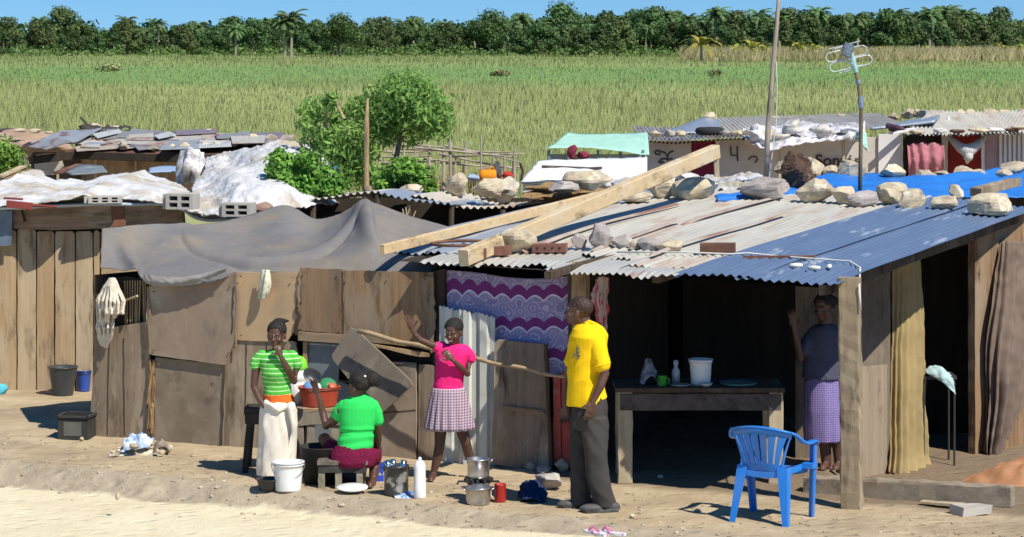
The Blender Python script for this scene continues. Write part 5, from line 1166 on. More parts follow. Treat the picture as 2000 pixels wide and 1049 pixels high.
# --- woman seated on the stool, back to the camera ------------------------------------------------
def woman_seated():
    Y0 = 20.93; J = JF(Y0); b = V((P(700, 900, Y0).x, Y0, 0)); k = Y0 / F; hx = lambda w_: V((w_ * k, 0, 0)); hy = lambda w_: V((0, w_ * k, 0))
    root = empty('person', b, 'woman in plain green top and maroon skirt seated on the stool, back turned', 'person')
    hc = J(700, 755, -.02); H = .225; M3 = hf(hc, V((-.86, .55, -.1)))
    g = [head_geo(hc, M3, H), limb([(J(704, 765, .0), .048), (J(702, 785, .0), .052)])]
    g.append(loft([(J(700, 785), hx(26), hy(16)), (J(698, 800), hx(36), hy(22)), (J(696, 835), hx(30), hy(20)), (J(692, 870), hx(33), hy(26)), (J(690, 900), hx(42), hy(30))]))
    g.append(limb([(J(666, 800), .045), (J(651, 822, .06), .042), (J(637, 831, .16), .036), (J(630, 805, .20), .031), (J(622, 772, .20), .022)]))
    g.append(limb([(J(733, 802), .045), (J(737, 830, .03), .040), (J(738, 855, .08), .034), (J(736, 880, .2), .03), (J(734, 900, .3), .022)]))
    g.append(hand_geo(J(622, 772, .20), V((-.35, .1, 1)), V((-.55, -.6, .1)), .17, .12, .2, -1))
    g.append(hand_geo(J(734, 900, .3), V((0, .4, -1)), V((-1, 0, 0)), .16, .4, .08, 1))
    g.append(limb([(J(672, 893, .05), .085), (J(645, 872, .26), .07), (J(634, 858, .38), .056), (J(636, 900, .44), .048), (J(640, 925, .46), .033)])); g.append(foot_geo(J(640, 925, .46), V((-.3, 1, 0)), .22))
    g.append(limb([(J(712, 893, .05), .085), (J(728, 885, .2), .068), (J(735, 878, .24), .052), (J(731, 915, .14), .044), (J(727, 948, .08), .030)])); g.append(foot_geo(J(728, 948, .06), V((-.15, -1, 0)), .20))
    remeshed('body', join(*g), .005, 3, SKIN, root)
    face_bits(hc, M3, H, root)
    braid = [capsule(V(hc) + M3 @ (V((x, y, z)) * H), .008, V(hc) + M3 @ (V((x * .55, y - .3, z + .1)) * H), .008) for x, y, z in [(-.2, .2, .42), (-.07, .22, .46), (.07, .22, .46), (.2, .2, .42), (-.33, .05, .2), (.33, .05, .2)]]
    hair_cap(hc, M3, H, root, .04, extra=[sphere(J(727, 741, -.05), (.066, .06, .062)), sphere(J(716, 748, -.04), (.04, .04, .04)), sphere(J(703, 742, -.05), (.07, .07, .05)), sphere(J(730, 733, -.05), (.035, .04, .03)), sphere(J(735, 748, -.05), (.03, .04, .03))] + braid)
    mk('hair_bead', sphere(J(713, 735, -.10), .010), PW, root, smooth=True)
    top = cloth('jersey_green', (.035, .60, .115), (.03, .54, .10), scale=3)
    g = [loft([(J(704, 768, .0), hx(13), hy(12)), (J(703, 775), hx(22), hy(15)), (J(700, 783), hx(33), hy(21)), (J(699, 795), hx(38), hy(24)), (J(698, 820), hx(36), hy(25)), (J(697, 840), hx(33), hy(24)), (J(695, 860), hx(35), hy(28)), (J(693, 878), hx(35), hy(30))])]
    g += [limb([(J(672, 793), .055), (J(662, 803, .02), .053), (J(658, 812, .04), .050)]), limb([(J(728, 793), .055), (J(735, 806, .01), .052), (J(738, 822, .02), .049)])]
    def fold(p, n):
        z = (CZ - p.z) * F / p.y + HY
        return .003 * noise.noise(p * 10) + (.006 * math.exp(-((z - 838 - 12 * noise.noise(V((p.x * 5, 0, 0)))) / 3.5) ** 2) - .006 * math.exp(-((z - 845 - 12 * noise.noise(V((p.x * 5, 0, 0)))) / 3.5) ** 2)) + .004 * math.sin((z - 850) / 3.0 + p.x * 10) * (z > 850)
    remeshed('green_top', join(*g), .006, 3, top, root, post=fold)
    g = [loft([(J(692, 868), hx(34), hy(28)), (J(690, 885), hx(43), hy(35)), (J(688, 900), hx(46), hy(38)), (J(688, 909), hx(44), hy(34))]), limb([(J(668, 892, .05), .10), (J(648, 880, .22), .09)]), limb([(J(712, 892, .05), .10), (J(728, 892, .16), .08)])]
    remeshed('maroon_skirt', join(*g), .007, 3, cloth('cloth_maroon', (.16, .012, .045), (.12, .009, .035)), root, post=fabric_noise(.006, 12))
    c = J(610, 735, .26); Mr = Matrix.Rotation(.5, 3, 'Y') @ Matrix.Rotation(1.25, 3, 'X')
    mk('black_dish', lathe(c, [(.003, 0), (.06, 0), (.085, .03), (.08, .032), (.055, .006), (.003, .006)], 24, M3=Mr, squash=.75), PBK, smooth=True, label='oval black dish held up by the seated woman above the basin', cat='dish')
woman_seated()
# --- girl in pink, waving -----------------------------------------------------------------------
def girl_pink():
    Y0 = F * CZ / (936 - HY); J = JF(Y0); b = V((P(880, 900, Y0).x, Y0, 0)); k = Y0 / F; hx = lambda w_: V((w_ * k, 0, 0)); hy = lambda w_: V((0, w_ * k, 0))
    root = empty('person', b, 'girl in a bright pink top and checked skirt waving one raised hand', 'person')
    hc = J(886, 647, -.02); H = .215; M3 = hf(hc, V((-.48, -1, -.25)))
    g = [head_geo(hc, M3, H), limb([(J(888, 665, .01), .042), (J(888, 680, .02), .045)])]
    g.append(loft([(J(886, 680), hx(22), hy(14)), (J(885, 690), hx(29), hy(18)), (J(880, 720), hx(26), hy(18)), (J(876, 755), hx(25), hy(18)), (J(878, 790), hx(30), hy(22)), (J(878, 815), hx(30), hy(22))]))
    g.append(limb([(J(861, 679), .036), (J(842, 673, -.03), .031), (J(821, 664, -.06), .027), (J(810, 652, -.07), .023), (J(805, 643, -.08), .017)]))
    g.append(hand_geo(J(805, 643, -.08), V((-.28, -.1, 1)), V((.15, -1, .0)), .155, .08, .32, 1))
    g.append(limb([(J(911, 686), .036), (J(915, 708, .0), .031), (J(913, 730, -.05), .027), (J(897, 715, -.13), .024), (J(884, 703, -.16), .017)]))
    g.append(hand_geo(J(884, 703, -.16), V((-.7, -.05, .8)), V((-.3, 1, -.1)), .14, .6, .06, 1))
    g.append(limb([(J(862, 815), .062), (J(860, 850), .050), (J(859, 868), .044), (J(854, 895, .01), .042), (J(846, 926, .0), .026)])); g.append(foot_geo(J(846, 924), V((-.15, -1, 0)), .20, .0))
    g.append(limb([(J(896, 815), .062), (J(905, 850, .02), .050), (J(910, 865, .02), .043), (J(916, 890, .08), .040), (J(922, 912, .14), .026)])); g.append(foot_geo(J(923, 915, .14), V((.2, -1, 0)), .20, .01))
    remeshed('body', join(*g), .0045, 3, SKIN, root)
    face_bits(hc, M3, H, root, True)
    hair_cap(hc, M3, H, root, .022, low=-.05)
    pk = cloth('jersey_pink', (.80, .028, .19), (.70, .02, .155), scale=3)
    g = [loft([(J(887, 672, .0), hx(15), hy(12)), (J(886, 680), hx(30), hy(18)), (J(884, 690), hx(34), hy(22)), (J(881, 712), hx(30), hy(24)), (J(878, 735), hx(28), hy(22)), (J(875, 752), hx(29), hy(22)), (J(875, 762), hx(30), hy(23))])]
    g += [limb([(J(864, 678), .045), (J(854, 678, -.01), .043)]), limb([(J(907, 683), .045), (J(917, 694), .045), (J(919, 700), .044)])]
    remeshed('pink_top', join(*g), .0055, 3, pk, root, post=fabric_noise(.004, 10))
    em = mat('print_silver', (.75, .35, .55), (.8, .6, .7), scale=30)
    mk('shirt_print', join(*[sphere(J(868 + dx, 697 + dy, -.128), (.007, .003, .007), 6) for dx, dy in ((-6, -4), (-3, -8), (0, -4), (-5, 2), (-1, 3), (3, -2), (-7, 6), (-3, 8))]), em, root)
    st, t, bs = new_mat('checked_cotton'); o = t.nodes.new('ShaderNodeTexCoord').outputs['Object']; sp = t.nodes.new('ShaderNodeSeparateXYZ'); L(t, o, sp.inputs[0])
    gx = math_(t, 'LESS_THAN', math_(t, 'FRACT', math_(t, 'MULTIPLY', sp.outputs[0], 44.0)), .5); gy = math_(t, 'LESS_THAN', math_(t, 'FRACT', math_(t, 'MULTIPLY', sp.outputs[2], 44.0)), .5)
    c = mix(t, math_(t, 'MULTIPLY', math_(t, 'ADD', gx, gy), .5), (.50, .41, .44), (.17, .07, .11)); c = mix(t, .12, c, (.2, .2, .35)); L(t, c, bs.inputs['Base Color']); bs.inputs['Roughness'].default_value = .9
    rings = []
    for q in range(13):
        v = q / 12; c = J(876 + 2 * v, 757 + 81 * v); w_ = (31 + 17.5 * v ** .8) * k; ring = []
        for i in range(120):
            a = 2 * math.pi * i / 120; pl = 1 + (.012 + .055 * v) * math.sin(a * 17 + 1.5 * math.sin(a * 3)) ; ring.append(c + V((math.cos(a) * w_ * pl, math.sin(a) * w_ * .78 * pl, .006 * math.sin(a * 17) * v)))
        rings.append(ring)
    mk('checked_skirt', skinrings(rings), st, root, smooth=True)
girl_pink()
# --- man in the yellow polo shirt -----------------------------------------------------------------
def man():
    Y0 = F * CZ / (997 - HY); J = JF(Y0); b = V((P(1150, 990, Y0).x, Y0, 0)); k = Y0 / F; hx = lambda w_: V((w_ * k, 0, 0)); hy = lambda w_: V((0, w_ * k, 0))
    root = empty('person', b, 'man in a yellow polo shirt and dark trousers standing in profile facing left', 'person')
    hc = J(1130, 607, .02); H = .235; M3 = hf(hc, V((-1, .25, .12)))
    g = [head_geo(hc, M3, H), limb([(J(1138, 622, .03), .058), (J(1143, 645, .03), .064)])]
    g.append(loft([(J(1144, 640), hx(24), hy(30)), (J(1147, 655), hx(30), hy(42)), (J(1146, 700), hx(32), hy(36)), (J(1146, 760), hx(32), hy(32)), (J(1150, 800), hx(32), hy(34)), (J(1150, 820), hx(30), hy(32))]))
    g.append(limb([(J(1167, 660, -.12), .052), (J(1177, 700, -.16), .044), (J(1181, 730, -.17), .038), (J(1172, 755, -.2), .036), (J(1158, 784, -.22), .024)]))
    g.append(hand_geo(J(1158, 784, -.22), V((-.25, -.05, -1)), V((-.4, .9, 0)), .185, .35, .05, -1))
    g.append(limb([(J(1127, 660, .22), .05), (J(1117, 710, .25), .042), (J(1110, 740, .27), .036), (J(1106, 790, .22), .025)])); g.append(hand_geo(J(1106, 790, .22), V((-.1, 0, -1)), V((-.2, -1, 0)), .18, .4, .06, 1))
    remeshed('body', join(*g), .005, 3, SKIN, root)
    face_bits(hc, M3, H, root)
    hair_cap(hc, M3, H, root, .004, low=.0, m=mat('hair_cropped', (.05, .028, .022), (.035, .02, .016), scale=60, rough=.55, bump=.2))
    ye = cloth('polo_yellow', (.86, .56, .012), (.80, .50, .01), scale=3)
    g = [loft([(J(1146, 632, .02), hx(21), hy(24)), (J(1148, 641), hx(31), hy(37)), (J(1149, 655), hx(37), hy(47)), (J(1148, 680), hx(36), hy(42)), (J(1146, 720), hx(37), hy(38)), (J(1145, 750), hx(37), hy(37)), (J(1146, 775), hx(38), hy(38)), (J(1144, 792), hx(36), hy(37))])]
    g += [limb([(J(1163, 655, -.10), .068), (J(1171, 680, -.14), .064), (J(1173, 700, -.155), .063), (J(1176, 712, -.16), .062)]), limb([(J(1129, 655, .18), .062), (J(1121, 690, .22), .058), (J(1117, 706, .23), .056)])]
    def fold(p, n):
        px = p.x / p.y * F + CX; py = (CZ - p.z) * F / p.y + HY
        d = .004 * noise.noise(p * 9)
        d += .011 * (1 - 2 * abs(noise.noise(V((px * .020 + py * .018, py * .012 - px * .01, p.y))))) - .004
        return d
    remeshed('polo_shirt', join(*g), .006, 3, ye, root, post=fold)
    col = [limb([(J(1138, 634, -.045), .012), (J(1150, 628, -.06), .014), (J(1161, 632, -.03), .013), (J(1160, 632, .05), .013)]), limb([(J(1138, 634, -.045), .012), (J(1122, 648, -.04), .011), (J(1118, 652, -.03), .008)]), limb([(J(1150, 630, -.062), .012), (J(1128, 650, -.06), .011)])]
    mk('collar', join(*col), ye, root, smooth=True)
    mk('sleeve_hem', tube([J(1176, 712, -.16) + V((math.cos(a) * .064, math.sin(a) * .064, .016 * math.cos(a + .3))) for a in [i / 16 * 2 * math.pi for i in range(17)]], .006, 6), ye, root, smooth=True)
    # grey emblem on the chest: two small figures
    em = mat('print_grey', (.10, .09, .07), (.16, .14, .09), scale=20)
    def onshirt(px, py): return J(px, py, -.156)
    mk('shirt_emblem', join(*[sphere(onshirt(px, py), (rx, .012, rz), 8) for px, py, rx, rz in ((1128, 680, .010, .018), (1129, 686, .013, .016), (1123, 692, .014, .012), (1130, 694, .014, .014), (1119, 697, .008, .010), (1127, 700, .018, .008))]), em, root)
    tr = cloth('trouser_grey', (.066, .060, .056), (.046, .042, .040), scale=4)
    def tf(p, n): return .005 * noise.noise(p * 8) + .008 * (1 - 2 * abs(noise.noise(V((p.x * 4, p.y * 4, p.z * 9 + p.x * 8))))) * (1 if p.z < .75 else .5) - .003
    g = [loft([(J(1150, 772), hx(34), hy(36)), (J(1152, 795), hx(36), hy(38)), (J(1151, 820), hx(36), hy(38)), (J(1150, 835), hx(34), hy(34))]),
         loft([(J(1160, 815, -.06), hx(28), hy(23)), (J(1163, 850, -.07), hx(26), hy(22)), (J(1163, 885, -.08), hx(23), hy(20)), (J(1167, 930, -.07), hx(22), hy(19)), (J(1176, 965, -.05), hx(22), hy(19)), (J(1182, 985, -.04), hx(23), hy(20)), (J(1184, 990, -.04), hx(22), hy(19))]),
         loft([(J(1140, 815, .08), hx(27), hy(23)), (J(1137, 850, .09), hx(24), hy(22)), (J(1134, 890, .09), hx(21), hy(20)), (J(1133, 930, .09), hx(20), hy(19)), (J(1135, 965, .09), hx(20), hy(19)), (J(1137, 984, .09), hx(21), hy(20))])]
    remeshed('trousers', join(*g), .007, 3, tr, root, post=tf)
    sh = mat('shoe_grey', (.10, .095, .09), (.05, .05, .05), scale=12, rough=.6)
    for px, py, dy, ln in ((1180, 1001, -.08, .15), (1136, 993, .09, .13)):
        c = V((J(px, 990, dy).x, Y0 + dy, 0)); d = V((-1, -.12, 0)).normalized() if px < 1150 else V((.75, -.6, 0)).normalized()
        d = V((-1, -.15, 0)).normalized(); M3b = Matrix((V((d.y, -d.x, 0)), d, V((0, 0, 1)))).transposed(); o_ = .02 if px > 1150 else .03
        remeshed('shoe', join(sphere(c + d * .10 + V((0, 0, .035)), (.048, .10, .036), 12, M3b), sphere(c - d * .06 + V((0, 0, .04)), (.038, .07, .045), 12, M3b), box(c + d * .02 + V((0, 0, .012)), (.08, .26, .024), M3b)), .006, 3, sh, root)
man()
# --- woman in the shade ------------------------------------------------------------------------
def woman_shade():
    Y0 = 21.85; J = JF(Y0); b = V((P(1612, 900, Y0).x, Y0, 0)); k = Y0 / F; hx = lambda w_: V((w_ * k, 0, 0)); hy = lambda w_: V((0, w_ * k, 0))
    root = empty('person', b, 'woman in lilac dotted dress standing in the shade behind the corner post', 'person')
    hc = J(1609, 600, .0); H = .235; M3 = hf(hc, V((-.7, -.8, -.1)))
    g = [head_geo(hc, M3, H), limb([(J(1612, 620, .01), .055), (J(1613, 640, .02), .06)])]
    g.append(loft([(J(1612, 640), hx(28), hy(18)), (J(1611, 655), hx(36), hy(24)), (J(1607, 700), hx(34), hy(26)), (J(1605, 740), hx(34), hy(28)), (J(1607, 800), hx(35), hy(30)), (J(1608, 840), hx(34), hy(28))]))
    g.append(limb([(J(1580, 662, -.02), .05), (J(1567, 690, -.1), .042), (J(1563, 700, -.14), .037), (J(1556, 665, -.18), .032), (J(1551, 640, -.2), .023)])); g.append(hand_geo(J(1551, 640, -.2), V((-.15, -.05, 1)), V((-.4, -1, 0)), .17, .15, .12, 1))
    g.append(limb([(J(1642, 662, .02), .05), (J(1652, 710, 0), .04), (J(1655, 740, -.02), .035), (J(1650, 790, -.06), .024)])); g.append(hand_geo(J(1650, 790, -.06), V((0, -.1, -1)), V((1, 0, 0)), .17, .4, .06, 1))
    for px in (1612, 1637): g.append(limb([(J(px - 3, 840), .08), (J(px, 875), .05), (J(px + 2, 905), .044), (J(px + 2, 918), .032)])); g.append(foot_geo(J(px + 2, 917), V((-.4, -1, 0)), .23, .0))
    remeshed('body', join(*g), .0055, 3, SKIN, root)
    face_bits(hc, M3, H, root)
    hair_cap(hc, M3, H, root, .05, low=-.05, m=cloth('scarf_dark', (.04, .035, .035), (.025, .022, .022)), extra=[sphere(J(1622, 588, .08), (.07, .06, .05))])
    st, t, bs = new_mat('dotted_dress'); o = t.nodes.new('ShaderNodeTexCoord').outputs['Object']; mp = mapping(t, o, (1, .0, 1), rot=(0, 0, 0))
    vo = tex(t, 'ShaderNodeTexVoronoi', mp, Scale=52.0, Randomness=.15)
    c = mix(t, math_(t, 'LESS_THAN', vo.outputs['Distance'], .27), (.155, .115, .31), (.34, .30, .47)); L(t, c, bs.inputs['Base Color']); bs.inputs['Roughness'].default_value = .9
    def fold(p, n): return .012 * noise.noise(V((p.x * 14, p.y * 14, p.z * 1.6))) * (1.3 - min(1, p.z)) + .004 * noise.noise(p * 8)
    g = [loft([(J(1606, 715), hx(33), hy(28)), (J(1606, 760), hx(36), hy(32)), (J(1606, 800), hx(38), hy(35)), (J(1607, 840), hx(39), hy(34)), (J(1608, 861), hx(38), hy(33))])]
    remeshed('dress', join(*g), .007, 2, st, root, post=fold)
    g = [loft([(J(1612, 634, .0), hx(18), hy(16)), (J(1612, 644), hx(34), hy(24)), (J(1611, 660), hx(42), hy(29)), (J(1607, 695), hx(39), hy(31)), (J(1606, 722), hx(38), hy(33)), (J(1606, 738), hx(39), hy(34))]), limb([(J(1582, 662, -.02), .062), (J(1571, 684, -.08), .058)]), limb([(J(1642, 662, .02), .062), (J(1649, 690, 0), .056)])]
    remeshed('shaded_top', join(*g), .007, 3, cloth('dress_shade_grey', (.085, .085, .125), (.062, .062, .095)), root, post=fabric_noise(.007, 8))  # separate grey-blue top; shade on the upper dress put into its colour
woman_shade()
def bunched_cloth():
    rn = random.Random(3); q = lambda px, py, o: WA.at(px, py, o); root = empty('hanging_cloth', q(215, 676, .1), 'bunched cream cloth tied to the left corner of the tarp shack', 'cloth'); g = []
    for i in range(15):
        u = i / 14; x1 = 189 + 54 * u; x2 = 194 + 42 * u + rn.uniform(-4, 4); o = .10 + .10 * math.sin(u * math.pi)
        yb = 640 - 40 * u + rn.uniform(-8, 10)
        g.append(limb([(q(214 + 10 * u, 545, .08), .012), (q(204 + 26 * u, 560, o), .013), (q(x1, 588 + rn.uniform(-5, 5), o + .05 * (i % 2)), .013), (q((x1 + x2) / 2, 612, o + .03 * (i % 3)), .013), (q(x2, yb, o - .02), .009)], 8))
    for i in range(8):
        u = i / 7; g.append(limb([(q(196 + 26 * u, 612, .12), .012), (q(190 + 30 * u, 640, .12 + .05 * (i % 2)), .014), (q(193 + 24 * u, 660, .12), .013), (q(198 + 12 * u, 674 + rn.uniform(-3, 4), .10), .010)], 8))
    remeshed('fabric', join(*g, sphere(q(216, 592, .08), (.10, .03, .16)), sphere(q(205, 645, .08), (.06, .03, .10))), .006, 2, M_rag, root, post=fabric_noise(.005, 12))
bunched_cloth()
# ------------------------------------------------------------------ timbers, stones and scrap on the near roof
def seat_on_roof(px, py): return RP(px, py)
mk('long_board', bar(RP(745, 505) + V((0, 0, .075)), RP(1165, 402) + V((0, 0, .09)), .055, .09, jit=.002, seg=10), W_pine, label='long pale sawn board lying along the left edge of the roof', cat='board')
mk('heavy_plank', bar(RP(905, 520) + V((0, 0, .07)), P(1398, 296, 25.6), .10, .14, jit=.002, seg=12), wood('wood_plank_y', (.56, .44, .27), (.45, .335, .195), (.52, .43, .30), axis='y'), label='thick yellow plank rising across the roof to a raised far end', cat='plank')
mk('plank_end_batten', bar(P(1398, 285, 25.6), P(1400, 345, 25.6), .05, .09, up=V((0, 1, 0))), W_pale, label='short upright batten nailed at the raised end of the thick plank', cat='batten')
rw = WM['heavy_plank']
def ring():
    c = RP(905, 486) + V((0, 0, .05)); vs = [c + ED * math.cos(a) * .27 + SD * math.sin(a) * .30 for a in [i / 36 * 2 * math.pi for i in range(37)]]
    mk('iron_hoop', tube(vs, .014, 7), IRON, smooth=True, label='rusty iron hoop lying on the front left of the roof', cat='hoop')
ring()
ST = [(1010, 497, 72, 42, 0, 'largest cream boulder on the front eave beside the thick plank'), (1131, 490, 34, 26, 0, 'small brown stained stone between the red brick and the round grey stone'), (1174, 491, 46, 42, 1, 'rounded grey stone on the front eave'),
      (1216, 490, 42, 24, 0, 'yellowish stone just right of the round grey stone'), (1238, 494, 26, 18, 0, 'small white wedge of stone near the front eave'), (1268, 494, 52, 22, 1, 'flat brownish stone right of the white stone wedge'), (1312, 496, 56, 20, 0, 'flat pinkish stone left of the rusty channel'),
      (895, 384, 42, 34, 2, 'cream boulder on the middle dark shack left of the enclosure'), (955, 388, 66, 30, 2, 'low pale stone slab beside the white bundle'), (802, 384, 46, 18, 2, 'flat yellowish stone on the middle corrugated roof'), (655, 386, 60, 18, 2, 'pale flat stone behind the grey tarpaulin'),
      (1148, 374, 84, 38, 3, 'long cream boulder at the top left of the roof behind the board'), (1105, 380, 60, 20, 3, 'brown stone under the far end of the long board'), (1290, 390, 52, 38, 3, 'cream stone tucked behind the thick plank'), (1232, 398, 78, 17, 0, 'thin flat stone lying in the shadow of the thick plank'),
      (1360, 392, 82, 38, 3, 'big white and cream block right of the thick plank'), (1318, 386, 30, 16, 3, 'small orange stained stone in front of the aqua sheet'), (1495, 396, 92, 36, 3, 'long grey brown boulder at the foot of the tall pole'), (1596, 400, 70, 40, 3, 'tall squarish cream boulder near the antenna mast'),
      (1650, 402, 56, 32, 3, 'pinkish cream boulder at the foot of the antenna mast'), (1684, 407, 60, 26, 3, 'flat brown topped stone right of the antenna mast'), (1738, 404, 60, 32, 3, 'cream stone third right of the antenna mast'), (1740, 384, 66, 20, 3, 'low white stone behind the cream stones'), (1781, 412, 54, 32, 3, 'round white boulder on the blue sheet'),
      (1846, 415, 50, 28, 3, 'lumpy white stone right of the round white boulder'), (1868, 394, 26, 26, 3, 'small upright white stone near the wooden offcut'), (1940, 424, 90, 42, 3, 'largest yellowish block at the right end of the blue sheet'),
      (1532, 342, 44, 22, 4, 'pale stone at the edge of the blue tarpaulin beside the pole'), (1556, 356, 40, 22, 4, 'pale stone set on the burnt sack'), (1590, 350, 46, 32, 4, 'tan stone behind the burnt sack'), (1610, 348, 26, 16, 4, 'smallest of the pale stones under the wall writing'), (1625, 350, 32, 20, 4, 'pale rounded stone under the wall writing'),
      (1660, 354, 52, 32, 4, 'large half shaded cream stone left of the antenna mast'), (1741, 355, 50, 26, 4, 'brick shaped yellow stone on the blue tarpaulin'), (1806, 355, 50, 18, 4, 'flat pale stone below the pink cloth'), (1838, 352, 26, 14, 4, 'little wedge stone right of the pink cloth'),
      (1878, 347, 40, 18, 4, 'orange cream stone in front of the red door'), (1908, 347, 40, 14, 4, 'long flat cream stone in front of the red door'), (1985, 344, 56, 24, 4, 'cream stone at the right edge on the blue tarpaulin'), (1960, 350, 30, 14, 4, 'dark wedge stone at the right on the blue tarpaulin')]
def zsurf(px, py, kind):
    if kind in (0, 1, 3): return RP(px, py)
    return P(px, py, F * (CZ - {2: 1.98, 4: 2.12}[kind]) / (py - HY))
for i, (px, py, w_, h_, kd, lb) in enumerate(ST):
    c = zsurf(px, py, kd); k = c.y / F
    m = STONEG if 'grey' in lb or 'brown' in lb else STONE
    mk('roof_stone', rock(c + V((0, 0, .02)), w_ * k, w_ * k * random.uniform(.6, .85), h_ * k * 1.05, 100 + i, rot=random.uniform(-.4, .4)), m, label=lb, cat='stone')
def brick(px0, px1, py, hpx, lb, holes=0, m=None):
    a, b = RP(px0, py), RP(px1, py); k = a.y / F; h = hpx * k; up = V((0, 0, h / 2 + .025))
    root = empty('brick', a, lb, 'brick'); M_br = mat('brick_red', (.22, .10, .075), (.16, .07, .055), scale=10, bump=.5)
    mk('block', bar(a + up, b + up, .10, h, jit=.003), M_br, root)
    d = (b - a).normalized(); n = V((d.y, -d.x, 0))
    for i in range(holes):
        c = a.lerp(b, (i + .7) / (holes + .4)) + up + n * .051; mk('hole', lathe(c, [(.002, 0), (.011, 0), (.011, .004), (.002, .004)], 10, M3=Matrix((d, V((0, 0, 1)), n)).transposed()), DARK, root)
brick(958, 996, 504, 18, 'short piece of red brick below the largest eave boulder')
brick(1042, 1106, 498, 17, 'red hollow brick with a row of holes on the front eave', 4)
brick(925, 950, 510, 20, 'broken brick end with one hole beside the plank butt', 1)
def channel(px0, px1, py0, py1, hp, lb, nm='iron_channel'):
    a, b = RP(px0, py0), RP(px1, py1); k = a.y / F; h = hp * k; d = (b - a); x, z = basis(d); g = []
    for o, s in ((V((0, 0, .0)), (1, .1)), (x * .05, (.1, 1)), (-x * .05, (.1, 1))):
        g.append(bar(a + o + V((0, 0, .04 + (h / 2 if s[1] == 1 else h))), b + o + V((0, 0, .04 + (h / 2 if s[1] == 1 else h))), .1 * s[0] + .006, h * s[1] + .004))
    mk(nm, join(*g), IRON, label=lb, cat='iron')
channel(1368, 1436, 502, 502, 17, 'rusty brown iron channel piece standing on the front eave')
mk('iron_bar', bar(RP(1452, 514) + V((0, 0, .045)), RP(1592, 513) + V((0, 0, .045)), .035, .03, jit=.003), IRON, label='rusty flat iron bar lying along the eave of the blue sheet', cat='iron')
CORD = mat('cord_white', (.72, .70, .64), bump=.2)
mk('cord', tube([RP(1205, 504) + V((0, 0, .05)), RP(1330, 504) + V((0, 0, .05)), RP(1425, 508) + V((0, 0, .05)), RP(1460, 506) + V((0, 0, .05)), RP(1520, 512) + V((0, 0, .05)), RP(1600, 518) + V((0, 0, .05)), RP(1660, 520) + V((0, 0, .04)), RP(1680, 528) + V((0, 0, .02)), P(1678, 560, 19.85), P(1681, 605, 19.86)], .008, 6), CORD, SH, smooth=True, label='white cord tied along the eave')
for px, py, a, lb in ((1555, 528, .5, 'left peg of the three white pegs on the blue eave'), (1590, 533, .2, 'middle peg of the three white pegs on the blue eave'), (1620, 530, 1.8, 'right peg of the three white pegs on the blue eave')):
    c = RP(px, py) + V((0, 0, .04)); d = ED * math.cos(a) + SD * math.sin(a); mk('peg', tube([c - d * .05, c, c + d * .05], [.016, .020, .014], 8), mat('peg_white', (.75, .72, .62), bump=.2), smooth=True, label=lb, cat='peg')
mk('wood_offcut', bar(RP(1905, 395) + V((0, 0, .1)), RP(1985, 378) + V((0, 0, .12)), .12, .08, jit=.006), W_grey, label='weathered wooden offcut lying across the blue tarpaulin at right', cat='wood')
mk('burnt_sack', rock(P(1556, 392, 26.6), .36, .3, .42, 77, rough=.7), mat('burnt', (.13, .07, .04), (.035, .028, .025), scale=7, c3=(.4, .3, .2), s3=7, t3=(.6, .66), bump=.8, bd=.05), label='charred brown sack crumpled under a pale stone', cat='sack')
# blue tarpaulin roof behind
BT = mat('blue_tarp', (.03, .19, .60), (.022, .15, .50), scale=2, st=(1, 1, 1), rough=.42, spec=.4, bump=.15, fine=50)
def tp(px, py, z): return P(px, py, F * (CZ - z) / (py - HY))
patch('tarp_sheet', [[tp(1392, 380, 2.06), tp(1470, 365, 2.12), tp(1600, 345, 2.18), tp(1700, 341, 2.18), tp(1850, 346, 2.16), tp(2040, 322, 2.18)], [tp(1396, 386, 2.07), tp(1500, 374, 2.12), tp(1620, 362, 2.14), tp(1740, 362, 2.14), tp(1880, 360, 2.14), tp(2040, 346, 2.14)], [tp(1400, 390, 2.09), tp(1520, 380, 2.12), tp(1640, 374, 2.12), tp(1760, 376, 2.12), tp(1900, 376, 2.12), tp(2060, 366, 2.12)], [tp(1402, 394, 2.08), tp(1520, 386, 2.09), tp(1640, 382, 2.09), tp(1760, 388, 2.08), tp(1900, 392, 2.08), tp(2060, 392, 2.08)]], 130, 60, BT, wr=.025, ws=2.8, seed=5, thick=.01,
      disp=lambda u, v: .03 * math.sin((u * 3 + v * 6) * 3.1) * (.5 + .5 * math.sin(u * 9)), label='creased bright blue tarpaulin roof behind the grey tin roof', cat='tarpaulin')
def poly3(name, pts, m, parent=None, **k):
    return mk(name, (list(pts), [tuple(range(len(pts)))]), m, parent, **k)
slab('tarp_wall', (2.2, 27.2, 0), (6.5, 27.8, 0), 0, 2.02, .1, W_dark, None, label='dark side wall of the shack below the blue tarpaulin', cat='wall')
# aqua sheet and white rubble behind the plank
patch('aqua_sheet', [[tp(1312, 372, 2.0), tp(1370, 349, 2.1), tp(1392, 352, 2.1)], [tp(1316, 378, 2.0), tp(1372, 360, 2.08), tp(1400, 362, 2.05)]], 16, 8, mat('aqua_plastic', (.25, .52, .44), (.2, .44, .38), scale=4, rough=.5), wr=.01, label='small aqua plastic sheet under the white blocks behind the plank', cat='sheet', thick=.01)
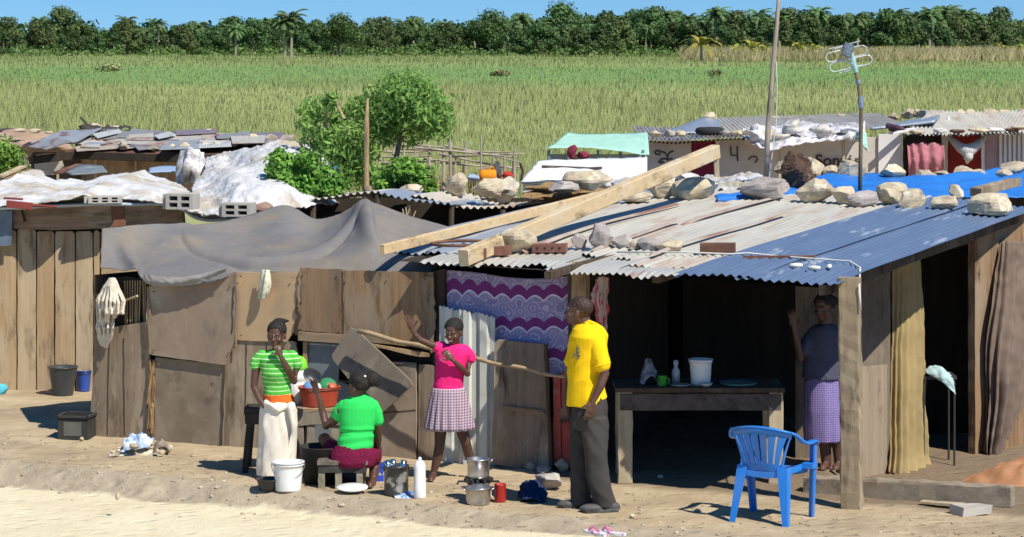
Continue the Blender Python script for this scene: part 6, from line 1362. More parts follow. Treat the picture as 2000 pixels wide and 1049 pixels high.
# tall pole, antenna
POLE = wood('wood_pole', (.42, .36, .28), (.28, .23, .17), (.48, .42, .35))
TPO = mk('tall_pole', tube([P(1494, 372, 27), P(1500, 250, 27), P(1510, 130, 27), P(1520, 10, 27), P(1523, -40, 27)], [.034, .030, .027, .022, .018], 9), POLE, smooth=True, label='tall bare pole standing behind the long grey brown boulder', cat='pole')
mk('cord', tube([P(1500, 365, 26.95), P(1516, 240, 26.95), P(1518, 170, 26.95), P(1516, 120, 26.97)], .005, 5), CORD, TPO)
def antenna():
    Y = 26.3; root = empty('tv_antenna', P(1679, 392, Y), 'homemade television antenna of bent rods on a leaning wooden mast', 'antenna'); RODM = mat('rod_white', (.72, .72, .70), (.55, .55, .55), rough=.4, metal=.3, bump=0)
    J = lambda px, py, dy=0: P(px, py, Y + dy)
    mk('mast', tube([J(1679, 392), J(1681, 300), J(1682, 215), J(1677, 165), J(1669, 132)], [.022, .021, .02, .019, .018], 8), mat('mast_wood', (.22, .16, .10), (.12, .09, .06), scale=6, st=(4, 4, 1)), root, smooth=True)
    mk('binding', join(tube([J(1682, 212), J(1681, 200), J(1681, 188)], [.026, .03, .026], 8), tube([J(1677, 165), J(1675, 156)], [.025, .026], 8)), mat('binding_blue', (.25, .34, .42), (.12, .13, .18), scale=20), root)
    mk('joint', join(tube([J(1672, 142), J(1668, 128), J(1664, 112)], [.026, .032, .026], 8), tube([J(1669, 120), J(1660, 100)], [.02, .026], 8)), mat('binding_aqua', (.35, .52, .50), (.25, .4, .4), scale=20), root)
    mk('amplifier', box(J(1656, 98), (.10, .14, .13), Matrix.Rotation(.3, 3, 'Y'), .01), mat('amp_dark', (.06, .07, .09), (.2, .25, .3), scale=14), root)
    tl = math.radians(-13)
    for cx, cy, w_, dy in ((1653, 105, 82, 0), (1662, 124, 84, 0.0)):
        pts = []; r = 9
        for s in (1, -1):
            for i in range(9):
                a = math.pi * (i / 8 - .5) if s == 1 else math.pi * (i / 8 + .5)
                x = s * (w_ / 2 - r) + r * math.cos(a); y = r * math.sin(a); pts.append((x, y))
        pts.append(pts[0]); q = [J(cx + x * math.cos(tl) - y * math.sin(tl), cy + x * math.sin(tl) + y * math.cos(tl), dy) for x, y in pts]
        mk('loop', tube(q, .006, 6), RODM, root, smooth=True)
    for cx, cy, w_, dy in ((1650, 88, 60, .25), (1647, 91, 34, .4), (1659, 133, 50, .2), (1650, 140, 20, .35)):
        mk('rod', tube([J(cx - w_ / 2, cy + w_ * .13, dy), J(cx + w_ / 2, cy - w_ * .13, dy)], .005, 5), RODM, root)
    mk('boom', join(tube([J(1660, 104, -.05), J(1650, 100, .5)], .008, 5), tube([J(1664, 124, -.05), J(1655, 124, .4)], .008, 5)), RODM, root)
antenna()
# ------------------------------------------------------------------ plank wall at the far left
def plank_shack():
    r = empty('plank_shack', (-4.8, 26.9, 0), 'shack of upright tan planks with a heavy beam under its roof', 'shack'); B = WB
    xs_ = [(-30, 0, 448), (-2, 33, 449), (33, 71, 448), (71, 107, 452), (107, 147, 452), (147, 182, 452), (182, 196, 450), (196, 300, 450)]
    ms = [wood('wood_plank_a', (.44, .31, .18), (.30, .20, .11), (.38, .28, .18)), W_plank, wood('wood_plank_c', (.50, .39, .25), (.36, .27, .16), (.42, .33, .22))]
    for i, (a, b, t_) in enumerate(xs_):
        w_ = 1.3; panel('plank', B, [(a + w_, t_ + 3), (a + w_ + 3, t_), (b - w_ - 4, t_), (b - w_, t_ + 5), (b - w_ + random.uniform(-1, 1), 620), (b - w_, 765), (a + w_, 765)], .02 + random.uniform(-.008, .008), .03, ms[i % 3], r, jit=.003)
    panel('backing', B, [(-40, 400), (360, 400), (380, 768), (-40, 768)], -.04, .02, DARK, r)
    panel('beam', B, [(22, 408), (100, 404), (180, 402), (290, 399), (355, 412), (357, 436), (300, 438), (200, 447), (100, 450), (26, 447)], .09, .10, W_brownx, r, label='heavy stained beam with rust brown patches')
    panel('strap', B, [(216, 403), (244, 401), (244, 440), (220, 444)], .096, .012, mat('rust_stain', (.23, .11, .06), (.17, .08, .05), scale=5), r)
    panel('metal_plate', B, [(-10, 409), (24, 412), (22, 480), (-10, 481)], .14, .01, mat('plate_blue', (.10, .14, .19), (.16, .20, .25), scale=5, st=(3, 3, 1), rough=.5, metal=.3), r)
    panel('prop', B, [(38, 402), (42, 402), (51, 432), (46, 433)], .16, .02, DARK, r)
    f = [P(x, y, 26.42) for x, y, z in [(-30, 409, 1.97), (130, 402, 1.99), (262, 400, 2.0), (300, 399, 2.0), (352, 408, 1.97), (400, 430, 1.9), (520, 428, 1.9)]]
    bk = [P(x, y, 27.3) for x, y, z in [(-30, 394, 2.03), (130, 390, 2.04), (262, 388, 2.05), (300, 388, 2.05), (360, 396, 2.02), (410, 418, 1.95), (520, 410, 1.95)]]
    patch('roof_sheet', [bk, f], 90, 8, mat('tin_lightblue', (.50, .58, .64), (.42, .5, .57), scale=3, rough=.4, metal=.3), r, wr=.01, thick=.03)
plank_shack()
IRONR = mat('red_paint_iron', (.30, .06, .05), (.2, .05, .04), scale=6)
_rp = empty('red_tool', tp(40, 400, 2.04), 'red painted pipe tool lying on the far left roof edge', 'tool')
mk('handle', bar(tp(14, 398, 2.06), tp(62, 403, 2.04), .04, .07), IRONR, _rp); mk('shaft', tube([tp(60, 401, 2.04), tp(110, 404, 2.03)], [.02, .01], 6), IRONR, _rp)
mk('red_rod', tube([tp(8, 387, 2.06), tp(44, 389, 2.06)], .012, 6), IRONR, label='thin red rod lying above the red pipe tool at far left', cat='rod')
# white tarpaulin mounds
patch('white_tarp', [[tp(x, y, z) for x, y, z in r_] for r_ in [
    [(-60, 376, 2.0), (0, 356, 2.1), (66, 334, 2.15), (100, 354, 2.05), (160, 352, 2.05), (236, 342, 2.1), (290, 348, 2.05), (340, 360, 2.0), (372, 378, 1.95)],
    [(-60, 384, 1.98), (0, 368, 2.05), (66, 358, 2.08), (110, 366, 2.03), (170, 362, 2.04), (240, 356, 2.08), (300, 362, 2.05), (345, 374, 2.0), (376, 386, 1.98)],
    [(-60, 394, 1.97), (0, 384, 2.0), (66, 375, 2.05), (120, 376, 2.05), (180, 370, 2.06), (240, 366, 2.1), (300, 376, 2.06), (350, 388, 2.0), (385, 398, 1.95)],
    [(-60, 408, 1.95), (0, 404, 1.96), (66, 400, 1.98), (120, 398, 2.0), (180, 396, 2.0), (240, 394, 2.0), (300, 398, 2.0), (345, 408, 1.95), (400, 422, 1.9)]]], 170, 70, WHITET, wr=.02, ws=1.2, crump=.016, cs=4.5, seed=2, thick=.01,
    disp=lambda u, v: .05 * math.exp(-((u - .72 + .25 * v) / .04) ** 2) - .03 * math.exp(-((u - .52 + .28 * v) / .05) ** 2), label='broad white tarpaulin roof mounded behind the plank wall', cat='tarpaulin')
patch('white_tarp', [[tp(x, y, z) for x, y, z in r_] for r_ in [
    [(404, 312, 2.1), (425, 306, 2.15), (450, 300, 2.2), (500, 290, 2.3), (545, 278, 2.4), (585, 284, 2.35), (622, 300, 2.2), (650, 330, 2.0)],
    [(400, 338, 2.05), (425, 332, 2.1), (455, 330, 2.1), (505, 318, 2.25), (550, 306, 2.3), (590, 312, 2.25), (630, 325, 2.1), (660, 345, 2.0)],
    [(378, 372, 2.0), (415, 352, 2.1), (455, 338, 2.2), (505, 345, 2.2), (550, 340, 2.2), (590, 342, 2.15), (630, 350, 2.05), (665, 362, 1.95)],
    [(385, 396, 1.95), (420, 385, 2.0), (460, 372, 2.1), (505, 376, 2.1), (550, 374, 2.1), (590, 376, 2.05), (630, 378, 2.0), (670, 384, 1.9)],
    [(395, 426, 1.86), (430, 424, 1.88), (470, 420, 1.9), (510, 418, 1.9), (560, 412, 1.92), (600, 408, 1.9), (640, 402, 1.9), (675, 400, 1.85)]]], 150, 100, WHITET, wr=.02, ws=1.5, crump=.024, cs=3.6, seed=9, thick=.01,
    label='wrinkled greyish white tarpaulin heaped behind the leafy bush', cat='tarpaulin')
def cinder(px, py, w_, h_, rz, lb, z=2.0, n=2):
    c = tp(px, py, z); k = c.y / F; W_, H_ = w_ * k, h_ * k; M3 = rotz(rz); D = .2; g = [box(c + M3 @ V((0, D / 2, H_ / 2)), (W_ * .98, .012, H_ * .98), M3)]
    for i in range(n + 1): g.append(box(c + M3 @ V(((i / n - .5) * W_ * .88, 0, H_ / 2)), (W_ * .12, D, H_), M3))
    for j in range(3): g.append(box(c + M3 @ V((0, 0, H_ * (.07 + .43 * j))), (W_ * .99, D * .98, H_ * .15), M3))
    g.append(box(c + M3 @ V((-W_ / 2 - .02, .03, H_ / 2)), (.05, D, H_ * .97), M3))
    mk('cinder_block', join(*g), CONC, label=lb, cat='block')
cinder(357, 408, 56, 30, -.25, 'hollow concrete block standing on edge beside the plank wall roof', 1.98)
cinder(467, 422, 58, 26, -.2, 'hollow concrete block half hidden behind the grey tarpaulin', 1.93)
cinder(206, 396, 64, 13, .1, 'low hollow concrete block on the white tarpaulin above the beam', 2.0, 3)
mk('roof_stone', rock(tp(510, 420, 1.92), .26, .2, .14, 300), mat('red_stone', (.22, .12, .09), (.3, .22, .18), scale=5), label='dark reddish stone on the heaped white tarpaulin', cat='stone')
# ------------------------------------------------------------------ dark middle shack with sagging corrugated edge
def wavy_roof(name, front, depth, rise, m, parent, n=120, pitch=.076, amp=.014, nb=10, **k):
    """corrugated sheet whose front edge follows the given points and which runs back from it"""
    pts = [V(tuple(x)) for x in cat([np.array(tuple(p)) for p in front], n)]
    vs = []; s = 0
    for j in range(nb + 1):
        s = 0
        for i, p in enumerate(pts):
            if i: s += (p - pts[i - 1]).length
            v = j / nb; vs.append(p + V((depth[0] * v, depth[1] * v, rise * v + amp * math.sin(s / pitch * 2 * math.pi) + .02 * noise.noise(V((p.x, v * 2, 3))))))
    fs = [(j * n + i, j * n + i + 1, (j + 1) * n + i + 1, (j + 1) * n + i) for j in range(nb) for i in range(n - 1)]
    return mk(name, (vs, fs), m, parent, smooth=True, **k)
def middle():
    r = empty('dark_shack', (-.6, 27.6, 0), 'dark fronted shack with a ragged corrugated edge behind the grey tarpaulin', 'shack')
    q = lambda px, py, Y=27.0: P(px, py, Y)
    wavy_roof('roof_sheet', [q(585, 392), (q(640, 386)), q(700, 377), q(738, 374)], (.35, .7), -.02, GALV, r, 140)
    wavy_roof('roof_sheet', [q(735, 374), q(790, 388), q(850, 396), q(885, 399)], (.35, .7), -.02, GREYB, r, 140)
    wavy_roof('roof_sheet', [q(790, 392, 27.1), q(812, 382, 27.1), q(860, 395, 27.1), q(905, 405, 27.1), q(960, 405, 27.1), q(1010, 402, 27.1), q(1050, 392, 27.1), q(1090, 385, 27.1)], (.4, .9), .0, tin('tin_pale', (.66, .60, .50), (.55, .5, .42), rust=(.4, .3, .2)), r, 260)
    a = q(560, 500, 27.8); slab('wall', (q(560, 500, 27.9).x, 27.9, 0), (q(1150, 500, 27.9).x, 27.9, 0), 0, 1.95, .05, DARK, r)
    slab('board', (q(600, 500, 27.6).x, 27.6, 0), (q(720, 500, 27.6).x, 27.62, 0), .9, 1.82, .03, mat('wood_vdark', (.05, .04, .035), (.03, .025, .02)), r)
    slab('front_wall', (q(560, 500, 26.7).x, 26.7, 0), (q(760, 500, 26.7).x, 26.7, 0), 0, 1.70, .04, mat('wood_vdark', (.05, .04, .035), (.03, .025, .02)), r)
    for px, t_ in ((610, 390), (735, 380), (796, 400), (880, 400), (980, 410)):
        mk('post', tube([q(px, 520, 27.05), q(px + 2, t_, 27.05)], .03, 7), W_dark, r)
    for a_, b_ in (((786, 408), (792, 432)), ((792, 405), (796, 430)), ((800, 408), (790, 434)), ((812, 412), (800, 440))): mk('stick', tube([q(*a_, 26.95), q(*b_, 26.95)], .008, 5), W_pale, r)
    mk('chimney_stub', rock(q(722, 388, 27.2), .12, .1, .14, 9), W_grey, r)
middle()
mk('thatch_bundle', rock(P(1105, 392, 27.3), .85, .4, .18, 41, rough=.9), SOIL_W, label='rough dark bundle of straw at the top of the bluish roof sheet', cat='straw')
mk('white_bundle', rock(P(985, 398, 27.4), .42, .3, .24, 42, rough=.7), WHITET, smooth=True, label='white plastic bundle on the middle roof beside the cream boulders', cat='bundle')
# earth strip and poles between
rnd = random.Random(12)
def enclosure():
    r = empty('pole_enclosure', (P(940, 400, 33).x, 33, 0), 'weathered enclosure of thin grey poles and rails behind the middle shack', 'fence'); Y = 33.0; m = wood('wood_bleached', (.40, .34, .27), (.26, .21, .165), (.46, .40, .33))
    uprights = [(768, 262, .018), (789, 278, .015), (838, 286, .022), (866, 285, .03), (880, 270, .028), (908, 278, .022), (940, 264, .015), (964, 290, .02), (985, 305, .02), (1003, 288, .018), (1005, 315, .03), (742, 310, .02), (812, 292, .018), (820, 255, .012), (890, 300, .015)]
    for px, t_, rr in uprights:
        dy = rnd.uniform(-.5, .5); mk('upright', tube([P(px + rnd.uniform(-3, 3), 440, Y + dy), P(px, 360, Y + dy), P(px + rnd.uniform(-2, 2), t_, Y + dy)], [rr * 1.1, rr, rr * .8], 6), m, r)
    for a_, b_ in [((745, 306), (845, 304)), ((750, 296), (868, 292)), ((740, 318), (850, 316)), ((780, 290), (1000, 298)), ((868, 284), (1018, 318)), ((810, 288), (1010, 308)), ((858, 300), (1010, 330)), ((800, 310), (900, 318)), ((860, 318), (960, 326)), ((770, 282), (870, 288)), ((880, 306), (1022, 300)), ((935, 330), (1020, 326))]:
        dy = rnd.uniform(-.6, .3); mk('rail', tube([P(*a_, Y + dy), P((a_[0] + b_[0]) / 2, (a_[1] + b_[1]) / 2 + rnd.uniform(-2, 3), Y + dy), P(*b_, Y + dy)], [.016, .014, .010], 6), m, r)
    mk('corner_cord', tube([P(1016, 318, Y), P(1022, 335, Y), P(1018, 352, Y)], .02, 5), W_dark, r)
enclosure()
mk('enclosure_screen', (lambda g: g)(join(*[tube([P(px + rnd.uniform(-8, 8), 430, 34 + rnd.random()), P(px, 330 + rnd.uniform(-10, 30), 34 + rnd.random())], .012, 4) for px in range(760, 1010, 5)])), SOIL_W, label='thin brushwood screen inside the pole enclosure', cat='brushwood')
c = P(953, 344, 32.2)
mk('orange_canister', join(lathe(c, [(.01, -.11), (.07, -.105), (.085, -.06), (.085, .06), (.07, .105), (.01, .11)], 16, M3=Matrix.Rotation(R(90), 3, 'Y')), tube([c + V((-.02, 0, .06)), c + V((.06, 0, .12)), c + V((.10, 0, .05))], .012, 6)), mat('canister_orange', (.75, .27, .01), (.6, .2, .02), scale=5, c3=(.4, .16, .06), s3=8, t3=(.6, .68)), smooth=True, label='orange plastic canister hung on the pole enclosure', cat='canister')
for px, py, w_, h_, m_, lb in [(955, 368, 52, 24, WHITET, 'white laundry bundle under the orange canister'), (970, 352, 16, 30, mat('cloth_darkgrey', (.10, .10, .11)), 'dark grey rag right of the orange canister'), (993, 352, 16, 14, mat('cloth_red', (.5, .04, .03)), 'small red cloth at the right of the laundry'), (996, 362, 14, 14, mat('cloth_crimson', (.35, .03, .08)), 'crimson cloth under the small red cloth'), (985, 366, 30, 14, cloth('cloth_whiteb', (.75, .75, .78)), 'white cloth at the right end of the laundry'), (925, 356, 14, 14, cloth('cloth_blueb', (.3, .4, .55)), 'pale blue rag left of the white laundry bundle'), (560 + 97, 350, 14, 44, cloth('cloth_teal', (.08, .25, .32)), 'teal cloth hanging under the leafy tree')]:
    mk('laundry', rock(P(px, py, 32.4), w_ * 32.4 / F, .2, h_ * 32.4 / F, px, rough=.8), m_, smooth=True, label=lb, cat='cloth')
# ------------------------------------------------------------------ white and green tents
def tents():
    r = empty('white_tent', (P(1140, 400, 34).x, 34, 0), 'low tent of white plastic sheets in front of the green tent', 'tent'); W2 = mat('white_sheet', (.72, .72, .73), (.64, .64, .66), scale=2, rough=.6, bump=.15)
    p = P
    patch('roof_sheet', [[p(1052, 314, 35.5), p(1120, 313, 35.6), p(1190, 310, 35.7), p(1264, 308, 35.8)], [p(1036, 334, 34.4), p(1110, 332, 34.5), p(1185, 332, 34.6), p(1264, 333, 34.7)], [p(1018, 356, 33.6), p(1100, 352, 33.7), p(1180, 350, 33.8), p(1264, 350, 33.9)]], 40, 20, W2, r, wr=.02, thick=.01)
    slab('front_wall', (p(1022, 400, 33.7).x, 33.7, 0), (p(1262, 400, 34.0).x, 34.0, 0), 0, 1.78, .02, mat('sheet_grey', (.42, .44, .47), (.5, .52, .55), scale=3), r)
    mk('ridge_pole', tube([p(1058, 325, 34.6), p(1150, 329, 34.6), p(1175, 328, 34.5)], .02, 6), W_dark, r)
    mk('seam', tube([p(1018, 357, 33.55), p(1100, 354, 33.6), p(1130, 357, 33.7)], .012, 5), mat('seam_blue', (.10, .14, .2)), r)
    for px in (1046, 1076): mk('window', box(p(px, 372, 33.6), (.05, .02, .16)), mat('sheet_blue', (.2, .28, .36)), r)
    g = empty('green_tent', (P(1165, 400, 42).x, 42, 0), 'pale green canvas tent with open dark side', 'tent'); GT = mat('green_canvas', (.36, .60, .49), (.30, .52, .43), scale=2, rough=.8, bump=.1)
    patch('roof_sheet', [[p(1108, 260, 44), p(1160, 264, 44), p(1210, 262, 44), p(1264, 260, 44)], [p(1090, 275, 42.8), p(1150, 277, 42.8), p(1210, 277, 42.8), p(1266, 278, 42.8)], [p(1068, 291, 41.6), p(1145, 290, 41.6), p(1205, 296, 41.6), p(1268, 304, 41.6)]], 40, 16, GT, g, wr=.03, ws=1.5, thick=.01)
    for px in (1072, 1110, 1168, 1212, 1256): mk('pole', tube([p(px, 470, 41.7), p(px, 293, 41.7)], .025, 6), mat('tent_pole', (.16, .25, .25)), g)
    slab('wall', (p(1074, 400, 43).x, 43, 0), (p(1262, 400, 43).x, 43, 0), 0, 1.75, .02, mat('tent_inner', (.30, .33, .3), (.2, .22, .22), scale=3), g)
    slab('white_valance', (p(1178, 400, 41.5).x, 41.5, 0), (p(1264, 400, 41.5).x, 41.5, 0), 1.3, 1.62, .01, W2, g)
    for px, py, w_, h_, lb in ((1117, 312, 14, 24, 'upright maroon cloth hanging at the open side of the green tent'), (1140, 312, 28, 14, 'low maroon cloth bundle at the open side of the green tent')):
        mk('maroon_cloth', rock(p(px, py, 41.3), w_ * 41.3 / F, .15, h_ * 41.3 / F, px, rough=.6), mat('cloth_maroon2', (.22, .03, .06), (.14, .02, .04)), smooth=True, label=lb, cat='cloth')
tents()
mk('white_rubble', join(*[rock(P(px, py, 29.5), .3, .2, .12, px) for px, py in ((1180, 374), (1225, 368), (1262, 362), (1300, 360), (1340, 358))]), WHITET, label='row of white rubble and sacking in front of the graffiti wall', cat='rubble')
patch('white_sacking', [[tp(1330, 356, 2.1), tp(1420, 345, 2.15), tp(1500, 343, 2.2)], [tp(1350, 364, 2.1), tp(1430, 362, 2.15), tp(1500, 358, 2.2)], [tp(1390, 382, 2.08), tp(1440, 374, 2.1), tp(1500, 364, 2.15)]], 40, 14, WHITET, wr=.06, ws=4, seed=4, label='white sacking between the graffiti wall and the blue tarpaulin', cat='sacking')
# ------------------------------------------------------------------ far right shacks
MUD = mat('mud_wall', (.52, .48, .44), (.44, .40, .365), scale=2, bump=.2, c3=(.38, .33, .29), s3=1.2, t3=(.52, .7))
MUDL = mat('lime_wall', (.66, .64, .64), (.56, .54, .55), scale=2, bump=.15)
def wtext(s, px, py, size, parent, off=.03, Y=46, jit=0):
    cu = bpy.data.curves.new('writing', 'FONT'); cu.body = s; cu.size = size; cu.extrude = .004; cu.offset = .006
    cu.materials.append(mat('charcoal_paint', (.07, .055, .05), bump=0)); o = bpy.data.objects.new('writing', cu); COL.objects.link(o)
    dg = bpy.context.evaluated_depsgraph_get(); me = bpy.data.meshes.new_from_object(o.evaluated_get(dg)); bpy.data.objects.remove(o)
    me.materials.clear(); me.materials.append(MC['charcoal_paint']); o = bpy.data.objects.new('writing', me); COL.objects.link(o)
    M = Matrix.Translation(P(px, py, Y) + V((0, -off, 0))) @ Matrix.Rotation(R(90), 4, 'X'); reg(o, M, parent); return o
def far_right():
    p = P; Y = 46.0; PAINT = mat('charcoal_paint', (.07, .055, .05), bump=0)
    r = empty('graffiti_shack', (p(1370, 470, Y).x, Y, 0), 'far mud walled shack with charcoal drawings and a dark red door', 'shack')
    panel('wall', WF, [(1262, 276), (1350, 274), (1350, 470), (1258, 470)], 0, .1, MUD, r); panel('wall', WF, [(1400, 274), (1470, 272), (1470, 470), (1400, 470)], 0, .1, MUD, r)
    panel('door', WF, [(1350, 275), (1400, 275), (1400, 470), (1350, 470)], -.05, .04, mat('door_maroon', (.20, .02, .045), (.14, .012, .03), scale=4, st=(4, 1, 1)), r)
    panel('door_post', WF, [(1398, 275), (1405, 275), (1405, 470), (1398, 470)], .03, .05, MUDL, r)
    def scribble(pts, rr=.014): mk('drawing', tube([p(x, y, Y) + V((0, -.012, 0)) for x, y in pts], rr, 5), PAINT, r)
    scribble([(1278, 298), (1284, 294), (1290, 296), (1288, 302), (1282, 302), (1279, 298)]); scribble([(1290, 296), (1298, 298), (1304, 306), (1308, 298), (1316, 295)]); scribble([(1304, 306), (1303, 312), (1314, 310)])
    scribble([(1286, 318), (1292, 311), (1300, 310), (1306, 314)]); scribble([(1290, 320), (1293, 316), (1297, 318)]); scribble([(1427, 286), (1428, 304), (1440, 304), (1440, 286)]); scribble([(1440, 304), (1441, 315)])
    scribble([(1294, 349), (1303, 347), (1304, 342), (1310, 340)]); scribble([(1303, 347), (1303, 360), (1312, 362)])
    wavy_roof('roof_sheet', [p(x, y, Y - .5) for x, y in ((1252, 272), (1300, 275), (1350, 274), (1400, 270), (1450, 268), (1480, 268))], (0, 3.5), .12, tin('tin_clutter', (.46, .42, .36), (.36, .32, .28), rust=(.26, .16, .11), t3=(.5, .62)), r, 320, amp=.016)
    patch('roof_sheet', [[p(1348, 240, 49), p(1376, 229, 49), p(1405, 236, 49)], [p(1290, 262, 47), p(1340, 260, 47), p(1410, 262, 47)]], 24, 10, GREYB, r, wr=.01, thick=.02)
    wavy_roof('fringe', [p(x, y, Y - .55) for x, y in ((1256, 275), (1300, 280), (1350, 279), (1400, 274), (1470, 272))], (0, .4), 0, W_dark, r, 160)
    mk('tyre', (lambda c: join(tube([c + V((math.cos(a) * .2, math.sin(a) * .2, 0)) for a in [i / 20 * 2 * math.pi for i in range(21)]], .07, 8)))(p(1386, 256, 46.3)), mat('rubber', (.03, .03, .03)), smooth=True, label='old black tyre lying on the roof of the graffiti shack', cat='tyre')
    s = empty('awning_shack', (p(1600, 470, Y).x, Y, 0), 'far mud shack with writing on its wall under a ragged plastic awning', 'shack')
    panel('wall', WF, [(1470, 268), (1720, 268), (1720, 470), (1470, 470)], .0, .1, MUD, s); panel('wall', WF, [(1716, 262), (1762, 262), (1768, 470), (1716, 470)], .06, .1, MUDL, s)
    wtext('Sonni', 1592, 324, .30, s, .03); wtext('n', 1668, 322, .26, s, .03)
    mk('drawing', tube([p(x, y, Y) + V((0, -.012, 0)) for x, y in ((1462, 312), (1468, 306), (1476, 306), (1480, 312), (1474, 318))], .012, 5), PAINT, s)
    for px in (1647, 1522): mk('post', tube([p(px, 470, 45.1), p(px, 268, 45.1)], .03, 6), W_pale, s)
    patch('awning', [[p(x, y, Yy) for x, y, Yy in ((1455, 252, 47.5), (1520, 246, 48), (1600, 246, 48), (1690, 244, 48))], [p(x, y, Yy) for x, y, Yy in ((1450, 268, 45.8), (1520, 272, 45.4), (1600, 270, 45.3), (1690, 262, 45.3))], [p(x, y, Yy) for x, y, Yy in ((1460, 276, 45.2), (1510, 293, 44.8), (1600, 278, 44.9), (1690, 270, 45.0))]], 90, 30, mat('plastic_awning', (.66, .66, .70), (.38, .34, .33), scale=5, lo=.4, hi=.62, bump=.3, rough=.5), s, wr=.10, ws=2.2, seed=8, thick=.02)
    wavy_roof('roof_sheet', [p(x, y, 46.5) for x, y in ((1400, 262), (1500, 256), (1620, 254), (1720, 250), (1780, 250))], (0, 4), .15, GALV, s, 420)
    patch('roof_sheet', [[p(1770, 238, 49), p(1800, 232, 49), p(1836, 226, 49)], [p(1700, 252, 46.5), p(1760, 246, 46.5), p(1826, 238, 46.5)]], 24, 8, GREYB, s, thick=.05)
    mk('plank', bar(p(1740, 260, 45.6), p(1785, 252, 46), .1, .05), MUDL, s)
    patch('green_cloth', [[p(1668, 258, 44.9), p(1682, 256, 44.7), p(1694, 262, 44.9)], [p(1672, 275, 44.8), p(1684, 282, 44.6), p(1696, 284, 44.8)], [p(1688, 284, 44.9), p(1692, 292, 44.7), p(1698, 298, 44.8)]], 16, 16, mat('cloth_mint', (.38, .62, .52), (.3, .52, .45)), wr=.04, ws=5, label='mint green cloth hooked over the awning edge behind the mast', cat='cloth', thick=.01)
    for i, (px, py, w_, h_, m_, lb) in enumerate([(1486, 285, 44, 30, WHITET, 'largest white plastic bag on the ragged awning'), (1545, 266, 36, 24, WHITET, 'white and grey striped bag on the awning'), (1610, 276, 34, 26, WHITET, 'white plastic bag at the right of the awning'), (1520, 284, 40, 20, WHITET, 'white sacking sagging on the awning right of the tall pole'), (1660, 268, 36, 16, mat('cloth_dgrey', (.16, .17, .18)), 'dark grey bundle at the right end of the awning'), (1748, 258, 30, 14, mat('cloth_plum', (.10, .05, .08)), 'dark plum bundle below the tilted roof sheet')]):
        mk('plastic_bag', rock(p(px, py, 45.2), w_ * 45.2 / F, .4, h_ * 45.2 / F, 400 + i, rough=1.0), m_, smooth=True, label=lb, cat='bag')
    t_ = empty('red_door_shack', (p(1880, 470, Y).x, Y, 0), 'far right shack with a red door and purple and ribbed metal walls', 'shack')
    panel('wall', WF, [(1764, 262), (1850, 262), (1850, 470), (1764, 470)], -.3, .05, DARK, t_); panel('door', WF, [(1852, 262), (1918, 262), (1918, 470), (1852, 470)], .0, .05, mat('door_red', (.24, .022, .018), (.17, .015, .013), scale=4, st=(4, 1, 1)), t_)
    panel('door_post', WF, [(1840, 262), (1851, 262), (1851, 470), (1840, 470)], .03, .08, MUD, t_); panel('door_post', WF, [(1917, 262), (1923, 262), (1923, 470), (1917, 470)], .05, .08, MUDL, t_)
    panel('wall', WF, [(1923, 262), (1952, 262), (1952, 470), (1923, 470)], .0, .05, mat('wall_purple', (.36, .26, .29), (.26, .19, .21), scale=7), t_)
    for i in range(7): panel('metal_strip', WF, [(1952 + i * 9, 262), (1957 + i * 9, 262), (1957 + i * 9, 470), (1952 + i * 9, 470)], .04, .03, MUDL, t_)
    panel('wall', WF, [(1952, 262), (2040, 262), (2040, 470), (1952, 470)], .0, .05, mat('wall_metal', (.42, .44, .48), (.36, .38, .42)), t_)
    wavy_roof('roof_sheet', [p(x, y, 45.3) for x, y in ((1768, 262), (1830, 264), (1900, 264), (1960, 262), (2060, 262))], (1.2, 4.5), .30, GALV, t_, 420, amp=.018)
    for i, (px, py) in enumerate(((1790, 262), (1835, 260), (1870, 261), (1915, 259), (1940, 258), (1975, 258), (1990, 254))):
        mk('scrap', rock(p(px, py, 45.4), rnd.uniform(.15, .5), .3, .08, 500 + i), [STONE, MUDL, IRON][i % 3], t_)
    patch('pink_cloth', [[p(x, y, 45.4) for x, y in ((1772, 283), (1800, 279), (1844, 280))], [p(x, y, 45.3) for x, y in ((1774, 315), (1805, 315), (1845, 315))], [p(x, y, 45.4) for x, y in ((1776, 350), (1808, 348), (1842, 346))]], 40, 24, cloth('cloth_pink', (.42, .17, .19), (.34, .13, .15)), wr=.03, ws=4, disp=lambda u, v: .03 * math.sin(u * 22), label='faded pink cloth hanging left of the red door', cat='cloth', thick=.01)
    kn = join(limb([(p(1856, 270, 45.7), .05), (p(1875, 288, 45.6), .09), (p(1888, 294, 45.5), .12)]), limb([(p(1922, 270, 45.7), .05), (p(1905, 286, 45.6), .09), (p(1892, 294, 45.5), .12)]), limb([(p(1890, 296, 45.5), .10), (p(1891, 306, 45.45), .09), (p(1889, 317, 45.45), .03)]))
    mk('knotted_curtain', kn, cloth('curtain_white', (.55, .55, .52), (.35, .36, .38), scale=5), smooth=True, label='grey white curtain knotted up in front of the red door', cat='curtain')
    for i, px in enumerate([1280, 1310, 1330, 1420, 1440, 1462]):
        mk('roof_stone', rock(p(px, 268 - i * .8, 45.8), rnd.uniform(.16, .3), .2, rnd.uniform(.08, .14), 520 + i), [STONE, STONEG][i % 2], label='small stone on the eave of the graffiti shack', cat='stone', group='small stones on the graffiti shack eave')
    mk('roof_stone', rock(p(1388, 240, 49), .26, .2, .20, 540), STONE, label='cream stone at the peak of the graffiti shack roof', cat='stone')
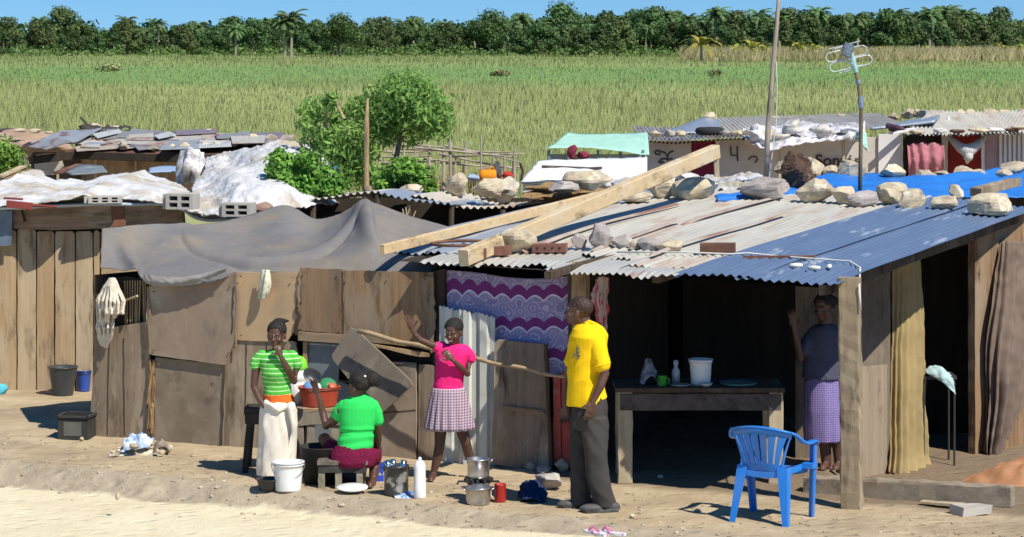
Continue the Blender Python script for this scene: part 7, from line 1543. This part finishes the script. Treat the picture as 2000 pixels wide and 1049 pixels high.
    for i, (px, py) in enumerate([(1458, 248), (1480, 246), (1508, 243), (1540, 245), (1590, 242), (1646, 240), (1668, 241), (1690, 241), (1710, 239), (1730, 237), (1745, 235), (1775, 232), (1790, 229)]):
        mk('roof_stone', rock(p(px, py, 50), rnd.uniform(.2, .36), .25, rnd.uniform(.1, .17), 560 + i), STONE, label='small cream stone along the ridge of the awning shack roof', cat='stone', group='stones along the awning shack ridge')
    mk('ridge_block', box(p(1818, 222, 49.5), (.36, .3, .14), rotz(.3), .01), CONC, label='squared block at the top corner of the tilted roof sheet', cat='block')
    for px, py, w_, lb in ((1876, 231, 38, 'larger left stone of the pair on the red door shack roof'), (1896, 232, 34, 'right stone of the pair on the red door shack roof'), (1934, 229, 22, 'upright stone at the middle of the red door shack roof'), (1962, 232, 24, 'stone near the right end of the red door shack roof'), (1996, 230, 22, 'greenish stone at the right edge of the far roof')):
        mk('roof_stone', rock(p(px, py, 49.6), w_ * 49.6 / F * .62, .25, .17, px), STONE, label=lb, cat='stone')
    mk('roof_peg', tube([p(1851, 240, 48), p(1852, 226, 48)], .03, 6), PW, label='white upright peg between the two far right roofs', cat='peg')
far_right()
# ------------------------------------------------------------------ tin shacks at the left, middle distance
def far_left():
    p = P
    r = empty('scrap_roof_shack', (tp(330, 330, 2).x, 40, 0), 'long shack under a roof patched from many scrap metal sheets', 'shack')
    t = lambda x, y: p(x, y, 39.2 + (300 - y) * .075)
    SM = [GALV, tin('tin_greyer', (.42, .43, .44), (.34, .35, .36)), RUSTY, tin('tin_mauve', (.30, .24, .26), (.24, .19, .21)), tin('tin_white2', (.66, .66, .62), (.58, .58, .54)), tin('tin_dull', (.36, .35, .33), (.30, .29, .27))]
    rn = random.Random(5)
    rows_ = [(262, 280), (276, 296)]
    def qs(l, m, i): mk('roof_sheet', (lambda v: (v, [(0, 1, 2, 3), (7, 6, 5, 4), (0, 4, 5, 1), (1, 5, 6, 2), (2, 6, 7, 3), (3, 7, 4, 0)]))([t(x, y) + V((0, 0, i * .006)) for x, y in l] + [t(x, y) + V((0, 0, i * .006 - .012)) for x, y in l]), m, r)
    L4 = [([(150, 278), (205, 262), (260, 254), (250, 272)], 4), ([(205, 262), (262, 252), (330, 258), (300, 270)], 5), ([(145, 288), (215, 275), (240, 290), (150, 296)], 2), ([(210, 276), (250, 268), (275, 288), (236, 293)], 0), ([(250, 266), (300, 262), (300, 280), (262, 286)], 0), ([(258, 286), (330, 272), (350, 288), (270, 296)], 5), ([(300, 262), (350, 262), (360, 276), (306, 284)], 3), ([(345, 262), (400, 262), (396, 282), (350, 284)], 0), ([(395, 264), (450, 266), (446, 284), (392, 284)], 2),
          ([(440, 266), (500, 268), (508, 286), (444, 288)], 1), ([(496, 268), (552, 270), (540, 284), (500, 288)], 3), ([(330, 284), (395, 280), (392, 297), (310, 300)], 1), ([(390, 282), (450, 284), (452, 294), (388, 297)], 4), ([(340, 264), (420, 260), (424, 268), (346, 272)], 3), ([(420, 272), (470, 270), (476, 278), (424, 280)], 5), ([(180, 272), (232, 262), (238, 268), (190, 280)], 4), ([(300, 276), (330, 268), (345, 274), (310, 282)], 4), ([(450, 278), (520, 276), (516, 290), (454, 292)], 0), ([(60, 292), (120, 268), (200, 262), (150, 290)], 1), ([(55, 300), (110, 282), (140, 290), (90, 306)], 5)]
    for i, (l, m) in enumerate(L4): qs(l, SM[m], i)
    for i in range(34):
        x = rn.uniform(110, 545); y = rn.uniform(262, 292); w_ = rn.uniform(16, 60); h_ = rn.uniform(3, 9); sk_ = rn.uniform(-10, 16)
        qs([(x, y), (x + sk_, y - h_), (x + sk_ + w_, y - h_ + rn.uniform(-1, 2)), (x + w_, y + rn.uniform(-1, 2))], SM[rn.choice((0, 0, 2, 3, 4, 4, 5, 1))], 6 + (i % 5) * .6)
    patch('under_roof', [[t(x, y) - V((0, 0, .05)) for x, y in ((150, 264), (260, 254), (400, 258), (548, 270))], [t(x, y) - V((0, 0, .05)) for x, y in ((145, 290), (260, 294), (390, 297), (505, 290))]], 30, 8, IRON, r, thick=.02)
    WV = mat('woven_wall', (.42, .31, .19), (.28, .20, .12), scale=10, st=(2, 2, .5), bump=.4, c3=(.20, .14, .09), s3=3)
    panel('wall', WL, [(158, 296), (260, 300), (372, 302), (420, 297), (420, 400), (158, 400)], -.3, .05, WV, r)
    panel('wall', WL, [(60, 298), (170, 296), (170, 400), (60, 400)], -.3, .05, W_dark, r)
    panel('sack_wall', WL, [(66, 312), (120, 308), (126, 338), (70, 345)], .1, .05, CONC, r)
    for x in (110, 184, 262, 322): panel('post', WL, [(x, 292), (x + 4, 292), (x + 5, 400), (x + 1, 400)], -.2, .04, W_pale, r)
    panel('rail', WL, [(70, 302), (118, 298), (118, 303), (72, 308)], .12, .05, W_tan, r)
    panel('rust_flap', WL, [(130, 292), (162, 288), (158, 302), (128, 304)], .15, .02, IRON, r)
    mk('eave', join(*[bar(t(a, b_) - V((0, .1, .10)), t(c_, d_) - V((0, .1, .10)), .08, .12) for a, b_, c_, d_ in ((150, 290, 262, 294), (262, 294, 392, 297), (392, 297, 505, 290), (62, 300, 150, 290))]), DARK, r)
    for i, (px, py) in enumerate([(240, 298), (300, 300), (335, 299), (400, 296), (455, 293), (480, 290), (360, 298), (425, 294)]):
        mk('roof_stone', rock(t(px, py - 6), rn.uniform(.12, .22), .15, rn.uniform(.07, .12), 600 + i), STONE, label='small white stone along the eave of the scrap metal roof', cat='stone', group='stones on the scrap metal eave')
    for px, py, w_, h_, lb in ((187, 254, 22, 13, 'cream stone on the dark ridge at far left'), (225, 251, 14, 6, 'small white stone on the left ridge of the scrap roof'), (408, 262, 18, 10, 'lone cream stone on the middle of the scrap roof ridge'), (495, 278, 14, 16, 'upright cream stone at the right end of the scrap roof'), (530, 278, 26, 14, 'large cream stone at the right end of the scrap roof'), (40, 258, 16, 8, 'white stone on the far left ridge'), (70, 260, 18, 8, 'second white stone on the far left ridge'), (95, 261, 10, 5, 'smallest white stone on the far left ridge'), (476, 284, 12, 8, 'small stone left of the upright cream stone')):
        mk('roof_stone', rock(t(px, py), w_ * 42 / F, .2, h_ * 42 / F, px + 9), STONE, label=lb, cat='stone')
    mk('dark_bundle', rock(t(175, 262), .7, .3, .12, 620, rough=.9), mat('black_plastic', (.03, .028, .026), (.08, .07, .06), scale=8), label='dark heap of black plastic on the left ridge', cat='heap')
    patch('black_plastic', [[t(x, y) + V((0, .2, .03)) for x, y in ((150, 262), (200, 255), (225, 249), (252, 254))], [t(x, y) + V((0, 0, .03)) for x, y in ((150, 268), (190, 264), (225, 256), (256, 257))]], 30, 8, mat('black_plastic', (.03, .028, .026)), wr=.05, ws=5, label='black plastic sheet along the left ridge of the scrap roof', cat='sheet', thick=.01)
    mk('bent_wire', tube([t(184, 250), t(170, 243), t(158, 230)], .02, 5), W_dark, label='dark bent stick rising from the left ridge', cat='stick')
    mk('orange_bank', rock(p(45, 312, 43), 2.0, 1.0, .46, 630, rough=.5), mat('orange_earth', (.36, .25, .17), (.30, .21, .14), scale=3, c3=(.42, .28, .25), s3=2, bump=.4), smooth=True, label='low orange earth mound at the far left edge', cat='mound')
    mk('grey_mound', rock(p(25, 345, 36.5), .55, .5, .36, 633, rough=.4), mat('mound_grey', (.16, .13, .11), (.11, .09, .075), scale=5, bump=.4), smooth=True, label='dark rounded earthen mound beside the green bush at left', cat='mound')
    mk('ridge_strip', rock(p(30, 262, 44), .7, .3, .09, 636, rough=.6), mat('black_plastic', (.03, .028, .026)), label='black strip along the top of the orange earth mound', cat='strip')
    for a_, b_, m_, lb in (((0, 345), (45, 325), W_pale, 'pale scrap strip lying left of the white tarpaulin'), ((0, 352), (60, 332), W_brown, 'brown scrap board lying left of the white tarpaulin'), ((108, 338), (155, 322), IRON, 'rusty strip leaning on the white tarpaulin edge')):
        mk('scrap_strip', bar(p(*a_, 34), p(*b_, 34.8), .10, .03), m_, label=lb, cat='scrap')
    patch('tin_offcut', [[p(128, 336, 33.5), p(160, 322, 34), p(200, 324, 34)], [p(140, 342, 33), p(175, 340, 33), p(210, 336, 33)]], 12, 6, BLUET, label='grey blue tin offcut between woven wall and white tarpaulin', cat='sheet', thick=.01)
    patch('blue_sheet', [[p(292, 328, 34), p(320, 324, 34.3), p(352, 325, 34.4)], [p(290, 338, 33), p(320, 336, 33), p(352, 336, 33)]], 12, 6, mat('sheet_paleblue', (.22, .32, .45), (.3, .38, .5)), label='pale blue sheet at the foot of the woven wall', cat='sheet', thick=.01)
    rag('hanging_plastic', [[p(352, 296, 33), p(375, 292, 32.8), p(398, 298, 33)], [p(350, 330, 32.8), p(372, 326, 32.3), p(400, 330, 32.8)], [p(355, 362, 32.6), p(372, 355, 32.4), p(398, 366, 32.6)]], mat('plastic_grey', (.60, .60, .62), (.30, .27, .25), scale=6, lo=.42, hi=.6, rough=.5), 'torn grey white plastic hanging between the two white tarpaulins', 30, 30, wr=.025, ws=4, cat_='plastic', folds=(3, .05, 2))
    mk('dark_gap', box(p(385, 352, 33.6), (.35, .05, .3)), W_dark, label='brown board behind the torn plastic', cat='board')
far_left()
